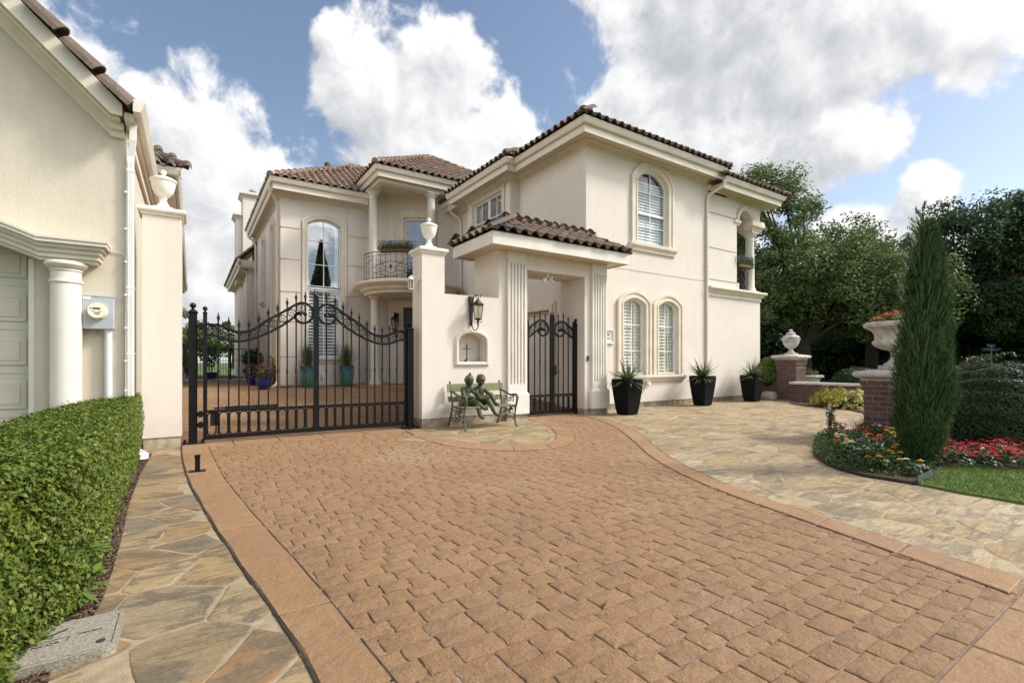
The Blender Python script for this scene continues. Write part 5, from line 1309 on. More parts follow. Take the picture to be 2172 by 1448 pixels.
# ------------------------------------------------------------------ neighbour house
def build_neighbour():
    n = thing('neighbour_house', 'cream stucco neighbour house with steep gable, garage column and dark barge tiles', 'house', (-2, 8.47, 0))
    def ln(c): return lambda x: c - 1.016 * x
    lo, hi = ln(3.637), ln(3.90)
    def T(x): d = max(0, -1.58 - x); return 2.85 + .44 * d - .10 * d * d
    xs = [-3.75 + i * .21 for i in range(11)]
    hole = [(-3.75, .01), (-1.70, .01), (-1.70, T(-1.70) - .27)] + [(x, T(x) - .27) for x in xs[::-1][1:]]
    w = MB(); w.panel([(-5, 0), (-.75, 0), (-.75, 4.40), (-.9, hi(-.9) - .05), (-5, hi(-5) - .05)], [hole], 'XZ', 8.47, .2, 1)
    w.add([(-.75, 8.47, 0), (-.75, 13, 0), (-.75, 13, 4.6), (-.75, 8.47, 4.6)], [(0, 1, 2, 3)])
    w.box(-5, 13, 0, -.62, 34, 5.2); w.box(-5, 12.9, 0, -4.8, 8.6, 5)
    w.build('wall', 'stucco_near', n)
    gd = MB(); gd.box(-3.9, 8.70, 0, -1.6, 8.75, 3.6)
    for i in range(5):
        z = .06 + i * .56
        gd.box(-3.9, 8.692, z - .028, -1.6, 8.699, z - .016)
        for j in range(3):
            x1 = -1.78 - j * .68; gd.rbox(x1 - .56, 8.685, z + .07, x1, 8.705, z + .44, .012); gd.rbox(x1 - .50, 8.678, z + .13, x1 - .06, 8.69, z + .38, .01)
    gd.build('garage_door', 'garage_paint', n)
    jb = MB(); jb.box(-1.72, 8.46, 0, -1.67, 8.69, 2.6); jb.build('door_jamb', 'column', n)
    c = MB(); r = .155
    c.lathe([(r, 0), (r, 2.0), (r * .985, 2.30), (r * 1.08, 2.305), (r * 1.1, 2.32), (r * 1.08, 2.335), (r * .98, 2.34), (r * .98, 2.45), (r * 1.06, 2.455), (r * 1.06, 2.475), (r * 1.0, 2.48), (r * 1.25, 2.50), (r * 1.38, 2.53), (r * 1.38, 2.55), (r * 1.2, 2.575)], -1.345, 8.33, 40)
    c.build('column', 'column', n, smooth=30)
    e = MB(); xs2 = [-1.04, -1.58] + [-1.65 - .1 * i for i in range(24)]
    for out, b, t, ex in ((.16, -.275, -.235, .0), (.20, -.235, -.175, .03), (.24, -.175, -.12, .05), (.29, -.12, -.075, .08), (.345, -.075, -.03, .12), (.36, -.03, 0, .13)):
        X = [xs2[0] + ex] + xs2[1:]
        e.prism([(x, T(x) + b) for x in X] + [(x, T(x) + t) for x in X[::-1]], 'XZ', 8.47 - out - (.04 if out > 0 else 0), 8.48)
    e.build('entablature', 'column', n)
    rk = MB()                                             # raking cornice with its short return
    for c0, c1, y0, xe in ((-.02, .10, 8.20, -.80), (-.085, -.02, 8.36, -.775), (-.15, -.085, 8.42, -.765)):
        A = ln(3.637 + c0 * 1.4); B_ = ln(3.637 + c1 * 1.4)
        xk = -.90; rk.prism([(-5, A(-5)), (xk, A(xk)), (xe, A(xk)), (xe, min(B_(xk), A(xk) + .16)), (xk - .01, B_(xk - .01)), (-5, B_(-5))], 'XZ', y0, 8.475)
    rk.build('raking_cornice', 'trim', n)
    fb = MB(); fb.prism([(-5, lo(-5)), (-.885, lo(-.885)), (-.765, lo(-.885)), (-.765, hi(-.765)), (-5, hi(-5))], 'XZ', 8.13, 8.165); fb.build('barge_board', 'fascia', n)
    bt = MB(); caps(bt, (-.73, 8.15, hi(-.73) + .005), (-5, 8.15, hi(-5) + .005), r=.155, ex=.50)
    tile_plane(bt, (-.66, 8.30, 4.66), (0, 1), (-1, 0), 1.0, 5.0, 3.2, False, False)
    tile_plane(bt, (-1.9, 12.55, 5.42), (1, 0), (0, 1), .75, 1.75, 1.4, True, True); caps(bt, (-.18, 12.57, 5.46), (-1.5, 13.9, 6.4)); tile_plane(bt, (-.32, 12.6, 5.40), (0, 1), (-1, 0), .75, 20, 1.4, True, False)
    bt.build('barge_tile', 'tile_dark', n, fix=False)
    dk = MB(); deck(dk, (-.66, 8.15, 4.66), (0, 1), (-1, 0), 1.0, 5.0, 3.2, False, False); deck(dk, (-.32, 12.6, 5.40), (0, 1), (-1, 0), .75, 20, 1.4, True, False); dk.build('roof_deck', 'tile_dark', n, fix=False)
    gu = MB(); gu.sweep([(-.645, 8.02), (-.645, 13.0)], GUT, 4.58, side=-1); gu.sweep([(-1.9, 12.62), (-.33, 12.62), (-.33, 33)], GUT, 5.26, side=-1); gu.build('gutter', 'gutter', n)
    so = MB(); so.box(-.75, 8.17, 4.52, -.645, 12.9, 4.60); so.box(-.62, 12.64, 5.15, -.335, 33, 5.28); so.box(-1.9, 12.64, 5.15, -.62, 12.99, 5.28); so.box(-.749, 8.6, 4.36, -.70, 12.9, 4.52); so.build('soffit', 'fascia', n)
    d = MB()
    def dsp(pts, w, dpt):
        d.flatpath(pts, w, dpt, (0, 1, 0))
    dsp([(-.665, 8.36, 4.60), (-.672, 8.37, 4.32), (-.70, 8.42, 4.10), (-.70, 8.42, .22)], .074, .06)
    for i in (-.022, 0, .022): d.box(-.70 + i - .004, 8.384, .25, -.70 + i + .004, 8.392, 4.05)
    d.bar((-.70, 8.42, .24), (-.61, 8.22, .07), .085, .06)
    d.bar((-.63, 8.25, .085), (-.525, 8.03, .045), .10, .07)
    for z in (3.9, 2.3, 1.4, .6): d.box(-.745, 8.383, z, -.655, 8.46, z + .02)
    d.build('downspout', 'whitepaint', n)
    cable = MB(); cable.tube([(-1.0, 8.44, 2.845), (-.9, 8.45, 2.80), (-.765, 8.44, 2.765), (-.752, 8.41, 2.70), (-.752, 8.40, .6)], .006, 5); cable.tube([(-.742, 8.40, 3.95), (-.742, 8.40, 2.2), (-.735, 8.39, 2.02)], .005, 5)
    for z in (3.6, 3.1, 2.65, 2.2, 1.75, 1.3, .9): cable.box(-.765, 8.385, z, -.735, 8.43, z + .022)
    tag(cable.build('cable', 'whitepaint'), 'thin white cable clipped along the white downspout', 'cable')
build_neighbour()

# ------------------------------------------------------------------ fixtures on the walls
def build_fixtures():
    t = thing('electric_meter', 'grey steel electricity meter box with round glass dial and conduit', 'electric meter', (-1.02, 8.47, 1.73))
    m = MB(); m.rbox(-1.19, 8.33, 1.73, -.87, 8.468, 2.165, .008); m.box(-1.195, 8.325, 2.155, -.865, 8.46, 2.17); m.build('box', 'zinc', t)
    def disc(mb, y0, y1, r, cx=-1.035, cz=1.965, n=28):
        P = [(cx + r * cos(2 * PI * i / n), cz + r * sin(2 * PI * i / n)) for i in range(n)]; mb.prism(P, 'XZ', y0, y1)
    m = MB(); disc(m, 8.30, 8.33, .105); disc(m, 8.245, 8.30, .092); m.build('dial', 'blind_cream', t)
    m = MB(); m.box(-1.075, 8.242, 1.985, -1.0, 8.2449, 2.005); m.box(-1.105, 8.242, 1.99, -1.083, 8.2449, 2.0)
    for x in (-1.085, -1.065, -1.02, -.998): m.box(x, 8.242, 1.955, x + .012, 8.2449, 1.962)
    for z in (1.94, 1.93, 1.915): m.box(-1.06, 8.2425, z, -1.005, 8.2448, z + .004)
    m.build('display', 'dark_plastic', t)
    m = MB(); m.box(-1.185, 8.327, 2.12, -1.105, 8.3295, 2.15); m.build('sticker', 'whitepaint', t)
    m = MB(); m.tube([(-.935, 8.40, 1.74), (-.935, 8.40, .3)], .042, 14); m.tube([(-.935, 8.40, 1.74), (-.935, 8.40, 1.70)], .048, 14); m.build('conduit', 'conduit', t, smooth=40)
    m = MB(); m.tube([(-1.045, 8.35, 1.735), (-1.055, 8.345, 1.70), (-1.03, 8.345, 1.695), (-1.025, 8.35, 1.735)], .004, 5); m.box(-1.06, 8.335, 1.672, -1.02, 8.345, 1.698); m.build('seal_tag', 'silver', t)
    # big bronze lantern on the court wall
    def lantern(x, y, z, s, label, mat_, dirx, diry, group):
        """lantern whose back plate sits on the wall at (x,y); (dirx,diry) points away from the wall"""
        L = thing('wall_lantern', label, 'wall lantern', (x, y, z), 0, group)
        d = Vector((dirx, diry, 0)).normalized(); sd_ = Vector((-d.y, d.x, 0))
        def P(o, h, k=0): v = Vector((x, y, z)) + d * (o * s) + Vector((0, 0, h * s)) + sd_ * (k * s); return tuple(v)
        b = MB()
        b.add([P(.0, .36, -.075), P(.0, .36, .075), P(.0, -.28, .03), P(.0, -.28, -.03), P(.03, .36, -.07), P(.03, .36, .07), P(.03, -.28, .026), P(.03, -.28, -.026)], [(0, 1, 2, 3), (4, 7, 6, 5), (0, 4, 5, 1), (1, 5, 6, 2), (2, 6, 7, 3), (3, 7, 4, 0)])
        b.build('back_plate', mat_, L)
        for pth, rr, nn in (([P(.03, .12), P(.06, .24), P(.10, .34), P(.16, .39), P(.22, .37), P(.25, .31), P(.235, .27)], .012, 6), ([P(.03, -.16), P(.04, -.30), P(.10, -.385), P(.18, -.39), P(.235, -.33), P(.235, -.27)], .012, 6), ([P(.30, .31), P(.33, .335), P(.335, .365), P(.305, .375), P(.29, .35)], .008, 5), ([P(.20, .30), P(.17, .33), P(.15, .36)], .008, 5)):
            a = MB(); a.tube(pth, rr * s, nn); a.build('scroll_arm', mat_, L)
        c = P(.235, 0); bz = z; f = MB(); k = 6
        def lat(mb, prof, nn): mb.lathe([(r * s, bz + h * s) for r, h in prof], c[0], c[1], nn)
        lat(f, [(.13, .145), (.142, .15), (.142, .175), (.115, .185), (.085, .225), (.055, .24), (.04, .27), (.015, .29)], k)
        lat(f, [(.06, -.165), (.085, -.155), (.085, -.14), (.06, -.13)], k); lat(f, [(.012, -.30), (.026, -.285), (.014, -.255), (.03, -.225), (.022, -.20), (.055, -.165)], 10)
        for i in range(k):
            a_ = 2 * PI * i / k; f.bar((c[0] + .083 * s * cos(a_), c[1] + .083 * s * sin(a_), bz - .14 * s), (c[0] + .128 * s * cos(a_), c[1] + .128 * s * sin(a_), bz + .15 * s), .012 * s, .012 * s)
            f.tube([(c[0] + .085 * s * cos(a_), c[1] + .085 * s * sin(a_), bz - .15 * s), (c[0] + .10 * s * cos(a_), c[1] + .10 * s * sin(a_), bz - .20 * s), (c[0] + .05 * s * cos(a_), c[1] + .05 * s * sin(a_), bz - .235 * s), (c[0] + .015 * s * cos(a_), c[1] + .015 * s * sin(a_), bz - .22 * s)], .006 * s, 4)
        f.build('cage', mat_, L)
        g = MB()
        g.add([(c[0] + .078 * s * cos(2 * PI * i / k), c[1] + .078 * s * sin(2 * PI * i / k), bz - .138 * s) for i in range(k)] + [(c[0] + .122 * s * cos(2 * PI * i / k), c[1] + .122 * s * sin(2 * PI * i / k), bz + .148 * s) for i in range(k)], [(i, (i + 1) % k, k + (i + 1) % k, k + i) for i in range(k)])
        g.build('glass', 'glass_lamp', L)
        cn = MB()
        for dx in (-.03, .03): cn.lathe([(.011 * s, bz - .13 * s), (.011 * s, bz - .02 * s), (.014 * s, bz - .015 * s), (.004 * s, bz + .05 * s)], c[0] + dx * s, c[1], 8)
        cn.build('candle', 'offwhite', L)
        return L
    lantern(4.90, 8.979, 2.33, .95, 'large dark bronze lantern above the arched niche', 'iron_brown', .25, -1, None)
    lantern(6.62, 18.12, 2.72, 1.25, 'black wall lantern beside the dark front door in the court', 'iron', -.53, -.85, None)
    # small white coach light on the pillar
    L = thing('coach_light', 'small white coach light on the side of the lamp pillar', 'wall lamp', (3.74, 8.98, 2.9))
    m = MB(); m.prism([(8.98 + .06 * cos(2 * PI * i / 16), 2.93 + .06 * sin(2 * PI * i / 16)) for i in range(16)], 'YZ', 3.705, 3.7395); m.tube([(3.71, 8.98, 2.93), (3.66, 8.98, 2.96), (3.62, 8.98, 2.985), (3.58, 8.98, 2.975)], .014, 6); m.build('bracket', 'whitepaint', L)
    m = MB(); m.lathe([(.062, 2.90), (.075, 2.905), (.05, 2.95), (.02, 2.975), (.012, 2.99)], 3.575, 8.98, 6); m.lathe([(.035, 2.71), (.055, 2.715), (.055, 2.73), (.03, 2.735)], 3.575, 8.98, 6)
    for i in range(6): a = 2 * PI * i / 6; m.bar((3.575 + .05 * cos(a), 8.98 + .05 * sin(a), 2.73), (3.575 + .06 * cos(a), 8.98 + .06 * sin(a), 2.905), .009, .009)
    m.build('cage', 'whitepaint', L)
    m = MB(); m.lathe([(.048, 2.73), (.058, 2.90)], 3.575, 8.98, 6); m.build('glass', 'glass_lamp', L)
    m = MB(); m.add(*ball(3.575, 8.98, 2.80, .028)); m.build('bulb', 'offwhite', L, smooth=60)
    # silver cross in the niche
    c = thing('cross', 'ornate silver standing cross inside the arched niche', 'cross', (4.87, 9.10, 1.30))
    m = MB(); m.lathe([(.075, 1.301), (.07, 1.315), (.04, 1.345), (.022, 1.36)], 4.87, 9.10, 20); m.build('base', 'silver', c, smooth=40)
    m = MB(); m.lathe([(.010, 1.355)] + [(.020 if i % 2 else .011, 1.36 + .022 * i) for i in range(1, 14)] + [(.012, 1.665), (.002, 1.71)], 4.87, 9.10, 8)
    for s in (-1, 1):
        P = [(4.87 + s * (.0 + .012 * i), 9.10, 1.575) for i in range(10)]; m.tube(P, [.012, .018, .012, .018, .012, .016, .01, .012, .007, .001], 6)
        m.tube([(4.87 + s * .015, 9.1, 1.60), (4.87 + s * .03, 9.1, 1.615), (4.87 + s * .045, 9.1, 1.60)], .005, 4)
    m.build('upright', 'silver', c, smooth=60)
    # camera under the gateway lintel
    c = thing('security_camera', 'white twin-head floodlight camera under the gateway ceiling', 'security camera', (7.07, 9.2, 3.39))
    m = MB(); m.lathe([(.06, 3.355), (.07, 3.36), (.07, 3.3895)], 7.10, 9.22, 16); m.tube([(7.10, 9.22, 3.36), (7.08, 9.2, 3.31), (7.02, 9.18, 3.28)], .016, 8); m.tube([(7.10, 9.22, 3.36), (7.14, 9.18, 3.31), (7.18, 9.16, 3.30)], .016, 8); m.build('mount', 'whitepaint', c)
    m = MB(); m.add(*ball(7.0, 9.17, 3.235, .062, 12)); m.build('lamp_head', 'whitepaint', c, smooth=60)
    m = MB(); m.rbox(7.15, 9.07, 3.20, 7.25, 9.2, 3.33, .015); h = m.build('camera_head', 'whitepaint', c)
    m = MB(); m.box(7.175, 9.064, 3.225, 7.225, 9.069, 3.31); m.build('lens_panel', 'dark_plastic', h)
    # doorbell, plaque
    d = thing('doorbell', 'black and silver video doorbell on the gateway pier', 'doorbell', (8.20, 8.98, 1.38))
    m = MB(); m.rbox(8.165, 8.952, 1.32, 8.225, 8.979, 1.45, .006); m.build('housing', 'silver', d)
    m = MB(); m.box(8.170, 8.9495, 1.385, 8.220, 8.9515, 1.445); m.add(*ball(8.195, 8.952, 1.35, .014)); m.build('face', 'dark_plastic', d)
    p = thing('address_plaque', 'recessed stone house number plaque reading 28 half hidden by the pilaster', 'house number', (9.5, 9.65, 2.0))
    m = MB(); m.ring(rect(9.22, 9.76, 1.80, 2.19), rect(9.25, 9.735, 1.825, 2.165), 'XZ', 9.60, 9.649); m.add([(9.25, 9.602, 1.825), (9.735, 9.602, 1.825), (9.735, 9.602, 2.165), (9.25, 9.602, 2.165), (9.29, 9.645, 1.88), (9.68, 9.645, 1.88), (9.68, 9.645, 2.13), (9.29, 9.645, 2.13)], [(0, 1, 5, 4), (1, 2, 6, 5), (2, 3, 7, 6), (3, 0, 4, 7), (4, 5, 6, 7)]); m.build('plate', 'trim_light', p)
    text_obj('lettering', [('28', .115, .07, .035), ('NGLES', .05, .065, -.065)], 'dark_plastic', p, (9.485, 9.643, 2.005), (1, 0, 0), (0, 0, 1))
    # overflow outlets low on the wall
    for x, z, lab in ((11.10, .66, 'white pipe vent on the wall between the window and its black planter'), (14.02, .74, 'white pipe vent on the wall beside the downspout')):
        v = thing('pipe_vent', lab, 'pipe vent', (x, 9.65, z), 0, 'white pipe vents low on the wall')
        m = MB(); m.tube([(x - .10, 9.66, z - .11), (x - .10, 9.60, z - .11), (x - .04, 9.57, z - .11), (x, 9.57, z - .09), (x, 9.57, z - .02)], .024, 8); m.build('pipe', 'blind_cream', v, smooth=50)
        m = MB(); m.lathe([(.03, z - .035), (.068, z - .03), (.068, z + .035), (.06, z + .045)], x, 9.57, 16); m.build('cap', 'whitepaint', v, smooth=40)
    b = thing('hose_valve', 'rusty brass hose valve on the wall behind the biggest planter', 'hose valve', (8.98, 9.62, .5))
    m = MB(); m.tube([(8.93, 9.66, .52), (8.93, 9.55, .52), (9.03, 9.50, .52), (9.05, 9.50, .44)], .022, 8); m.tube([(9.04, 9.50, .42), (9.05, 9.48, .25), (9.03, 9.49, .02)], .012, 6); m.build('pipe', 'bark', b)
    m = MB(); m.lathe([(.05, .56), (.055, .575), (.05, .59)], 8.98, 9.52, 10); m.lathe([(.03, .46), (.04, .5), (.03, .56)], 8.98, 9.52, 10); m.build('handle', 'iron_brown', b)
    o = thing('outlet_box', 'small white weatherproof outlet box low on the court wall between the teal pots', 'outlet box', (3.98, 18.45, .78))
    m = MB(); m.rbox(3.93, 18.41, .72, 4.03, 18.471, .87, .01); m.tube([(3.98, 18.44, .72), (3.98, 18.44, .47)], .018, 6); m.build('cover', 'whitepaint', o)
    # utility box lid in the flagstones
    u = thing('utility_box', 'grey concrete utility box lid set among flagstones under the hedge', 'utility box', (-.5, 2.97, 0))
    def rr(x0, x1, y0, y1, r): return [(cx + r * cos(a), cy + r * sin(a)) for cx, cy, s in ((x1 - r, y0 + r, -PI / 2), (x1 - r, y1 - r, 0), (x0 + r, y1 - r, PI / 2), (x0 + r, y0 + r, PI)) for a in [s + PI / 2 * i / 5 for i in range(6)]]
    x0, x1, y0, y1 = -.82, -.285, 2.775, 3.165
    m = MB(); m.ring(rr(x0, x1, y0, y1, .05), rr(x0 + .018, x1 - .018, y0 + .018, y1 - .018, .04), 'XY', -.05, .035); m.build('rim', 'granite', u)
    m = MB(); m.prism(rr(x0 + .022, x1 - .022, y0 + .022, y1 - .022, .037), 'XY', -.04, .036); m.build('lid', 'granite', u)
    m = MB(); m.box(-.44, 2.985, .0365, -.40, 2.993, .038); m.box(-.395, 2.985, .0365, -.355, 2.993, .038); m.lathe([(.017, .0365), (.017, .039)], -.345, 2.86, 14); m.bar((-.60, 3.0, .037), (-.49, 3.07, .037), .012, .002); m.bar((-.60, 2.975, .037), (-.47, 2.985, .037), .003, .0015); m.bar((-.47, 2.985, .037), (-.475, 2.945, .037), .003, .0015)
    m.build('slot', 'joint', u)
    text_obj('lettering', [('NCOR', .032, 0, 0)], 'joint', u, (-.545, 2.945, .0358), (.995, .10, 0), (-.10, .995, 0))
build_fixtures()
# ------------------------------------------------------------------ bench and bronze children
def skin_mesh(verts, edges, radii, root=0, sub=2):
    me = bpy.data.meshes.new('skin'); me.from_pydata(verts, edges, []); me.update()
    o = bpy.data.objects.new('skin', me); COL.objects.link(o)
    md = o.modifiers.new('s', 'SKIN'); md.use_smooth_shade = True
    for i, r in enumerate(radii):
        r = (r, r) if not isinstance(r, tuple) else r
        me.skin_vertices[0].data[i].radius = r
        me.skin_vertices[0].data[i].use_root = (i == root)
    ss = o.modifiers.new('b', 'SUBSURF'); ss.levels = sub; ss.render_levels = sub
    dg = bpy.context.evaluated_depsgraph_get(); out = bpy.data.meshes.new_from_object(o.evaluated_get(dg))
    bpy.data.objects.remove(o); bpy.data.meshes.remove(me)
    return out
def figure(parent, name, J, R, E, head, hr, face, hands, m, label):
    """body as one skinned surface; the head, face and hands are joined into the same mesh"""
    names = list(J); idx = {k: i for i, k in enumerate(names)}
    me = skin_mesh([J[k] for k in names], [(idx[a], idx[b]) for a, b in E], [R[k] for k in names], idx['pelvis'])
    mb = MB(); mb.add([tuple(v.co) for v in me.vertices], [tuple(p.vertices) for p in me.polygons])
    hx, hy, hz = head; f = Vector(face).normalized(); s = f.cross(Vector((0, 0, 1))).normalized(); u = s.cross(f)
    def HP(a, b, c): v = Vector(head) + s * a * hr + f * b * hr + u * c * hr; return tuple(v)
    vs, fs = ball(0, 0, 0, 1, 14)
    mb.add([HP(x * (.86 - .16 * max(0, -z)), y * (.96 - .05 * max(0, -z)), z * 1.12) for x, y, z in vs], fs)
    def blob(a, b, c, ra, rb, rc):
        v, q = ball(0, 0, 0, 1, 8); mb.add([HP(a + x * ra, b + y * rb, c + z * rc) for x, y, z in v], q)
    blob(0, .95, -.12, .13, .17, .16); blob(0, .86, -.52, .26, .12, .07); blob(0, .80, -.80, .24, .16, .18)      # nose, mouth, chin
    for q in (-1, 1):
        blob(q * .34, .84, .08, .17, .10, .08); blob(q * .35, .84, .24, .2, .10, .05); blob(q * .42, .70, -.30, .24, .2, .2); blob(q * .88, .0, -.08, .10, .18, .24)  # eyes, brows, cheeks, ears
    for wrist, tip, side in hands:                        # palm, four fingers of different lengths, thumb from the side of the palm
        w, t = Vector(wrist), Vector(tip); d = (t - w).normalized(); sv = Vector(side).normalized(); up = d.cross(sv).normalized()
        mb.tube([w, w + d * .02, w + d * .042], [.016, .021, .018], 8)
        for i, ln in enumerate((.028, .034, .032, .024)):
            b = w + d * .036 + sv * (.0105 * (i - 1.5)); mb.tube([b, b + d * ln * .55 - up * .003, b + d * ln - up * .012], [.0064, .0058, .004], 5)
        b = w + d * .012 - sv * .018; mb.tube([b, b + d * .016 - sv * .010, b + d * .032 - sv * .008], [.0075, .0065, .0045], 5)
    o = mb.build(name, m, parent, smooth=70); o['label'] = label
    return o, HP
def build_bench():
    b = thing('bench', 'olive green slatted bench with cast iron arms under the niche', 'bench', (4.88, 8.4, 0))
    x0, x1 = 4.30, 5.46
    s = MB()
    for y in (8.13, 8.235, 8.34, 8.445, 8.55): s.rbox(x0 - .03, y - .046, .405 + (8.55 - y) * .02, x1 + .03, y + .046, .43 + (8.55 - y) * .02, .006)
    s.build('seat', 'bench_green', b)
    r = MB()
    for (z0, z1, y0) in ((.70, .855, 8.70), (.505, .61, 8.655)):
        r.add([(x0 - .07, y0 - .012, z0), (x1 + .07, y0 - .012, z0), (x1 + .07, y0 + .022, z1), (x0 - .07, y0 + .022, z1), (x0 - .07, y0 + .016, z0), (x1 + .07, y0 + .016, z0), (x1 + .07, y0 + .05, z1), (x0 - .07, y0 + .05, z1)], [(0, 1, 2, 3), (7, 6, 5, 4), (0, 4, 5, 1), (3, 2, 6, 7), (0, 3, 7, 4), (1, 5, 6, 2)])
    r.build('backrest', 'bench_green', b)
    for x in (x0, x1):
        f = MB()
        f.tube([(x, 8.07, .012), (x, 8.10, .03), (x, 8.135, .12), (x, 8.14, .26), (x, 8.11, .40), (x, 8.07, .50), (x, 8.05, .575), (x, 8.075, .63), (x, 8.14, .645), (x, 8.30, .625), (x, 8.45, .655), (x, 8.60, .70), (x, 8.70, .72)], [.022, .02, .018, .018, .02, .022, .028, .030, .026, .022, .022, .022, .02], 8)
        f.tube([(x, 8.82, .012), (x, 8.80, .03), (x, 8.735, .16), (x, 8.66, .32), (x, 8.63, .43), (x, 8.66, .58), (x, 8.71, .74), (x, 8.745, .885)], .019, 8)
        f.tube([(x, 8.11, .40), (x, 8.35, .385), (x, 8.63, .42)], .017, 8); f.add(*ball(x, 8.75, .895, .022)); f.add(*ball(x, 8.06, .01, .026)); f.add(*ball(x, 8.83, .01, .026))
        o = f.build('side_frame', 'bench_iron', b, smooth=60)
        g = MB()
        for (cy, cz, r0, r1, a0, a1) in ((8.27, .29, .09, .02, 0, 7.5), (8.45, .28, .09, .02, PI, PI + 7.5), (8.36, .18, .07, .015, -1, 6.5), (8.36, .33, .05, .012, 2, 8.5), (8.23, .53, .065, .015, 0, 7.5), (8.37, .53, .06, .015, PI, PI + 7.5), (8.50, .55, .07, .015, -1, 6)):
            g.tube([(x, cy + (r0 + (r1 - r0) * i / 22) * cos(a0 + (a1 - a0) * i / 22), cz + (r0 + (r1 - r0) * i / 22) * sin(a0 + (a1 - a0) * i / 22)) for i in range(23)], .009, 5)
        for p, q in (((8.14, .22), (8.60, .36)), ((8.14, .36), (8.70, .22)), ((8.2, .13), (8.36, .25)), ((8.55, .12), (8.36, .25)), ((8.14, .2), (8.2, .13)), ((8.70, .22), (8.55, .12))): g.tube([(x, p[0], p[1]), (x, q[0], q[1])], .009, 5)
        for (cy, cz) in ((8.36, .25), (8.27, .34), (8.45, .34), (8.30, .57), (8.44, .60), (8.2, .6)): g.add(*ball(x, cy, cz, .024, 6))
        g.build('scrollwork', 'bench_iron', o)
    st = thing('bronze_statue', 'green bronze sculpture of two children reading a book on the bench', 'statue', (4.7, 8.4, .44))
    Eb = [('pelvis', 'belly'), ('belly', 'chest'), ('chest', 'neck'), ('neck', 'headb'), ('chest', 'shl'), ('shl', 'ell'), ('ell', 'wrl'), ('chest', 'shr'), ('shr', 'elr'), ('elr', 'wrr'), ('pelvis', 'hil'), ('hil', 'knl'), ('knl', 'anl'), ('anl', 'tol'), ('pelvis', 'hir'), ('hir', 'knr'), ('knr', 'anr'), ('anr', 'tor')]
    R = dict(pelvis=(.105, .09), belly=(.098, .082), chest=(.104, .082), neck=.044, headb=.050, shl=.054, ell=.041, wrl=.027, shr=.054, elr=.041, wrr=.027, hil=.082, knl=.058, anl=.038, tol=.028, hir=.082, knr=.058, anr=.038, tor=.028)
    G = dict(pelvis=(4.52, 8.47, .505), belly=(4.52, 8.47, .61), chest=(4.525, 8.455, .715), neck=(4.535, 8.435, .80), headb=(4.54, 8.42, .85),
             shl=(4.425, 8.45, .755), ell=(4.415, 8.36, .62), wrl=(4.585, 8.225, .60), shr=(4.625, 8.44, .755), elr=(4.70, 8.36, .635), wrr=(4.71, 8.24, .635),
             hil=(4.47, 8.43, .50), knl=(4.575, 8.20, .545), anl=(4.70, 8.07, .39), tol=(4.765, 8.02, .40), hir=(4.575, 8.43, .50), knr=(4.60, 8.15, .475), anr=(4.62, 8.08, .245), tor=(4.665, 8.01, .215))
    g, HP = figure(st, 'girl', G, R, Eb, (4.545, 8.395, .93), .094, (.35, -1, -.42), [((4.585, 8.225, .60), (4.66, 8.18, .60), (0, 0, 1)), ((4.71, 8.24, .635), (4.72, 8.17, .62), (1, 0, 0))], 'patina', 'bronze girl with a topknot, legs crossed')
    h = MB(); v, q = ball(0, 0, 0, 1, 14)
    v2 = []
    for x, y, z in v:
        k = 1.13 + .02 * sin(9 * math.atan2(x, y))
        if y > .25 and z < .42: k = .86
        if z < -.35: k = min(k, .9)
        v2.append(HP(x * .88 * k, y * .96 * k - .03, z * 1.12 * k))
    h.add(v2, q); c = HP(0, -.25, 1.36); h.add(*ball(c[0], c[1], c[2], .030, 8)); c = HP(-.1, -.75, -.45); h.add(*ball(c[0], c[1], c[2], .036, 8))
    h.build('hair', 'patina_light', g, smooth=70)
    k = MB(); k.lathe([(.155, .44), (.165, .46), (.15, .53), (.115, .60), (.10, .64)], 4.525, 8.44, 18); k.build('skirt', 'patina', g, smooth=60)
    B = dict(pelvis=(4.83, 8.47, .505), belly=(4.825, 8.465, .61), chest=(4.815, 8.445, .715), neck=(4.80, 8.42, .805), headb=(4.80, 8.405, .855),
             shl=(4.715, 8.445, .755), ell=(4.70, 8.33, .64), wrl=(4.775, 8.23, .61), shr=(4.92, 8.44, .75), elr=(5.0, 8.34, .62), wrr=(4.875, 8.235, .615),
             hil=(4.775, 8.43, .50), knl=(4.86, 8.14, .52), anl=(4.93, 8.05, .29), tol=(4.99, 7.98, .255), hir=(4.885, 8.43, .51), knr=(4.955, 8.26, .675), anr=(5.01, 8.16, .47), tor=(5.04, 8.08, .45))
    bo, HP = figure(st, 'boy', B, R, Eb, (4.795, 8.375, .935), .096, (-.25, -1, -.48), [((4.775, 8.23, .61), (4.76, 8.16, .59), (1, 0, 0)), ((4.875, 8.235, .615), (4.81, 8.18, .60), (0, 0, 1))], 'patina', 'bronze boy with curly hair, one knee raised')
    h = MB()
    v2 = []
    for x, y, z in v:
        k = 1.10 + .05 * sin(11 * math.atan2(x, y)) * sin(7 * z)
        if y > .30 and z < .38: k = .86
        if z < -.45: k = min(k, .9)
        v2.append(HP(x * .88 * k, y * .96 * k - .03, z * 1.12 * k))
    h.add(v2, q)
    for i in range(26):
        a = random.uniform(0, 2 * PI); e = random.uniform(.1, 1.35); p = (cos(e) * cos(a) * .93, cos(e) * sin(a) * .98 - .05, sin(e) * 1.2)
        if p[1] > .5 and p[2] < .45: continue
        c = HP(*p); h.add(*ball(c[0], c[1], c[2], .021, 6))
    h.build('hair', 'patina_light', bo, smooth=70)
    bk = MB(); c = Vector((4.735, 8.165, .585))
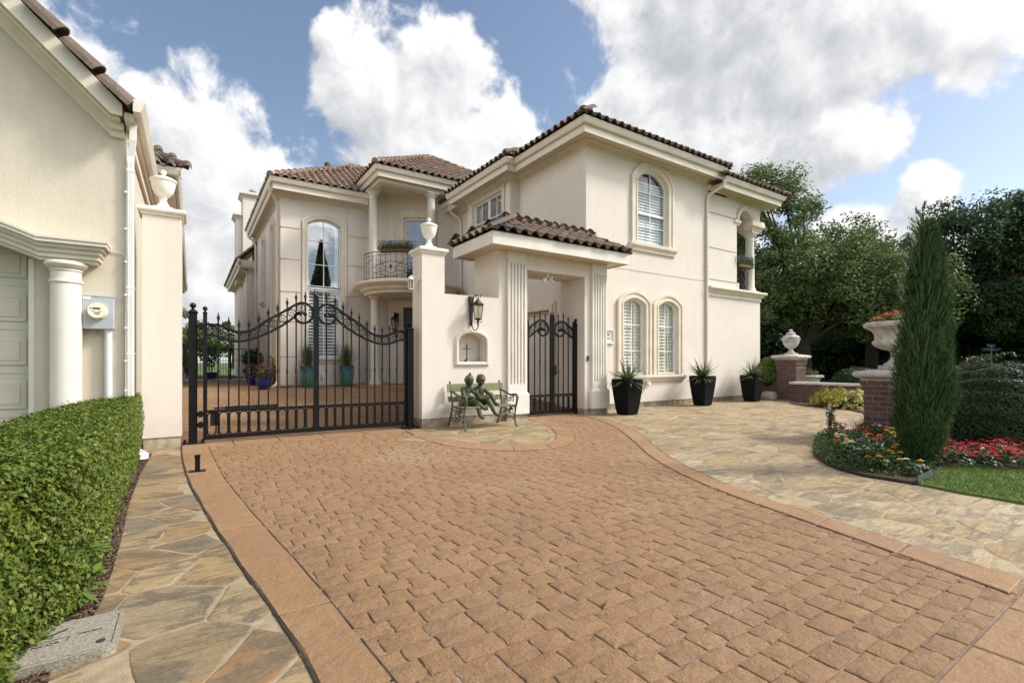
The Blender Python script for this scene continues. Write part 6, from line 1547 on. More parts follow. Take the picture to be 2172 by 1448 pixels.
    for sg in (-1, 1):
        P = [c + Vector((0, -.075, -.01)), c + Vector((0, .065, .035)), c + Vector((sg * .105, .065, .075)), c + Vector((sg * .105, -.075, .03))]
        n = (P[1] - P[0]).cross(P[2] - P[1]).normalized() * .006
        bk.add([tuple(p + n) for p in P] + [tuple(p - n) for p in P], [(0, 1, 2, 3), (7, 6, 5, 4), (0, 4, 5, 1), (1, 5, 6, 2), (2, 6, 7, 3), (3, 7, 4, 0)])
    bk.build('book', 'patina', st)
build_bench()

# ------------------------------------------------------------------ bricks
def bricks(mb, core, x0, x1, y0, y1, z0, z1, h=.085, l=.215, j=.011, faces='xXyY', corbel=0):
    z = z0; r = 0; n = int(round((z1 - z0) / h)); h = (z1 - z0) / n
    for r in range(n):
        za, zb = z0 + r * h + j / 2, z0 + (r + 1) * h - j / 2
        o = 0
        if corbel and r >= n - 4: o = [.012, .0, .028, .045][r - (n - 4)] * corbel
        X0, X1, Y0, Y1 = x0 - o, x1 + o, y0 - o, y1 + o
        if o: core.box(X0 + .006, Y0 + .006, za - j, X1 - .006, Y1 - .006, zb + j)
        for f in faces:
            a, b = (Y0, Y1) if f in 'xX' else (X0, X1)
            t = a + (0 if r % 2 == 0 else -l / 2)
            first = True
            while t < b - .02:
                p, q = max(t, a) + (j / 2 if t > a else 0), min(t + l, b) - (j / 2 if t + l < b else 0); t += l
                if q - p < .02: continue
                d = .055; e = random.gauss(.003, .0015)
                if f == 'x': mb.rbox(X0 - e, p, za, X0 + d, q, zb, .004)
                elif f == 'X': mb.rbox(X1 - d, p, za, X1 + e, q, zb, .004)
                elif f == 'y': mb.rbox(p, Y0 - e - .0005, za, q, Y0 + d, zb, .004)
                else: mb.rbox(p, Y1 - d, za, q, Y1 + e + .0005, zb, .004)
    core.box(x0 + .006, y0 + .006, z0, x1 - .006, y1 - .006, z1)
CAPS_ = [(-.1, 0), (.03, 0), (.05, .03), (.07, .045), (.10, .055), (.125, .08), (.135, .11), (.125, .14), (.10, .155), (-.1, .19)]
def brick_pillar(label, x0, x1, y0, y1, z1, k=1.0):
    p = thing('brick_pillar', label, 'pillar', ((x0 + x1) / 2, (y0 + y1) / 2, 0), 0, 'brick pillars of the garden wall')
    m, c = MB(), MB(); bricks(m, c, x0, x1, y0, y1, -.06, z1, corbel=1); s = m.build('shaft', 'brick', p); c.build('mortar', 'brick_mortar', s)
    q = MB(); q.sweep([(x0, y0), (x1, y0), (x1, y1), (x0, y1)], [(a * k, b * k) for a, b in CAPS_], z1, closed=True, side=-1)
    i = .1 * k; cx, cy = (x0 + x1) / 2, (y0 + y1) / 2
    q.add([(x0 + i, y0 + i, z1 + .19 * k), (x1 - i, y0 + i, z1 + .19 * k), (x1 - i, y1 - i, z1 + .19 * k), (x0 + i, y1 - i, z1 + .19 * k)], [(0, 1, 2, 3)])
    q.build('cap', 'cap_stone', p, smooth=40)
brick_pillar('big dark brick pillar behind the cypress, crowned by the flower urn', 9.66, 10.42, 2.84, 3.60, .98)
brick_pillar('brick pillar at the end of the low garden wall, near the house corner', 16.95, 17.60, 8.30, 8.95, 1.36)
w = thing('garden_wall', 'low red brown brick garden wall with pale stone coping', 'wall', (16.7, 5, 0))
m, c = MB(), MB(); bricks(m, c, 16.55, 16.85, 1.5, 8.30, -.06, .56, faces='xXy', h=.078); s_ = m.build('brickwork', 'brick', w); c.build('mortar', 'brick_mortar', s_)
m = MB(); m.prism([(16.50, .561), (16.90, .561), (16.91, .60), (16.88, .64), (16.52, .64), (16.49, .60)], 'XZ', 1.45, 8.30); m.build('coping', 'cap_stone', w)
bm2, c2 = MB(), MB(); w2 = thing('garden_wall', 'short brick wall stub between house corner and small brick pillar', 'wall', (17.2, 9.3, 0)); bricks(bm2, c2, 17.02, 17.30, 8.96, 9.64, -.06, .62, faces='xX', h=.078); s_ = bm2.build('brickwork', 'brick', w2); c2.build('mortar', 'brick_mortar', s_)

def fluted_urn(name, label, x, y, z, s, cat_, lid=False, group=None):
    u = thing(name, label, cat_, (x, y, z), 0, group)
    b = MB(); q = .25 * s
    b.rbox(x - q, y - q, z, x + q, y + q, z + .07 * s, .008)
    if not lid:
        prof = [(.235, .07), (.235, .10), (.20, .115), (.15, .17), (.125, .235), (.135, .255), (.135, .30), (.125, .315), (.15, .33), (.16, .345)]
        b.lathe([(r * s, z + h * s) for r, h in prof], x, y, 32)
        n = 64; P = [(.16, .345), (.27, .37), (.36, .42), (.40, .47), (.405, .50)]
        vs = []; fs = []
        for r, h in P:
            for i in range(n):
                a = 2 * PI * i / n; lob = 1 + .055 * (abs(cos(a * 9)) - .5) * (1 if .17 < r < .404 else 0); vs.append((x + r * s * lob * cos(a), y + r * s * lob * sin(a), z + h * s))
        for k in range(len(P) - 1):
            for i in range(n): fs.append((k * n + i, k * n + (i + 1) % n, (k + 1) * n + (i + 1) % n, (k + 1) * n + i))
        b.add(vs, fs)
        b.lathe([(r * s, z + h * s) for r, h in [(.405, .50), (.40, .515), (.375, .53), (.365, .58), (.375, .64), (.41, .70), (.47, .745), (.53, .77), (.535, .79), (.50, .84), (.485, .86), (.44, .86), (.42, .80), (.38, .76), (.01, .76)]], x, y, 48)
        for i in range(36):
            a = 2 * PI * i / 36; c = (x + .515 * s * cos(a), y + .515 * s * sin(a), z + .818 * s); b.add(*ball(c[0], c[1], c[2], .026 * s, 6))
        b.build('bowl', 'urn_stone', u, smooth=40)
    else:
        b.lathe([(r * s, z + h * s) for r, h in [(.20, .07), (.20, .10), (.14, .15), (.10, .22), (.11, .25), (.10, .28), (.16, .32), (.28, .42), (.355, .55), (.38, .66), (.40, .67), (.40, .69), (.385, .70), (.39, .86), (.42, .875), (.43, .89), (.42, .905)]], x, y, 28)
        for i in range(18): a = 2 * PI * i / 18; b.add(*ball(x + .39 * s * cos(a), y + .39 * s * sin(a), z + .78 * s, .055 * s, 6))
        b.build('bowl', 'urn_stone', u, smooth=40)
        l = MB(); l.lathe([(r * s, z + h * s) for r, h in [(.41, .904), (.36, .95), (.26, 1.01), (.20, 1.05), (.19, 1.08), (.22, 1.10), (.22, 1.12), (.15, 1.16), (.07, 1.19), (.07, 1.21), (.10, 1.24), (.09, 1.28), (.02, 1.32)]], x, y, 24); l.build('lid', 'urn_stone', u, smooth=40)
    return u
fluted_urn('flower_urn', 'large pale stone urn with lobed base on the big brick pillar', 10.04, 3.22, 1.17, .94, 'urn')
fluted_urn('lidded_urn', 'weathered lidded stone urn on the small brick pillar', 17.27, 8.62, 1.55, .66, 'urn', True)
fluted_urn('flower_urn', 'small white stone urn with pink flowers beyond the small brick pillar', 20.6, 9.55, .0, .9, 'urn')
bld = thing('boulder', 'tan boulder lying between the house corner and small brick pillar', 'boulder', (16.75, 9.05, 0))
v, f = ball(0, 0, 0, 1, 12); m = MB(); m.add([(16.72 + x * .34 * (1 + .12 * sin(5 * y + 3 * z)), 9.08 + y * .24 * (1 + .1 * sin(6 * x)), .08 + max(-.9, min(.62, z)) * .28 * (1 + .15 * sin(4 * x + 2))) for x, y, z in v], f); m.build('stone', 'boulder', bld, smooth=50)
lp = thing('path_light', 'slim dark post light standing at the tip of the flower bed', 'path light', (9.30, 3.98, 0))
m = MB(); m.rbox(9.28, 3.96, -.02, 9.32, 4.0, .56, .004); m.build('post', 'iron_brown', lp); m = MB(); m.rbox(9.275, 3.955, .40, 9.325, 4.005, .57, .005); m.build('lamp_head', 'zinc', lp)
eg = MB()
for a, b in (((6.42, 1.90), (6.96, 1.93)), ((6.96, 1.93), (7.25, 2.3))): eg.bar((a[0], a[1], .035), (b[0], b[1], .04), .008, .10)
tag(eg.build('lawn_edging', mat('green_edging', (.03, .07, .045), (.10, .13, .11), 20, .5)), 'bent green metal edging strip at the lawn tip', 'edging')

# ------------------------------------------------------------------ street sign
sg = thing('street_sign', 'blue and green street name signs crossed on one grey post', 'street sign', (41.3, 8.6, 0))
M['sign_green'] = mat('sign_green', (.012, .105, .065), (.015, .12, .075), 4, .4); M['sign_blue'] = mat('sign_blue', (.015, .10, .42), (.02, .12, .5), 4, .4); M['sign_white'] = mat('sign_white', (.75, .78, .78), (.8, .8, .8), 4, .4)
def build_sign():
    Pz = (41.3, 8.6); d = Vector((cos(rad(-58)), sin(rad(-58)), 0)); n = Vector((-.83, -.08, 0))
    m = MB(); m.lathe([(.035, -.1), (.05, 2.25)], Pz[0], Pz[1], 10); m.build('post', 'zinc', sg)
    def plate(z0, z1, w, mt, txt, size, dv, sub):
        nv = Vector((dv.y, -dv.x, 0));  
        if nv.dot(Vector((-1, 0, 0))) < 0: nv = -nv
        c = Vector((Pz[0], Pz[1], (z0 + z1) / 2)); m = MB()
        m.bar(tuple(c - dv * w / 2), tuple(c + dv * w / 2), .012, z1 - z0); o = m.build('name_plate', mt, sg)
        ux = dv if dv.cross(Vector((0, 0, 1))).dot(nv) > 0 else -dv
        text_obj('lettering', [(txt, size, -.08, 0), sub], 'sign_white', o, tuple(c + nv * .009), tuple(ux), (0, 0, 1))
    d1 = Vector((cos(rad(-30)), sin(rad(-30)), 0)); d2 = Vector((cos(rad(-68)), sin(rad(-68)), 0))
    plate(2.19, 2.42, .72, 'sign_blue', 'Douglas', .15, Vector((.93, -.37, 0)), ('St', .11, .26, .01))
    plate(1.95, 2.18, 1.32, 'sign_green', 'Willow Bend', .18, Vector((.86, -.51, 0)), ('Dr', .11, .54, .02))
build_sign()

# ------------------------------------------------------------------ planters and pots
def tapered_pot(x, y, h, w0, w1, label):
    p = thing('planter', label, 'planter', (x, y, 0), 0, 'tall black tapered planters along the street wall')
    m = MB(); n = 5; vs = []; R = [(w0, 0), ((w0 * .62 + w1 * .38) * 1.02, h * .3), ((w0 * .3 + w1 * .7) * 1.03, h * .62), (w1 * 1.01, h * .88), (w1, h), (w1 - .035, h), (w1 - .05, h - .06)]
    for w, z in R:
        a = w / 2; c = .012
        vs += [(x - a, y - a + c, z), (x - a + c, y - a, z), (x + a - c, y - a, z), (x + a, y - a + c, z), (x + a, y + a - c, z), (x + a - c, y + a, z), (x - a + c, y + a, z), (x - a, y + a - c, z)]
    fs = [(k * 8 + i, k * 8 + (i + 1) % 8, (k + 1) * 8 + (i + 1) % 8, (k + 1) * 8 + i) for k in range(len(R) - 1) for i in range(8)] + [tuple(range(8))[::-1]]
    m.add(vs, fs); m.build('pot', 'pot_black', p, smooth=25)
    s = MB(); a = w1 / 2 - .03; s.add([(x - a, y - a, h - .05), (x + a, y - a, h - .05), (x + a, y + a, h - .05), (x - a, y + a, h - .05)], [(0, 1, 2, 3)]); s.build('soil', 'soil', p)
def yucca(x, y, z, label, seed, lean=0):
    r = np.random.default_rng(seed); n = 130
    az = r.uniform(0, 2 * PI, n); el = np.clip(r.normal(.34, .42, n), -.22, 1.4); L = r.uniform(.50, .74, n)
    b = np.stack([x + r.normal(0, .03, n), y + r.normal(0, .03, n), np.full(n, z)], 1)
    t = b + np.stack([np.cos(az) * np.cos(el) * L, np.sin(az) * np.cos(el) * L, np.sin(el) * L], 1)
    V, F = blades(b, t, r.uniform(.048, .068, n), 4, r.uniform(.0, .12, n), r)
    V2, F2 = leaves(r.normal(0, 1, (60, 3)) * [.10, .10, .02] + [x, y, z], np.tile([0, 0, 1.], (60, 1)), .08, .03, rng=r)
    V, F = cat([(V, F), (V2, F2)])
    tag(leafobj('yucca_plant', V, F, 'yucca'), label, 'yucca', 'yuccas in the black planters')
tapered_pot(9.06, 8.48, .87, .37, .55, 'black tapered planter nearest the gateway, largest in view')
tapered_pot(12.80, 8.96, .88, .37, .55, 'black tapered planter in the middle, just past the double window')
tapered_pot(15.48, 8.98, .86, .36, .54, 'black tapered planter by the house corner, smallest in view')
yucca(9.06, 8.48, .84, 'spiky yucca in the planter nearest the gateway', 1); yucca(12.80, 8.96, .85, 'spiky yucca in the middle black planter past the windows', 2); yucca(15.48, 8.98, .83, 'spiky yucca in the planter by the house corner', 3)

def teal_material():
    m, nt, b, geo = newmat('teal_glaze')
    sep = N(nt, 'ShaderNodeSeparateXYZ'); nt.links.new(geo.outputs['Position'], sep.inputs[0])
    f = math_(nt, 'ADD', math_(nt, 'MULTIPLY', math_(nt, 'SUBTRACT', sep.outputs[2], .4), 1.25), math_(nt, 'MULTIPLY', noise(nt, geo.outputs['Position'], 9, 5, .7), .35))
    c = ramp(nt, f, [(.2, (.035, .12, .085)), (.6, (.05, .17, .145)), (.9, (.045, .15, .18)), (1.1, (.03, .09, .17))])
    nt.links.new(c, b.inputs['Base Color']); b.inputs['Roughness'].default_value = .12; b.inputs['Coat Weight'].default_value = .5
    return m
M['teal'] = teal_material()
for x, lab in ((3.36, 'tall teal glazed pot near the corner of the court wing'), (4.68, 'tall teal glazed pot nearer the porch column')):
    z = zg(0, 17.9) + .005
    p = thing('teal_pot', lab, 'pot', (x, 17.95, z), 0, 'tall teal pots under the court window')
    m = MB(); m.lathe([(.17, z), (.20, z + .05), (.245, z + .25), (.268, z + .5), (.262, z + .70), (.275, z + .72), (.275, z + .745), (.24, z + .745), (.23, z + .68), (.01, z + .68)], x, 17.95, 32); m.build('pot', 'teal', p, smooth=40)
    r = np.random.default_rng(int(x * 100)); n = 320
    az = r.uniform(0, 2 * PI, n); sp = np.abs(r.normal(0, .22, n)); L = r.uniform(.55, 1.0, n)
    b = np.stack([x + r.normal(0, .06, n), 17.95 + r.normal(0, .06, n), np.full(n, z + .68)], 1)
    t = b + np.stack([np.cos(az) * sp * L * 1.3, np.sin(az) * sp * L * 1.3, L * np.cos(sp)], 1)
    V, F = blades(b, t, .016, 4, r.uniform(0, .12, n), r)
    tag(leafobj('fountain_grass', V, F, 'ornamental'), 'tall fountain grass in the teal pot ' + ('near the wing corner' if x < 4 else 'nearer the porch column'), 'grass', 'fountain grasses in the teal pots')
def round_pot(name, lab, x, y, z, r, h, m_, n=24):
    p = thing(name, lab, 'pot', (x, y, z)); m = MB()
    m.lathe([(r * .62, z), (r * .66, z + h * .05), (r * .92, z + h * .45), (r, z + h * .8), (r * 1.0, z + h * .92), (r * 1.08, z + h * .95), (r * 1.08, z + h), (r * .92, z + h), (r * .9, z + h * .9), (.01, z + h * .9)], x, y, n); m.build('pot', m_, p, smooth=40)
    s = MB(); s.lathe([(.001, z + h * .905), (r * .9, z + h * .906)], x, y, n); s.build('soil', 'soil', p)
def leafball(c, rx, ry, rz, n, L, W, seed, shell=.75, up=.3):
    r = np.random.default_rng(seed); d = r.normal(0, 1, (n, 3)); d /= np.linalg.norm(d, axis=1, keepdims=True)
    k = r.uniform(shell ** 3, 1, (n, 1)) ** (1 / 3)
    P = d * k * [rx, ry, rz] + c
    return leaves(P, d + [0, 0, up], L, W, rng=r)
def bloom(P, Nr, R, rng, petals=7):
    """flower heads: a fan of petals around each point"""
    out = []
    P = np.asarray(P, float)
    for ring, (k, tilt) in enumerate(((1.0, .25), (.62, .7))):
        for i in range(petals):
            a = 2 * PI * i / petals + ring * .5 + rng.uniform(0, .4, len(P))
            d = np.stack([np.cos(a) * np.cos(tilt), np.sin(a) * np.cos(tilt), np.full(len(P), np.sin(tilt))], 1)
            c = P + d * R * .5 * k; T = d * R * k; B = np.cross(T, [0, 0, 1.]); B = B / (np.linalg.norm(B, axis=1, keepdims=True) + 1e-9) * R * .38 * k
            V = np.stack([c - T / 2, c - B * .9, c + T / 2, c + B * .9], 1).reshape(-1, 3); out.append((V, np.arange(len(V)).reshape(-1, 4)))
    return cat(out)
def potted_flowers(lab, x, y, z, r, hgt, cols, seed):
    t = thing('potted_flower', lab, 'flowers', (x, y, z))
    rg = np.random.default_rng(seed)
    V, F = leafball((x, y, z + hgt * .4), r, r, hgt * .55, 420, .09, .045, seed, .3); leafobj('foliage', V, F, 'green_leaf', t); t.children[0].location = -t.location
    for i, c in enumerate(cols):
        n = 24; d = rg.normal(0, 1, (n, 3)); d[:, 2] = np.abs(d[:, 2]); d /= np.linalg.norm(d, axis=1, keepdims=True)
        V, F = bloom(d * [r * 1.02, r * 1.02, hgt * .6] + [x, y, z + hgt * .42], d, .055, rg, 5); leafobj('blossom', V, F, c, t)
z = zg(0, 17.6); round_pot('blue_pot', 'cobalt blue glazed round pot, nearest of the court flower pots', 1.95, 17.6, z, .25, .38, 'pot_blue'); potted_flowers('red and orange flowers in the nearest cobalt pot', 1.95, 17.6, z + .36, .32, .42, ['red', 'orange'], 21)
z = zg(0, 20.6); round_pot('blue_pot', 'cobalt blue pot half hidden behind the nearest court flower pot', 1.90, 20.6, z, .22, .36, 'pot_blue', 8); potted_flowers('pink and purple flowers in the cobalt pot behind', 1.90, 20.6, z + .34, .32, .40, ['coral', 'purple', 'orange'], 22)
z = zg(0, 21.6)
ps = thing('plant_stand', 'dark iron stand carrying the slate blue bowl', 'plant stand', (2.0, 21.6, z)); m = MB()
for i in range(3): a = 2 * PI * i / 3; m.tube([(2.0 + .2 * cos(a), 21.6 + .2 * sin(a), z), (2.0 + .13 * cos(a), 21.6 + .13 * sin(a), z + .3), (2.0 + .18 * cos(a), 21.6 + .18 * sin(a), z + .52)], .014, 6)
m.tube([(2.0 + .17 * cos(2 * PI * i / 16), 21.6 + .17 * sin(2 * PI * i / 16), z + .5) for i in range(16)], .014, 6, closed=True); m.build('frame', 'iron', ps)
round_pot('blue_bowl', 'slate blue bowl planter raised on an iron stand', 2.0, 21.6, z + .51, .27, .26, 'pot_slate')
V, F = leafball((2.0, 21.6, z + 1.0), .40, .40, .32, 420, .16, .08, 23, .2); tag(leafobj('leafy_plant', V, F, 'topiary'), 'dark leafy plant spilling from the slate blue bowl', 'plant')
ws = thing('wooden_shelf', 'brown wooden step shelf against the court wing wall', 'shelf', (2.4, 19.9, zg(0, 19.9))); z = zg(0, 19.9); m = MB()
for x in (2.12, 2.52): m.box(x, 19.75, z, x + .035, 20.10, z + .75); m.box(x, 20.07, z + .7501, x + .035, 20.11, z + 1.15)
m.build('side', 'wood', ws)
for i, q in enumerate((.2, .48, .76)): m = MB(); m.box(2.156, 19.72 + i * .06, z + q, 2.519, 20.06, z + q + .025); m.build('shelf', 'wood', ws)
z = .46; tp = thing('topiary_pot', 'black square pot beside the dark front door', 'pot', (7.1, 16.9, z)); m = MB(); m.add([(7.0, 16.5, z), (7.3, 16.5, z), (7.3, 16.8, z), (7.0, 16.8, z), (6.95, 16.45, z + .36), (7.35, 16.45, z + .36), (7.35, 16.85, z + .36), (6.95, 16.85, z + .36)], [(0, 3, 2, 1), (4, 5, 6, 7), (0, 1, 5, 4), (1, 2, 6, 5), (2, 3, 7, 6), (3, 0, 4, 7)]); m.build('pot', 'pot_black', tp)
r = np.random.default_rng(5); n = 2200; h = r.uniform(0, 1, n); a = r.uniform(0, 2 * PI, n); rr = .235 * (1 - h ** 1.6) * r.uniform(.85, 1, n)
V, F = leaves(np.stack([7.15 + rr * np.cos(a), 16.65 + rr * np.sin(a), z + .36 + h * .78], 1), np.stack([np.cos(a), np.sin(a), np.full(n, .4)], 1), .035, .02, rng=r)
tag(leafobj('topiary', V, F, 'topiary'), 'cone clipped boxwood topiary beside the front door', 'topiary')
# fence and gate at the far end of the court
fn = thing('court_fence', 'thin black iron fence closing the far end of the court', 'fence', (0, 25.8, .48)); z = .485
def fence_run(par, x0, x1, y, z0, z1, step):
    for a, b in ((z1 - .03, z1), (z0 + .08, z0 + .11), (z1 - .55, z1 - .525)):
        m = MB(); m.box(x0, y - .0145, a, x1, y + .0145, b); m.build('rail', 'iron', par)
    x = x0 + step
    while x < x1 - .02:
        m = MB(); m.box(x - .009, y - .009, z0 + .1, x + .009, y + .009, z1 - .01); m.build('picket', 'iron', par); x += step
fence_run(fn, -.60, .12, 25.8, z, z + 1.42, .12); fence_run(fn, 1.50, 2.58, 25.8, z, z + 1.42, .12)
m = MB()
for x in (-.60, .14, 1.48, 2.56):
    m = MB(); m.rbox(x - .035, 25.765, z, x + .035, 25.835, z + 1.48, .005); m.box(x - .08, 25.72, z, x + .08, 25.88, z + .015); m.build('fence_post', 'iron', fn)
fg = thing('fence_gate', 'thin black iron gate in the far court fence', 'gate', (.8, 25.8, z)); fence_run(fg, .20, 1.42, 25.78, z, z + 1.40, .11); m = MB(); m.box(.18, 25.765, z + .06, .22, 25.80, z + 1.42); m.build('stile', 'iron', fg); m = MB(); m.box(1.40, 25.765, z + .06, 1.44, 25.80, z + 1.42); m.build('stile', 'iron', fg)
bx_ = thing('planter_box', 'dark blue planter standing just beyond the far court gate', 'planter', (.72, 26.6, .49)); m = MB(); m.lathe([(.20, .49), (.27, .60), (.29, .80), (.31, .82), (.28, .83), (.01, .80)], .72, 26.6, 20); m.build('pot', 'pot_blue', bx_, smooth=40)
st_ = thing('potted_tree', 'slender leafy shrub in the dark blue planter beyond the gate', 'shrub', (.72, 26.6, .8)); m = MB()
for i in range(4): m.tube([(.72 + .04 * i - .06, 26.6, .8), (.72 + .1 * i - .15, 26.6, 1.5), (.72 + .16 * i - .24, 26.6, 2.0)], .012, 5)
m.build('stem', 'bark', st_); V, F = leafball((.72, 26.6, 1.65), .5, .4, .6, 700, .12, .06, 31, .1); o = leafobj('foliage', V, F, 'light_tree', st_)
# ------------------------------------------------------------------ flower boxes
def flower_box(lab, lab2, f, w, z, seed):
    t = thing('flower_box', lab, 'flower box', (*f(w / 2), z), 0, 'wire flower boxes on the balcony railings')
    m = MB(); n = 12
    for k in range(n): 
        a, b = f(w * k / n), f(w * (k + 1) / n); m.bar((a[0], a[1], z + .055), (b[0], b[1], z + .055), .20, .13)
    m.build('liner', 'wood', t)
    g = MB()
    for q, o in ((z - .015, .06), (z + .125, .11)):
        g.tube([(f(w * k / n)[0] - o * .5, f(w * k / n)[1] - o, q) for k in range(n + 1)], .008, 4)
    for k in range(n):
        a, b = f(w * k / n), f(w * (k + 1) / n); g.tube([(a[0] - .04, a[1] - .075, z - .01), (b[0] - .055, b[1] - .11, z + .125)], .005, 4); g.tube([(b[0] - .04, b[1] - .075, z - .01), (a[0] - .055, a[1] - .11, z + .125)], .005, 4)
    g.build('basket', 'iron_brown', t)
    r = np.random.default_rng(seed)
    N_ = 520; s = r.uniform(-.05, w + .05, N_); xy = np.array([f(q) for q in s]); b = np.stack([xy[:, 0] + r.normal(0, .06, N_), xy[:, 1] + r.normal(0, .06, N_), np.full(N_, z + .1)], 1)
    tp = b + np.stack([r.normal(0, .07, N_), r.normal(0, .07, N_) - .03, r.uniform(.12, .27, N_)], 1)
    V, F = blades(b, tp, .016, 2, None, r)
    p = thing('lavender', lab2, 'flowers', (*f(w / 2), z), 0, 'blue flowering plants in the balcony boxes')
    leafobj('foliage', V, F, 'bush_bright', p)
    q = tp[r.choice(N_, 230, False)]; V, F = leaves(np.repeat(q, 4, 0) + r.normal(0, .012, (920, 3)) + [0, 0, .01], r.normal(0, 1, (920, 3)), .035, .018, rng=r); leafobj('blossom', V, F, 'lavender', p)
    z0 = p.location.copy()
    for c in p.children: c.location = -z0
flower_box('wire flower box hanging on the curved porch balcony', 'blue lavender in the box on the curved porch balcony', lambda s: (6.9 + 1.75 * cos(PI * 1.20 + s / 1.75), 17.55 + 1.75 * sin(PI * 1.20 + s / 1.75)), 1.05, 5.10, 41)
flower_box('wire flower box hanging on the arched balcony at the house end', 'blue lavender in the box on the arched balcony', lambda s: (15.76 + s, 9.70), .92, 4.62, 42)

# ------------------------------------------------------------------ hedge, lawn, beds
def build_hedge():
    t = thing('hedge', 'long clipped boxwood hedge with glossy light green leaves along the flagstone path', 'hedge', (-1, 5, 0))
    front = [(-.61, 8.36), (-.58, 7.0), (-.555, 5.6), (-.52, 4.6), (-.50, 3.95), (-.50, 3.45), (-.55, 3.1), (-.63, 2.88), (-.63, 2.45), (-.62, 1.9), (-.62, 1.2), (-.64, .3)]
    back = [(-.70, 8.44), (-1.02, 8.12), (-1.18, 7.4), (-1.25, 6.6), (-1.27, 5.5), (-1.28, 4.8), (-1.30, 4.0), (-1.32, 3.4), (-1.34, 2.8), (-1.36, 2.2), (-1.38, 1.4), (-1.4, .3)]
    fr, bk = resample(front, 60), resample(back, 60)
    H = .80
    r = np.random.default_rng(3)
    prof = []                                             # cross-section parameter -> (u across 0 front..1 back, z)
    for k in range(15): prof.append((0.0, .02 + (H - .10) * k / 14))
    for k in range(1, 6): a = PI / 2 * k / 6; prof.append((.09 * (1 - cos(a)), H - .08 + .08 * sin(a)))
    for k in range(15): prof.append((.09 + .82 * k / 14, H))
    for k in range(1, 6): a = PI / 2 * k / 6; prof.append((.91 + .09 * sin(a), H - .08 * (1 - cos(a))))
    for k in range(6): prof.append((1.0, H - .1 - (H - .12) * k / 5))
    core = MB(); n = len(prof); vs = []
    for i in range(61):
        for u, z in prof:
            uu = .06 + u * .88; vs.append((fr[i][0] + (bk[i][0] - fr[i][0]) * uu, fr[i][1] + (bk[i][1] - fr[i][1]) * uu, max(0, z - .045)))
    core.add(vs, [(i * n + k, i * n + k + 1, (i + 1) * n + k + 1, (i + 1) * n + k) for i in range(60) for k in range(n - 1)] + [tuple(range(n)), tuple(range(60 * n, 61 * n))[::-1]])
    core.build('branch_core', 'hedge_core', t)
    F_, B_ = np.array(fr), np.array(bk); PR = np.array(prof)
    def sample(N_, far):
        s = r.uniform(0, 60, N_)
        if far is not None: s = s[(np.interp(s, range(61), F_[:, 1]) < far[1]) & (np.interp(s, range(61), F_[:, 1]) >= far[0])]
        q = r.uniform(0, n - 1.001, len(s)); i = s.astype(int).clip(0, 59); f = s - i; k = q.astype(int); g = q - k
        fx = F_[i] * (1 - f[:, None]) + F_[i + 1] * f[:, None]; bx = B_[i] * (1 - f[:, None]) + B_[i + 1] * f[:, None]
        pr = PR[k] * (1 - g[:, None]) + PR[k + 1] * g[:, None]
        xy = fx + (bx - fx) * pr[:, :1]; P = np.concatenate([xy, pr[:, 1:]], 1)
        dp = PR[k + 1] - PR[k]; w = np.linalg.norm(bx - fx, axis=1, keepdims=True)
        ac = (bx - fx) / w; nu = -dp[:, 1:]; nz = dp[:, :1] * w; ln = np.sqrt(nu ** 2 + nz ** 2) + 1e-9
        Nr = np.concatenate([ac * nu / ln, nz / ln], 1)
        return P, Nr
    parts = []
    for rng_, cnt, L in (((-1, 2.6), 52000, .031), ((2.6, 5.0), 92000, .030), ((5.0, 9), 90000, .030)):
        P, Nr = sample(cnt * 3 if rng_[0] < 0 else int(cnt * 2.4), rng_)
        P = P + Nr * r.normal(-.012, .020, (len(P), 1)) + np.sin(P[:, :1] * 23 + P[:, 1:2] * 17 + P[:, 2:] * 29) * Nr * .008
        V, F = leaves(P, Nr * .8 + [0, 0, .5], L, L * .52, jit=.55, fold=.18, rng=r); parts.append((V, F))
    V, F = cat(parts); leafobj('leaf', V, F, 'hedge', t)
    for o in t.children: o.location = -t.location
    # mulch strip under the hedge, with loose chips
    poly = front + [(p[0], p[1]) for p in back[::-1]]
    mp = [(-.47, 8.6), (-.50, 7.0), (-.48, 5.6), (-.435, 4.6), (-.415, 3.95), (-.41, 3.4), (-.44, 3.1), (-.50, 2.8), (-.46, 2.4), (-.46, 1.2), (-.46, .2)]
    mp = mp + [(-1.6, .2), (-1.6, 8.45)]
    mb = MB(); tri = tessellate_polygon([[Vector((p[0], p[1], 0)) for p in mp]]); mb.add([(p[0], p[1], -.004) for p in mp], [tuple(q) for q in tri]); mb.build('mulch', 'mulch_base', kind='structure')
    c = []
    for i in range(5200):
        y = r.uniform(.3, 8.5); xe = np.interp(y, [p[1] for p in mp[:11]][::-1], [p[0] for p in mp[:11]][::-1]); c.append((xe - abs(r.normal(0, .08)), y, r.uniform(-.003, .012)))
    V, F = leaves(np.array(c), np.tile([0, 0, 1.], (len(c), 1)), r.uniform(.015, .045, len(c)), .012, jit=.5, fold=.1, rng=r); o = leafobj('mulch_chips', V, F, 'mulch', kind='stuff'); tag(o, 'brown bark mulch chips spilling along the hedge foot', 'mulch')
    # young seedling with lobed leaves growing out of the hedge foot
    s = thing('seedling', 'bright green lobed seedling sprouting at the hedge foot', 'plant', (-.50, 3.55, 0)); P = []; Nn = []
    for cx, cy, cz in ((-.47, 3.6, .26), (-.44, 3.68, .22), (-.46, 3.5, .17), (-.50, 3.62, .31), (-.43, 3.42, .10), (-.47, 3.35, .07), (-.52, 3.48, .24), (-.45, 3.55, .13)):
        for a in (-1.2, -.6, 0, .6, 1.2): P.append((cx + .03 * cos(a - .6), cy + .03 * sin(a - .6), cz - .012 * abs(a)))
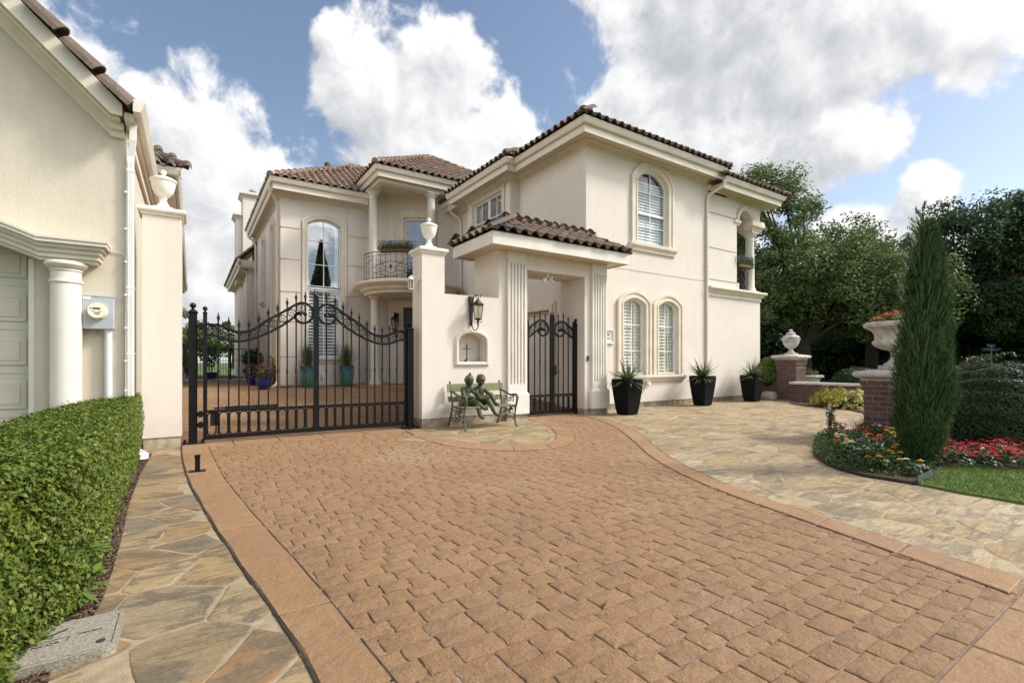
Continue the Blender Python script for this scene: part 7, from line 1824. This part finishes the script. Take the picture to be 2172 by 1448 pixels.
    V, F = leaves(np.array(P), np.tile([.3, -.3, 1.], (len(P), 1)), .075, .032, jit=.18, fold=.1, rng=r); leafobj('foliage', V, F, 'bush_bright', s)
    m = MB(); m.tube([(-.50, 3.55, 0), (-.49, 3.55, .15), (-.48, 3.58, .28)], .005, 5); m.build('stem', 'green_leaf', s)
    s.children[0].location = -s.location
build_hedge()

LAWN = [(6.43, 1.90), (6.95, 1.92), (7.25, 2.05), (7.95, 2.0), (8.45, 1.40), (9.3, .4), (10.2, -.9), (10.2, -2.5), (6.6, -2.5), (6.42, 0), (6.38, 1.1), (6.37, 1.5)]
BED = [(9.94, 4.12), (9.3, 4.12), (8.65, 3.90), (8.1, 3.70), (7.54, 3.44), (7.2, 3.27), (6.93, 3.08), (6.68, 2.88), (6.50, 2.65), (6.40, 2.37), (6.42, 1.91), (6.95, 1.90), (7.25, 2.0), (7.95, 1.95), (8.4, 1.36), (9.3, .3), (10.2, -1), (14, -1), (14, 3), (11, 4.1)]
def build_beds():
    mb = MB(); tri = tessellate_polygon([[Vector((p[0], p[1], 0)) for p in BED]])
    n = len(BED); mb.add([(p[0], p[1], .02) for p in BED] + [(p[0], p[1], -.05) for p in BED], [tuple(q) for q in tri] + [(i, (i + 1) % n, n + (i + 1) % n, n + i) for i in range(n)]); mb.build('flower_bed', 'mulch_base', kind='structure')
    mb = MB(); tri = tessellate_polygon([[Vector((p[0], p[1], 0)) for p in LAWN]]); n = len(LAWN)
    mb.add([(p[0], p[1], .012) for p in LAWN] + [(p[0], p[1], -.06) for p in LAWN], [tuple(q) for q in tri] + [(i, (i + 1) % n, n + (i + 1) % n, n + i) for i in range(n)]); mb.build('lawn', 'grass_base', kind='structure')
    b2 = [(15.0, 6.0), (15.2, 7.4), (15.7, 7.9), (16.55, 7.9), (16.55, 1.5), (12, 1.5), (11, 3.6), (12.5, 4.6), (14.2, 5.3)]
    mb = MB(); tri = tessellate_polygon([[Vector((p[0], p[1], 0)) for p in b2]]); mb.add([(p[0], p[1], .015) for p in b2], [tuple(q) for q in tri]); mb.build('flower_bed', 'mulch_base', kind='structure')
    r = np.random.default_rng(8); P = []
    while len(P) < 26000:
        x, y = r.uniform(6.35, 8.9), r.uniform(-.4, 2.05)
        if in_poly(x, y, LAWN): P.append((x, y, .010))
    P = np.array(P); T = P + np.stack([r.normal(0, .012, len(P)), r.normal(0, .012, len(P)), r.uniform(.018, .038, len(P))], 1)
    V, F = blades(P, T, .0042, 2, None, r); tag(leafobj('lawn_grass', V, F, 'grass', kind='stuff'), 'short mown grass of the lawn corner beside the flower bed', 'grass')
    c = []
    while len(c) < 2600:
        x, y = r.uniform(6.4, 9.5), r.uniform(1.8, 4.1)
        if in_poly(x, y, BED): c.append((x, y, r.uniform(.02, .035)))
    V, F = leaves(np.array(c), np.tile([0, 0, 1.], (len(c), 1)), r.uniform(.02, .06, len(c)), .016, jit=.5, fold=.1, rng=r); tag(leafobj('mulch_chips', V, F, 'mulch', kind='stuff'), 'dark mulch chips covering the flower bed by the lawn', 'mulch')
build_beds()

def zinnia(x, y, hgt, cols, seed, label, nb=3, spread=.11, fr=.030):
    t = thing('zinnia', label, 'flower', (x, y, .02), 0, 'zinnias in the bed around the brick pillar'); r = np.random.default_rng(seed)
    n = 70; h = r.uniform(.25, 1, n) ** .7; a = r.uniform(0, 2 * PI, n); q = spread * r.uniform(.3, 1, n)
    P = np.stack([q * np.cos(a), q * np.sin(a), h * hgt * .86], 1); V, F = leaves(P, np.stack([np.cos(a), np.sin(a), np.full(n, 1.2)], 1), .075, .034, jit=.35, fold=.15, rng=r); leafobj('foliage', V, F, 'green_leaf', t, True)
    m = MB(); tops = []
    for i in range(nb):
        a = r.uniform(0, 2 * PI); d = spread * r.uniform(.2, .95); e = (d * cos(a), d * sin(a), hgt * r.uniform(.88, 1.08)); tops.append(e); m.tube([(d * .2 * cos(a), d * .2 * sin(a), 0), (d * .7 * cos(a), d * .7 * sin(a), hgt * .5), e], .004, 4)
    m.build('stem', 'green_leaf', t, local=True)
    for i, e in enumerate(tops):
        V, F = bloom(np.array([e]), None, fr * 1.35, r, 9); v2, f2 = leaves(np.array([e]) + r.normal(0, .006, (12, 3)) + [0, 0, .012], np.tile([0, 0, 1.], (12, 1)), .018, .012, rng=r); V, F = cat([(V, F), (v2, f2)]); leafobj('blossom', V, F, cols[i % len(cols)], t, True)
Z = [(9.18, 3.92, .55, ['orange'], 2, 'tall orange zinnia reaching past the post light'), (9.0, 3.72, .30, ['orange', 'gold'], 2, 'short orange zinnia at the tip of the bed'), (8.72, 3.62, .22, ['magenta'], 2, 'magenta zinnia near the tip of the bed'), (8.45, 3.50, .24, ['coral', 'pink'], 2, 'leafy zinnia with two coral pink heads behind the bed edge'),
     (9.2, 3.3, .26, ['cream', 'pink'], 3, 'cream and pink zinnia close to the brick pillar'), (8.95, 3.0, .28, ['pink', 'cream'], 3, 'pink zinnia against the brick pillar foot'), (8.35, 3.15, .27, ['red', 'red'], 3, 'red zinnia cluster in the middle of the bed'), (8.05, 3.25, .20, ['cream'], 1, 'pale zinnia with one small cream head'),
     (7.75, 3.20, .22, ['orange', 'cream'], 2, 'orange and cream zinnia near the flagstones'), (7.42, 3.02, .20, ['red', 'orange'], 3, 'low red and orange zinnia at the flagstone edge'), (7.18, 2.86, .22, ['cream', 'cream'], 2, 'large white zinnia heads at the front of the bed'), (7.05, 2.62, .20, ['cream', 'magenta'], 2, 'white and magenta zinnia at the front of the bed'),
     (7.55, 2.72, .26, ['magenta', 'red'], 3, 'magenta zinnia in the middle front of the bed'), (8.3, 2.75, .30, ['yellow', 'yellow', 'gold'], 3, 'yellow zinnia cluster left of the cypress'), (7.95, 2.52, .26, ['yellow', 'gold'], 3, 'gold and yellow zinnia beside the cypress'), (7.35, 2.36, .24, ['gold', 'yellow'], 2, 'yellow zinnia just before the cypress foot'),
     (6.98, 2.32, .20, ['yellow'], 2, 'short yellow zinnia near the bed point'), (6.72, 2.38, .18, ['orange', 'yellow'], 2, 'small orange and yellow zinnia near the bed point'), (6.80, 2.08, .16, ['yellow', 'cream'], 2, 'low yellow and white zinnia beside the green edging'), (8.0, 2.9, .24, ['orange', 'coral'], 2, 'orange coral zinnia in the heart of the bed'), (7.75, 2.95, .2, ['purple'], 1, 'single purple zinnia in the heart of the bed')]
for i, (x, y, h, c, nb, lab) in enumerate(Z): zinnia(x, y, h, c, 100 + i, lab, nb + 1, .13 if h < .5 else .08)
r9 = np.random.default_rng(77)
# leafy filler between the zinnias
gp = []
while len(gp) < 5200:
    x, y = r9.uniform(6.5, 9.4), r9.uniform(2.0, 4.0)
    if in_poly(x, y, BED) and in_poly(x + .10, y - .0, BED) and (y - 1.9) > (6.9 - x) * .8: gp.append((x, y, .02 + r9.uniform(0, .13) * min(1, (x - 6.3) * .9)))
V, F = leaves(np.array(gp), np.tile([0, 0, 1.], (len(gp), 1)), .055, .026, jit=.6, fold=.15, rng=r9); tag(leafobj('ground_cover', V, F, 'green_leaf', kind='stuff'), 'low green leaves filling the zinnia bed between the flowers', 'ground cover')
# red impatiens under the round bush
proto = None
def red_plant():
    t = thing('red_impatiens', 'low red flowering plant in the solid red drift before the round holly', 'flower', (8.0, 1.9, .02), 0, 'red bedding flowers in the drift before the round holly'); r = np.random.default_rng(55)
    n = 110; a = r.uniform(0, 2 * PI, n); q = .17 * np.sqrt(r.uniform(0, 1, n)); h = .20 * (1 - (q / .2) ** 2) * r.uniform(.5, 1, n)
    V, F = leaves(np.stack([q * np.cos(a), q * np.sin(a), h + .01], 1), np.stack([np.cos(a) * .5, np.sin(a) * .5, np.ones(n)], 1), .06, .03, jit=.35, rng=r); leafobj('foliage', V, F, 'green_leaf', t, True)
    n = 24; a = r.uniform(0, 2 * PI, n); q = .165 * np.sqrt(r.uniform(0, 1, n)); h = .215 * (1 - (q / .25) ** 2) + .01
    V, F = bloom(np.stack([q * np.cos(a), q * np.sin(a), h], 1), None, .030, r, 5); leafobj('blossom', V, F, 'coral', t, True)
    return t
proto = red_plant(); first = True
for i in range(13):
    for j in range(4):
        u = i / 12; x = 7.75 + u * 1.9 + j * .23 + r9.normal(0, .04); y = 2.12 - u * 2.35 + j * .20 + r9.normal(0, .04)
        if math.hypot(x - 7.42, y - 2.25) < .25: continue
        if first: proto.location = (x, y, .02); first = False
        else: dup(proto, (x, y, .02), r9.uniform(0, 6.28), scale=r9.uniform(.85, 1.2))
def blade_clump(name, lab, cat_, x, y, z, n, L, w, seed, m='ornamental'):
    r = np.random.default_rng(seed); a = r.uniform(0, 2 * PI, n); sp = np.abs(r.normal(0, .38, n)); l = L * r.uniform(.6, 1.05, n)
    b = np.stack([x + r.normal(0, .04, n), y + r.normal(0, .04, n), np.full(n, z)], 1); t = b + np.stack([np.cos(a) * np.sin(sp) * l, np.sin(a) * np.sin(sp) * l, np.cos(sp) * l], 1)
    V, F = blades(b, t, w, 4, r.uniform(0, .10, n), r); return tag(leafobj(name, V, F, m), lab, cat_)
blade_clump('ornamental_grass', 'fine green grass tuft at the foot of the brick pillar', 'grass', 9.42, 3.55, .02, 150, .42, .008, 61)
# flowers in the stone urns
def urn_flowers(lab, x, y, z, r0, h, n, cols, seed):
    t = thing('urn_flowers', lab, 'flowers', (x, y, z)); r = np.random.default_rng(seed)
    V, F = leafball((x, y, z + h * .25), r0 * .95, r0 * .95, h * .5, 500, .06, .03, seed, .3); leafobj('foliage', V, F, 'green_leaf', t)
    for c in cols:
        a = r.uniform(0, 2 * PI, n); q = r0 * np.sqrt(r.uniform(0, 1, n)); zz = z + h * (1 - (q / (r0 * 1.25)) ** 2) * r.uniform(.75, 1.02, n)
        V, F = bloom(np.stack([x + q * np.cos(a), y + q * np.sin(a), zz], 1), None, .034, r, 5); leafobj('blossom', V, F, c, t)
    for c in t.children: c.location = -t.location
urn_flowers('yellow pink and purple flowers in the large pillar urn', 10.04, 3.22, 1.93, .42, .24, 46, ['yellow', 'pink', 'purple', 'coral', 'gold'], 71)
urn_flowers('pink flowers in the small far stone urn', 20.6, 9.55, .76, .36, .28, 30, ['magenta', 'pink'], 72)
for t in [o for o in bpy.data.objects if o.name.startswith('potted_')]:
    for c in t.children: c.location = -t.location

# ------------------------------------------------------------------ shrubs and trees
def cypress():
    t = thing('cypress', 'narrow upright cypress with thin bare tip, standing in the flower bed', 'tree', (7.54, 2.20, .02)); r = np.random.default_rng(9); x0, y0 = 7.54, 2.20
    n = 46000; h = r.uniform(0, 1, n) ** .85; a = r.uniform(0, 2 * PI, n); H = 2.92
    R = np.interp(h, [0, .04, .12, .28, .45, .6, .75, .88, .97, 1], [.09, .19, .25, .275, .255, .215, .17, .115, .05, .010])
    lump = 1 + .14 * np.sin(3 * a + h * 19) + .13 * np.sin(7 * a - h * 41 + 1) + .12 * np.sin(11 * a + h * 77) * np.sin(h * 53)
    q = R * lump * (1 - np.abs(r.normal(0, .20, n))).clip(.25, 1.12)
    b = np.stack([x0 + .03 * h * H + q * np.cos(a), y0 - .02 * h * H + q * np.sin(a), .10 + h * H], 1)
    el = r.normal(.85, .45, n); L = r.uniform(.03, .085, n); az = a + r.normal(0, .8, n)
    T = b + np.stack([np.cos(az) * np.cos(el) * L, np.sin(az) * np.cos(el) * L, np.sin(el) * L], 1); V1 = blades(b, T, .013, 2, None, r)
    n2 = 1500; h2 = r.uniform(.05, .99, n2); a2 = r.uniform(0, 2 * PI, n2); q2 = np.interp(h2, [0, .28, .6, .88, 1], [.17, .29, .225, .13, .04]); b2 = np.stack([x0 + .03 * h2 * H + q2 * np.cos(a2), y0 + q2 * np.sin(a2), .1 + h2 * H], 1)
    T2 = b2 + np.stack([np.cos(a2) * .09, np.sin(a2) * .09, r.uniform(.08, .2, n2)], 1); V2 = blades(b2, T2, .014, 2, None, r)
    n3 = 300; i3 = r.integers(0, 14, n3); f3 = r.uniform(0, 1, n3); aa = i3 * 2.4; zz = 2.82 + i3 * .026; rr = .02 + f3 * .16 * (1 - i3 / 18)
    b3 = np.stack([x0 - .06 + rr * np.cos(aa), y0 - .03 + rr * np.sin(aa), zz + f3 * .10], 1); T3 = b3 + r.normal(0, .02, (n3, 3)) + [0, 0, .03]; V3 = blades(b3, T3, .010, 2, None, r)
    V, F = cat([V1, V2, V3]); leafobj('crown', V, F, 'cypress', t)
    m = MB(); m.tube([(x0, y0, -.02), (x0 + .01, y0, .6), (x0 + .04, y0 - .02, 2.0), (x0 + .03, y0 - .02, 2.95), (x0 - .06, y0 - .03, 3.20)], [.045, .04, .025, .014, .004], 8)
    for i in range(14): a = i * 2.4; z = 2.82 + i * .026; m.tube([(x0 - .05, y0 - .03, z), (x0 - .05 + .09 * cos(a), y0 - .03 + .09 * sin(a), z + .06), (x0 - .06 + .17 * (1 - i / 18) * cos(a), y0 - .03 + .17 * (1 - i / 18) * sin(a), z + .12)], [.006, .004, .002], 4)
    m.build('trunk', 'bark', t)
    for c in t.children: c.location = -t.location
cypress()
def shrub(name, lab, cat_, c, rx, ry, rz, n, L, m, seed, core=True, group=None, shell=.86, flat=0):
    t = thing(name, lab, cat_, (c[0], c[1], 0), 0, group); r = np.random.default_rng(seed)
    d = r.normal(0, 1, (n, 3)); d /= np.linalg.norm(d, axis=1, keepdims=True); d[:, 2] = np.where(d[:, 2] < -.55, -d[:, 2], d[:, 2])
    lump = 1 + .05 * np.sin(d[:, :1] * 9 + seed) * np.sin(d[:, 1:2] * 8 + 2) + .04 * np.sin(d[:, 2:] * 17 + d[:, :1] * 13)
    P = d * lump * r.uniform(shell, 1.02, (n, 1)) * [rx, ry, rz] + c; P[:, 2] = np.maximum(P[:, 2], .02)
    V, F = leaves(P, d + [0, 0, .35], L, L * .5, jit=.5, fold=.15, rng=r); leafobj('foliage', V, F, m, t)
    if core:
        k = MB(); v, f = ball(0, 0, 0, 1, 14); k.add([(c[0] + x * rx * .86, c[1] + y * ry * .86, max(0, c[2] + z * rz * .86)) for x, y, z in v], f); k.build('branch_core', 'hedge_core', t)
    for q in t.children: q.location = -t.location
    return t
shrub('round_holly', 'large round dark glossy holly bush behind the red flowers', 'shrub', (10.2, 1.98, .52), .86, .86, .75, 30000, .040, 'holly', 201, True, None, .93)
shrub('rounded_shrub', 'bright green rounded shrub between the house corner and small brick pillar', 'shrub', (17.22, 9.30, .88), .48, .40, .60, 3600, .07, 'bush_bright', 202)
shrub('clipped_shrub', 'small dark clipped dome shrub on the lawn beyond the low wall', 'shrub', (22.6, 8.6, .45), .95, .95, .62, 4200, .075, 'holly', 203)
shrub('pillar_shrub', 'small leafy shrub in the narrow gap between the neighbour house and gate pillar', 'shrub', (-.67, 8.85, .45), .08, .3, .42, 900, .04, 'hedge', 204, False)
def golden():
    t = thing('golden_shrub', 'feathery golden yellow shrub in front of the low brick wall', 'shrub', (15.5, 6.25, 0)); r = np.random.default_rng(12); parts = []
    for i in range(200):
        a = r.uniform(0, 2 * PI); e = r.uniform(.12, 1.1); L = r.uniform(.55, 1.0); d = np.array([cos(a) * cos(e), sin(a) * cos(e), sin(e) * .75]) * L; d *= [.95, 1.15, 1.15]
        k = np.linspace(.25, 1, 26)[:, None]; P = np.array([15.5, 6.25, .05]) + d * k - np.array([0, 0, .16]) * k ** 2; P += r.normal(0, .028, P.shape)
        parts.append(leaves(P, np.tile(d / L + [0, 0, .6], (26, 1)), .10, .036, jit=.4, rng=r))
    V, F = cat(parts); leafobj('foliage', V, F, 'yellow_leaf', t); t.children[0].location = -t.location
    k = MB(); v, f = ball(0, 0, 0, 1, 10); k.add([(15.5 + x * .40, 6.25 + y * .5, max(0, .10 + z * .2)) for x, y, z in v], f); k.build('branch_core', 'hedge_core', t)
golden()

def limb_tree(name, lab, cat_, base, th, tr, clumps, n, L, m, seed, group=None, W=.55, rc=(.5, 1.0), limbs=26):
    """trunk and limbs to the foliage clumps; leaves spread in every clump's volume"""
    t = thing(name, lab, cat_, base, 0, group); r = np.random.default_rng(seed); b = np.array(base, float)
    cl = np.array(clumps, float)                          # ellipsoids cx cy cz rx ry rz (relative)
    vol = (cl[:, 3] * cl[:, 4] * cl[:, 5]) ** .75; pick = r.choice(len(cl), size=max(30, n // 130), p=vol / vol.sum())
    d = r.normal(0, 1, (len(pick), 3)); d /= np.linalg.norm(d, axis=1, keepdims=True)
    C = cl[pick, :3] + d * (r.uniform(.35, 1.0, (len(pick), 1)) ** .6) * cl[pick, 3:]
    rad_ = r.uniform(rc[0], rc[1], len(C))
    k = r.integers(0, len(C), n); dd = r.normal(0, 1, (n, 3)); dd /= np.linalg.norm(dd, axis=1, keepdims=True)
    P = C[k] + dd * (r.uniform(.15, 1, (n, 1)) ** .5) * rad_[k][:, None] * [1, 1, .72]
    P[:, 2] = np.maximum(P[:, 2], .15)
    Nn = dd * .6 + (C[k] - cl[:, :3].mean(0)) * .06 + [0, 0, .55]
    V, F = leaves(P, Nn, L, L * W, jit=.6, fold=.15, rng=r); leafobj('crown', V, F, m, t, True)
    mb = MB(); top = np.array([0, 0, th])
    mb.tube([(0, 0, -.2), (tr * .1, 0, th * .5), tuple(top)], [tr * 1.25, tr, tr * .8], 10)
    for i in r.choice(len(C), min(limbs, len(C)), False):
        c = C[i]; m_ = top + (c - top) * .45 + [0, 0, .12 * np.linalg.norm(c - top)]
        mb.tube([tuple(top + [0, 0, -.3]), tuple(m_), tuple(c)], [tr * .42, tr * .22, tr * .06], 6)
    mb.build('trunk', 'bark', t, local=True, smooth=50)
    return t
TG = 'trees standing beyond the garden wall'
limb_tree('oak_tree', 'broad live oak with pale highlights rising behind the house corner', 'tree', (29.0, 13.8, -.1), 2.6, .42,
          [(0, 0, 6.3, 4.6, 4.6, 2.6), (-1.5, 1.5, 9.2, 3.2, 3.2, 2.6), (1.6, -2.2, 5.4, 4.2, 4.2, 2.4), (-2.6, 2.2, 5.0, 3, 3, 2.4), (2.0, -3.4, 4.2, 3.0, 3.0, 1.5), (-1.4, 1.5, 11.3, 1.9, 1.9, 1.3)], 80000, .19, 'oak', 301, TG, rc=(.45, .95), limbs=46)
limb_tree('oak_tree', 'tall oak whose airy top shows above the tiled roof end', 'tree', (27.5, 20.5, -.1), 4.5, .35,
          [(0, 0, 8.0, 3.4, 3.4, 3.4), (-.6, -.6, 11.4, 2.4, 2.6, 2.0), (1.0, -2.2, 10.4, 2.4, 2.4, 1.8), (0, -2, 6, 3, 3, 2.4)], 26000, .18, 'oak', 302, TG, rc=(.4, .85), limbs=40)
limb_tree('tall_tree', 'very tall dark tree at the far street side, sky showing through its crown', 'tree', (35.2, 9.3, -.1), 4.8, .42,
          [(1.2, -1.2, 8.2, 3.4, 3.2, 2.3), (3.6, -3.4, 8.6, 3.6, 3.0, 2.5), (0, .2, 6.2, 2.0, 2.0, 2.0), (5.8, -5.6, 8.4, 3.6, 3.2, 2.8), (2.0, -2.0, 4.6, 3.4, 3, 1.7), (4.8, -4.6, 4.6, 3.6, 3, 1.9), (8.5, -7.4, 7.5, 4, 4, 3.4), (3.4, -3.6, 6.4, 3.4, 3, 1.6)], 110000, .21, 'dark_tree', 303, TG, rc=(.5, 1.0), limbs=46)
limb_tree('shade_tree', 'rounded mid green tree between the live oak and the tall dark tree', 'tree', (37.6, 13.6, -.1), 3.5, .35,
          [(-.8, .6, 8.6, 2.6, 2.2, 2.3), (1.6, -1.6, 7.6, 2.6, 2.2, 2.0), (-2.5, 2.0, 6.5, 3, 3, 3), (0, 0, 5.2, 4.2, 3.6, 2.4)], 30000, .22, 'light_tree', 304, TG, rc=(.55, 1.05), limbs=30)
limb_tree('shade_tree', 'dark tree low behind the stone flower urn', 'tree', (44.5, 12.5, -.1), 2.6, .35,
          [(0, 0, 5.0, 4.2, 4.0, 2.6), (-2, 3, 4.0, 4, 4, 2.4), (2, -3.5, 4.2, 4, 4, 2.4)], 26000, .28, 'dark_tree', 305, TG, rc=(.7, 1.2), limbs=26)
# across the street behind the viewer: mirrored in the tall window of the court wing
def mirrored_cypress():
    t = thing('tall_cypress', 'tall dark cypress across the street, mirrored in the tall arched court window', 'tree', (9.9, -9.5, 0)); r = np.random.default_rng(31); n = 9000
    h = r.uniform(0, 1, n); a = r.uniform(0, 2 * PI, n); q = np.interp(h, [0, .06, .3, .7, 1], [.3, .8, 1.0, .75, .04]) * (1 + .15 * np.sin(3 * a + h * 17)) * r.uniform(.7, 1.02, n)
    V, F = leaves(np.stack([q * np.cos(a), q * np.sin(a), .2 + h * 12.2], 1), np.stack([np.cos(a), np.sin(a), np.full(n, .6)], 1), .34, .15, rng=r); leafobj('crown', V, F, 'cypress', t, True)
    m = MB(); m.tube([(0, 0, -.2), (0, 0, 6), (0, 0, 11.5)], [.16, .1, .02], 8); m.build('trunk', 'bark', t, local=True)
mirrored_cypress()
def thicket():
    """the wood behind: one mass nobody could count"""
    r = np.random.default_rng(13); parts = []
    for x0, y0, x1, y1, H, n in ((41, 30, 47, 8, 6.0, 42000), (47, 8, 44, -16, 5.6, 46000), (30, 30, 41, 30, 7, 12000)):
        s = r.uniform(0, 1, n); h = r.uniform(0, 1, n) ** 1.1; top = H * (.8 + .22 * np.sin(s * 23 + 1) + .12 * np.sin(s * 61))
        P = np.stack([x0 + (x1 - x0) * s + r.normal(0, 1.1, n), y0 + (y1 - y0) * s + r.normal(0, .7, n), h * top], 1); parts.append(leaves(P, np.tile([-.6, -.2, .5], (n, 1)), .46, .26, jit=.8, rng=r))
    V, F = cat(parts); tag(leafobj('woodland', V, F, 'dark_tree', kind='stuff'), 'dark woodland undergrowth filling the background behind the street', 'woodland')
thicket()
ff = thing('street_fence', 'dark iron fence running along the woodland beyond the lawn', 'fence', (33, 8, 0))
m = MB(); A_, B_ = Vector((31.5, 17)), Vector((33.5, -6)); D_ = B_ - A_
for q in (.12, 1.35): m = MB(); m.bar((A_.x, A_.y, q), (B_.x, B_.y, q), .03, .035); m.build('rail', 'iron', ff)
m = MB(); m.box(-.008, -.008, 0, .008, .008, 1.45); pk0 = m.build('picket', 'iron', ff, local=True)
for i in range(100):
    p = A_ + D_ * i / 99; o = pk0 if i == 0 else pk0.copy()
    if i: COL.objects.link(o); o.parent = ff
    o.location = (p.x - 33, p.y - 8, 0)
# loose small tree right behind the cypress
def small_tree():
    t = thing('crape_myrtle', 'loose small tree with drooping sprays just behind the cypress', 'tree', (12.0, 2.9, 0)); r = np.random.default_rng(14); parts = []; mb = MB()
    for i in range(46):
        a = r.uniform(-2.6, .9); e = r.uniform(.05, 1.2); L = r.uniform(.6, 1.1); z0 = r.uniform(.3, 1.25); d = np.array([cos(a) * cos(e), sin(a) * cos(e), sin(e) * .75]) * L
        k = np.linspace(0, 1, 6)[:, None]; B = np.array([12.0, 2.9, z0]) + d * k - np.array([0, 0, .30]) * k ** 2
        mb.tube([tuple(p) for p in B], [.014, .012, .009, .007, .005, .002], 4)
        k = r.uniform(.3, 1, 60)[:, None]; P = np.array([12.0, 2.9, z0]) + d * k - np.array([0, 0, .30]) * k ** 2 + r.normal(0, .055, (60, 3)) * [1, 1, .55]
        parts.append(leaves(P, np.tile([0, 0, 1.], (60, 1)), .065, .03, jit=.5, rng=r))
    mb.tube([(12.0, 2.9, 0), (12.0, 2.9, .6), (12.02, 2.9, 1.3)], [.05, .04, .02], 8); V, F = cat(parts); leafobj('crown', V, F, 'crape', t); mb.build('trunk', 'bark', t)
    for c in t.children: c.location = -t.location
small_tree()
# trees of the golf course, seen through the court
for i, (x, y, s, lab) in enumerate(((-.5, 62, 1.0, 'far tree beyond the court fence, behind the gate post'), (4.2, 66, 1.0, 'far tree beyond the court fence, in the middle of the gap'), (8.5, 72, 1.1, 'far tree beyond the court fence, half hidden by the court wing'), (1.8, 90, 1.1, 'most distant tree beyond the court fence'))):
    limb_tree('far_tree', lab, 'tree', (x, y, .4), 2.2 * s, .3, [(0, 0, 4.6 * s, 2.6 * s, 2.6, 2.1 * s), (1.3 * s, 0, 3.6 * s, 1.9, 1.9, 1.4), (-1.3 * s, 0, 3.4 * s, 1.8, 1.8, 1.3)], 4200, .30, 'light_tree' if i % 2 else 'oak', 320 + i, 'trees on the golf course beyond the court', rc=(.5, .9), limbs=12)
r = np.random.default_rng(15); n = 9000; P = np.stack([r.uniform(-70, 90, n), r.uniform(108, 118, n), r.uniform(.4, 1, n) ** .8 * 6.5 * (.75 + .0 * r.uniform(0, 1, n))], 1)
V, F = leaves(P, np.tile([0, -1, .4], (n, 1)), .8, .5, jit=.8, rng=r); tag(leafobj('tree_line', V, F, 'light_tree', kind='stuff'), 'distant green tree line at the end of the golf course', 'tree line')
# border planting along the neighbour wall inside the court
for i, (y, hh, lab) in enumerate(((11.2, .55, 'low green plant inside the gate along the neighbour wall, nearest'), (12.6, .6, 'low green plant along the neighbour wall, second from the gate'), (14.2, .75, 'green plant along the neighbour wall, third from the gate'))):
    shrub('border_plant', lab, 'plant', (-.42, y, zg(0, y) + hh * .4), .20, .75, hh * .6, 900, .07, 'bush_bright', 400 + i, False, 'green border plants along the neighbour wall', .4)
t = shrub('phlox', 'purple flowering plant along the neighbour wall in the court', 'flowers', (-.40, 16.4, .75), .25, .6, .45, 700, .07, 'green_leaf', 410, False, None, .4)
rr_ = np.random.default_rng(16); d = rr_.normal(0, 1, (70, 3)); d[:, 2] = np.abs(d[:, 2]); d /= np.linalg.norm(d, axis=1, keepdims=True); V, F = bloom(d * [.27, .6, .45] + [-.40, 16.4, .78], d, .05, rr_, 5); leafobj('blossom', V, F, 'purple', t).location = -t.location
shrub('court_bush', 'dark bush at the far corner of the court beside the fence', 'shrub', (-.35, 22.5, 1.05), .4, 1.5, .75, 1400, .12, 'topiary', 411, False, None, .4)
for o in bpy.data.objects:
    if o.type == 'EMPTY' and o.get('label') and 'urn' not in o.name: pass
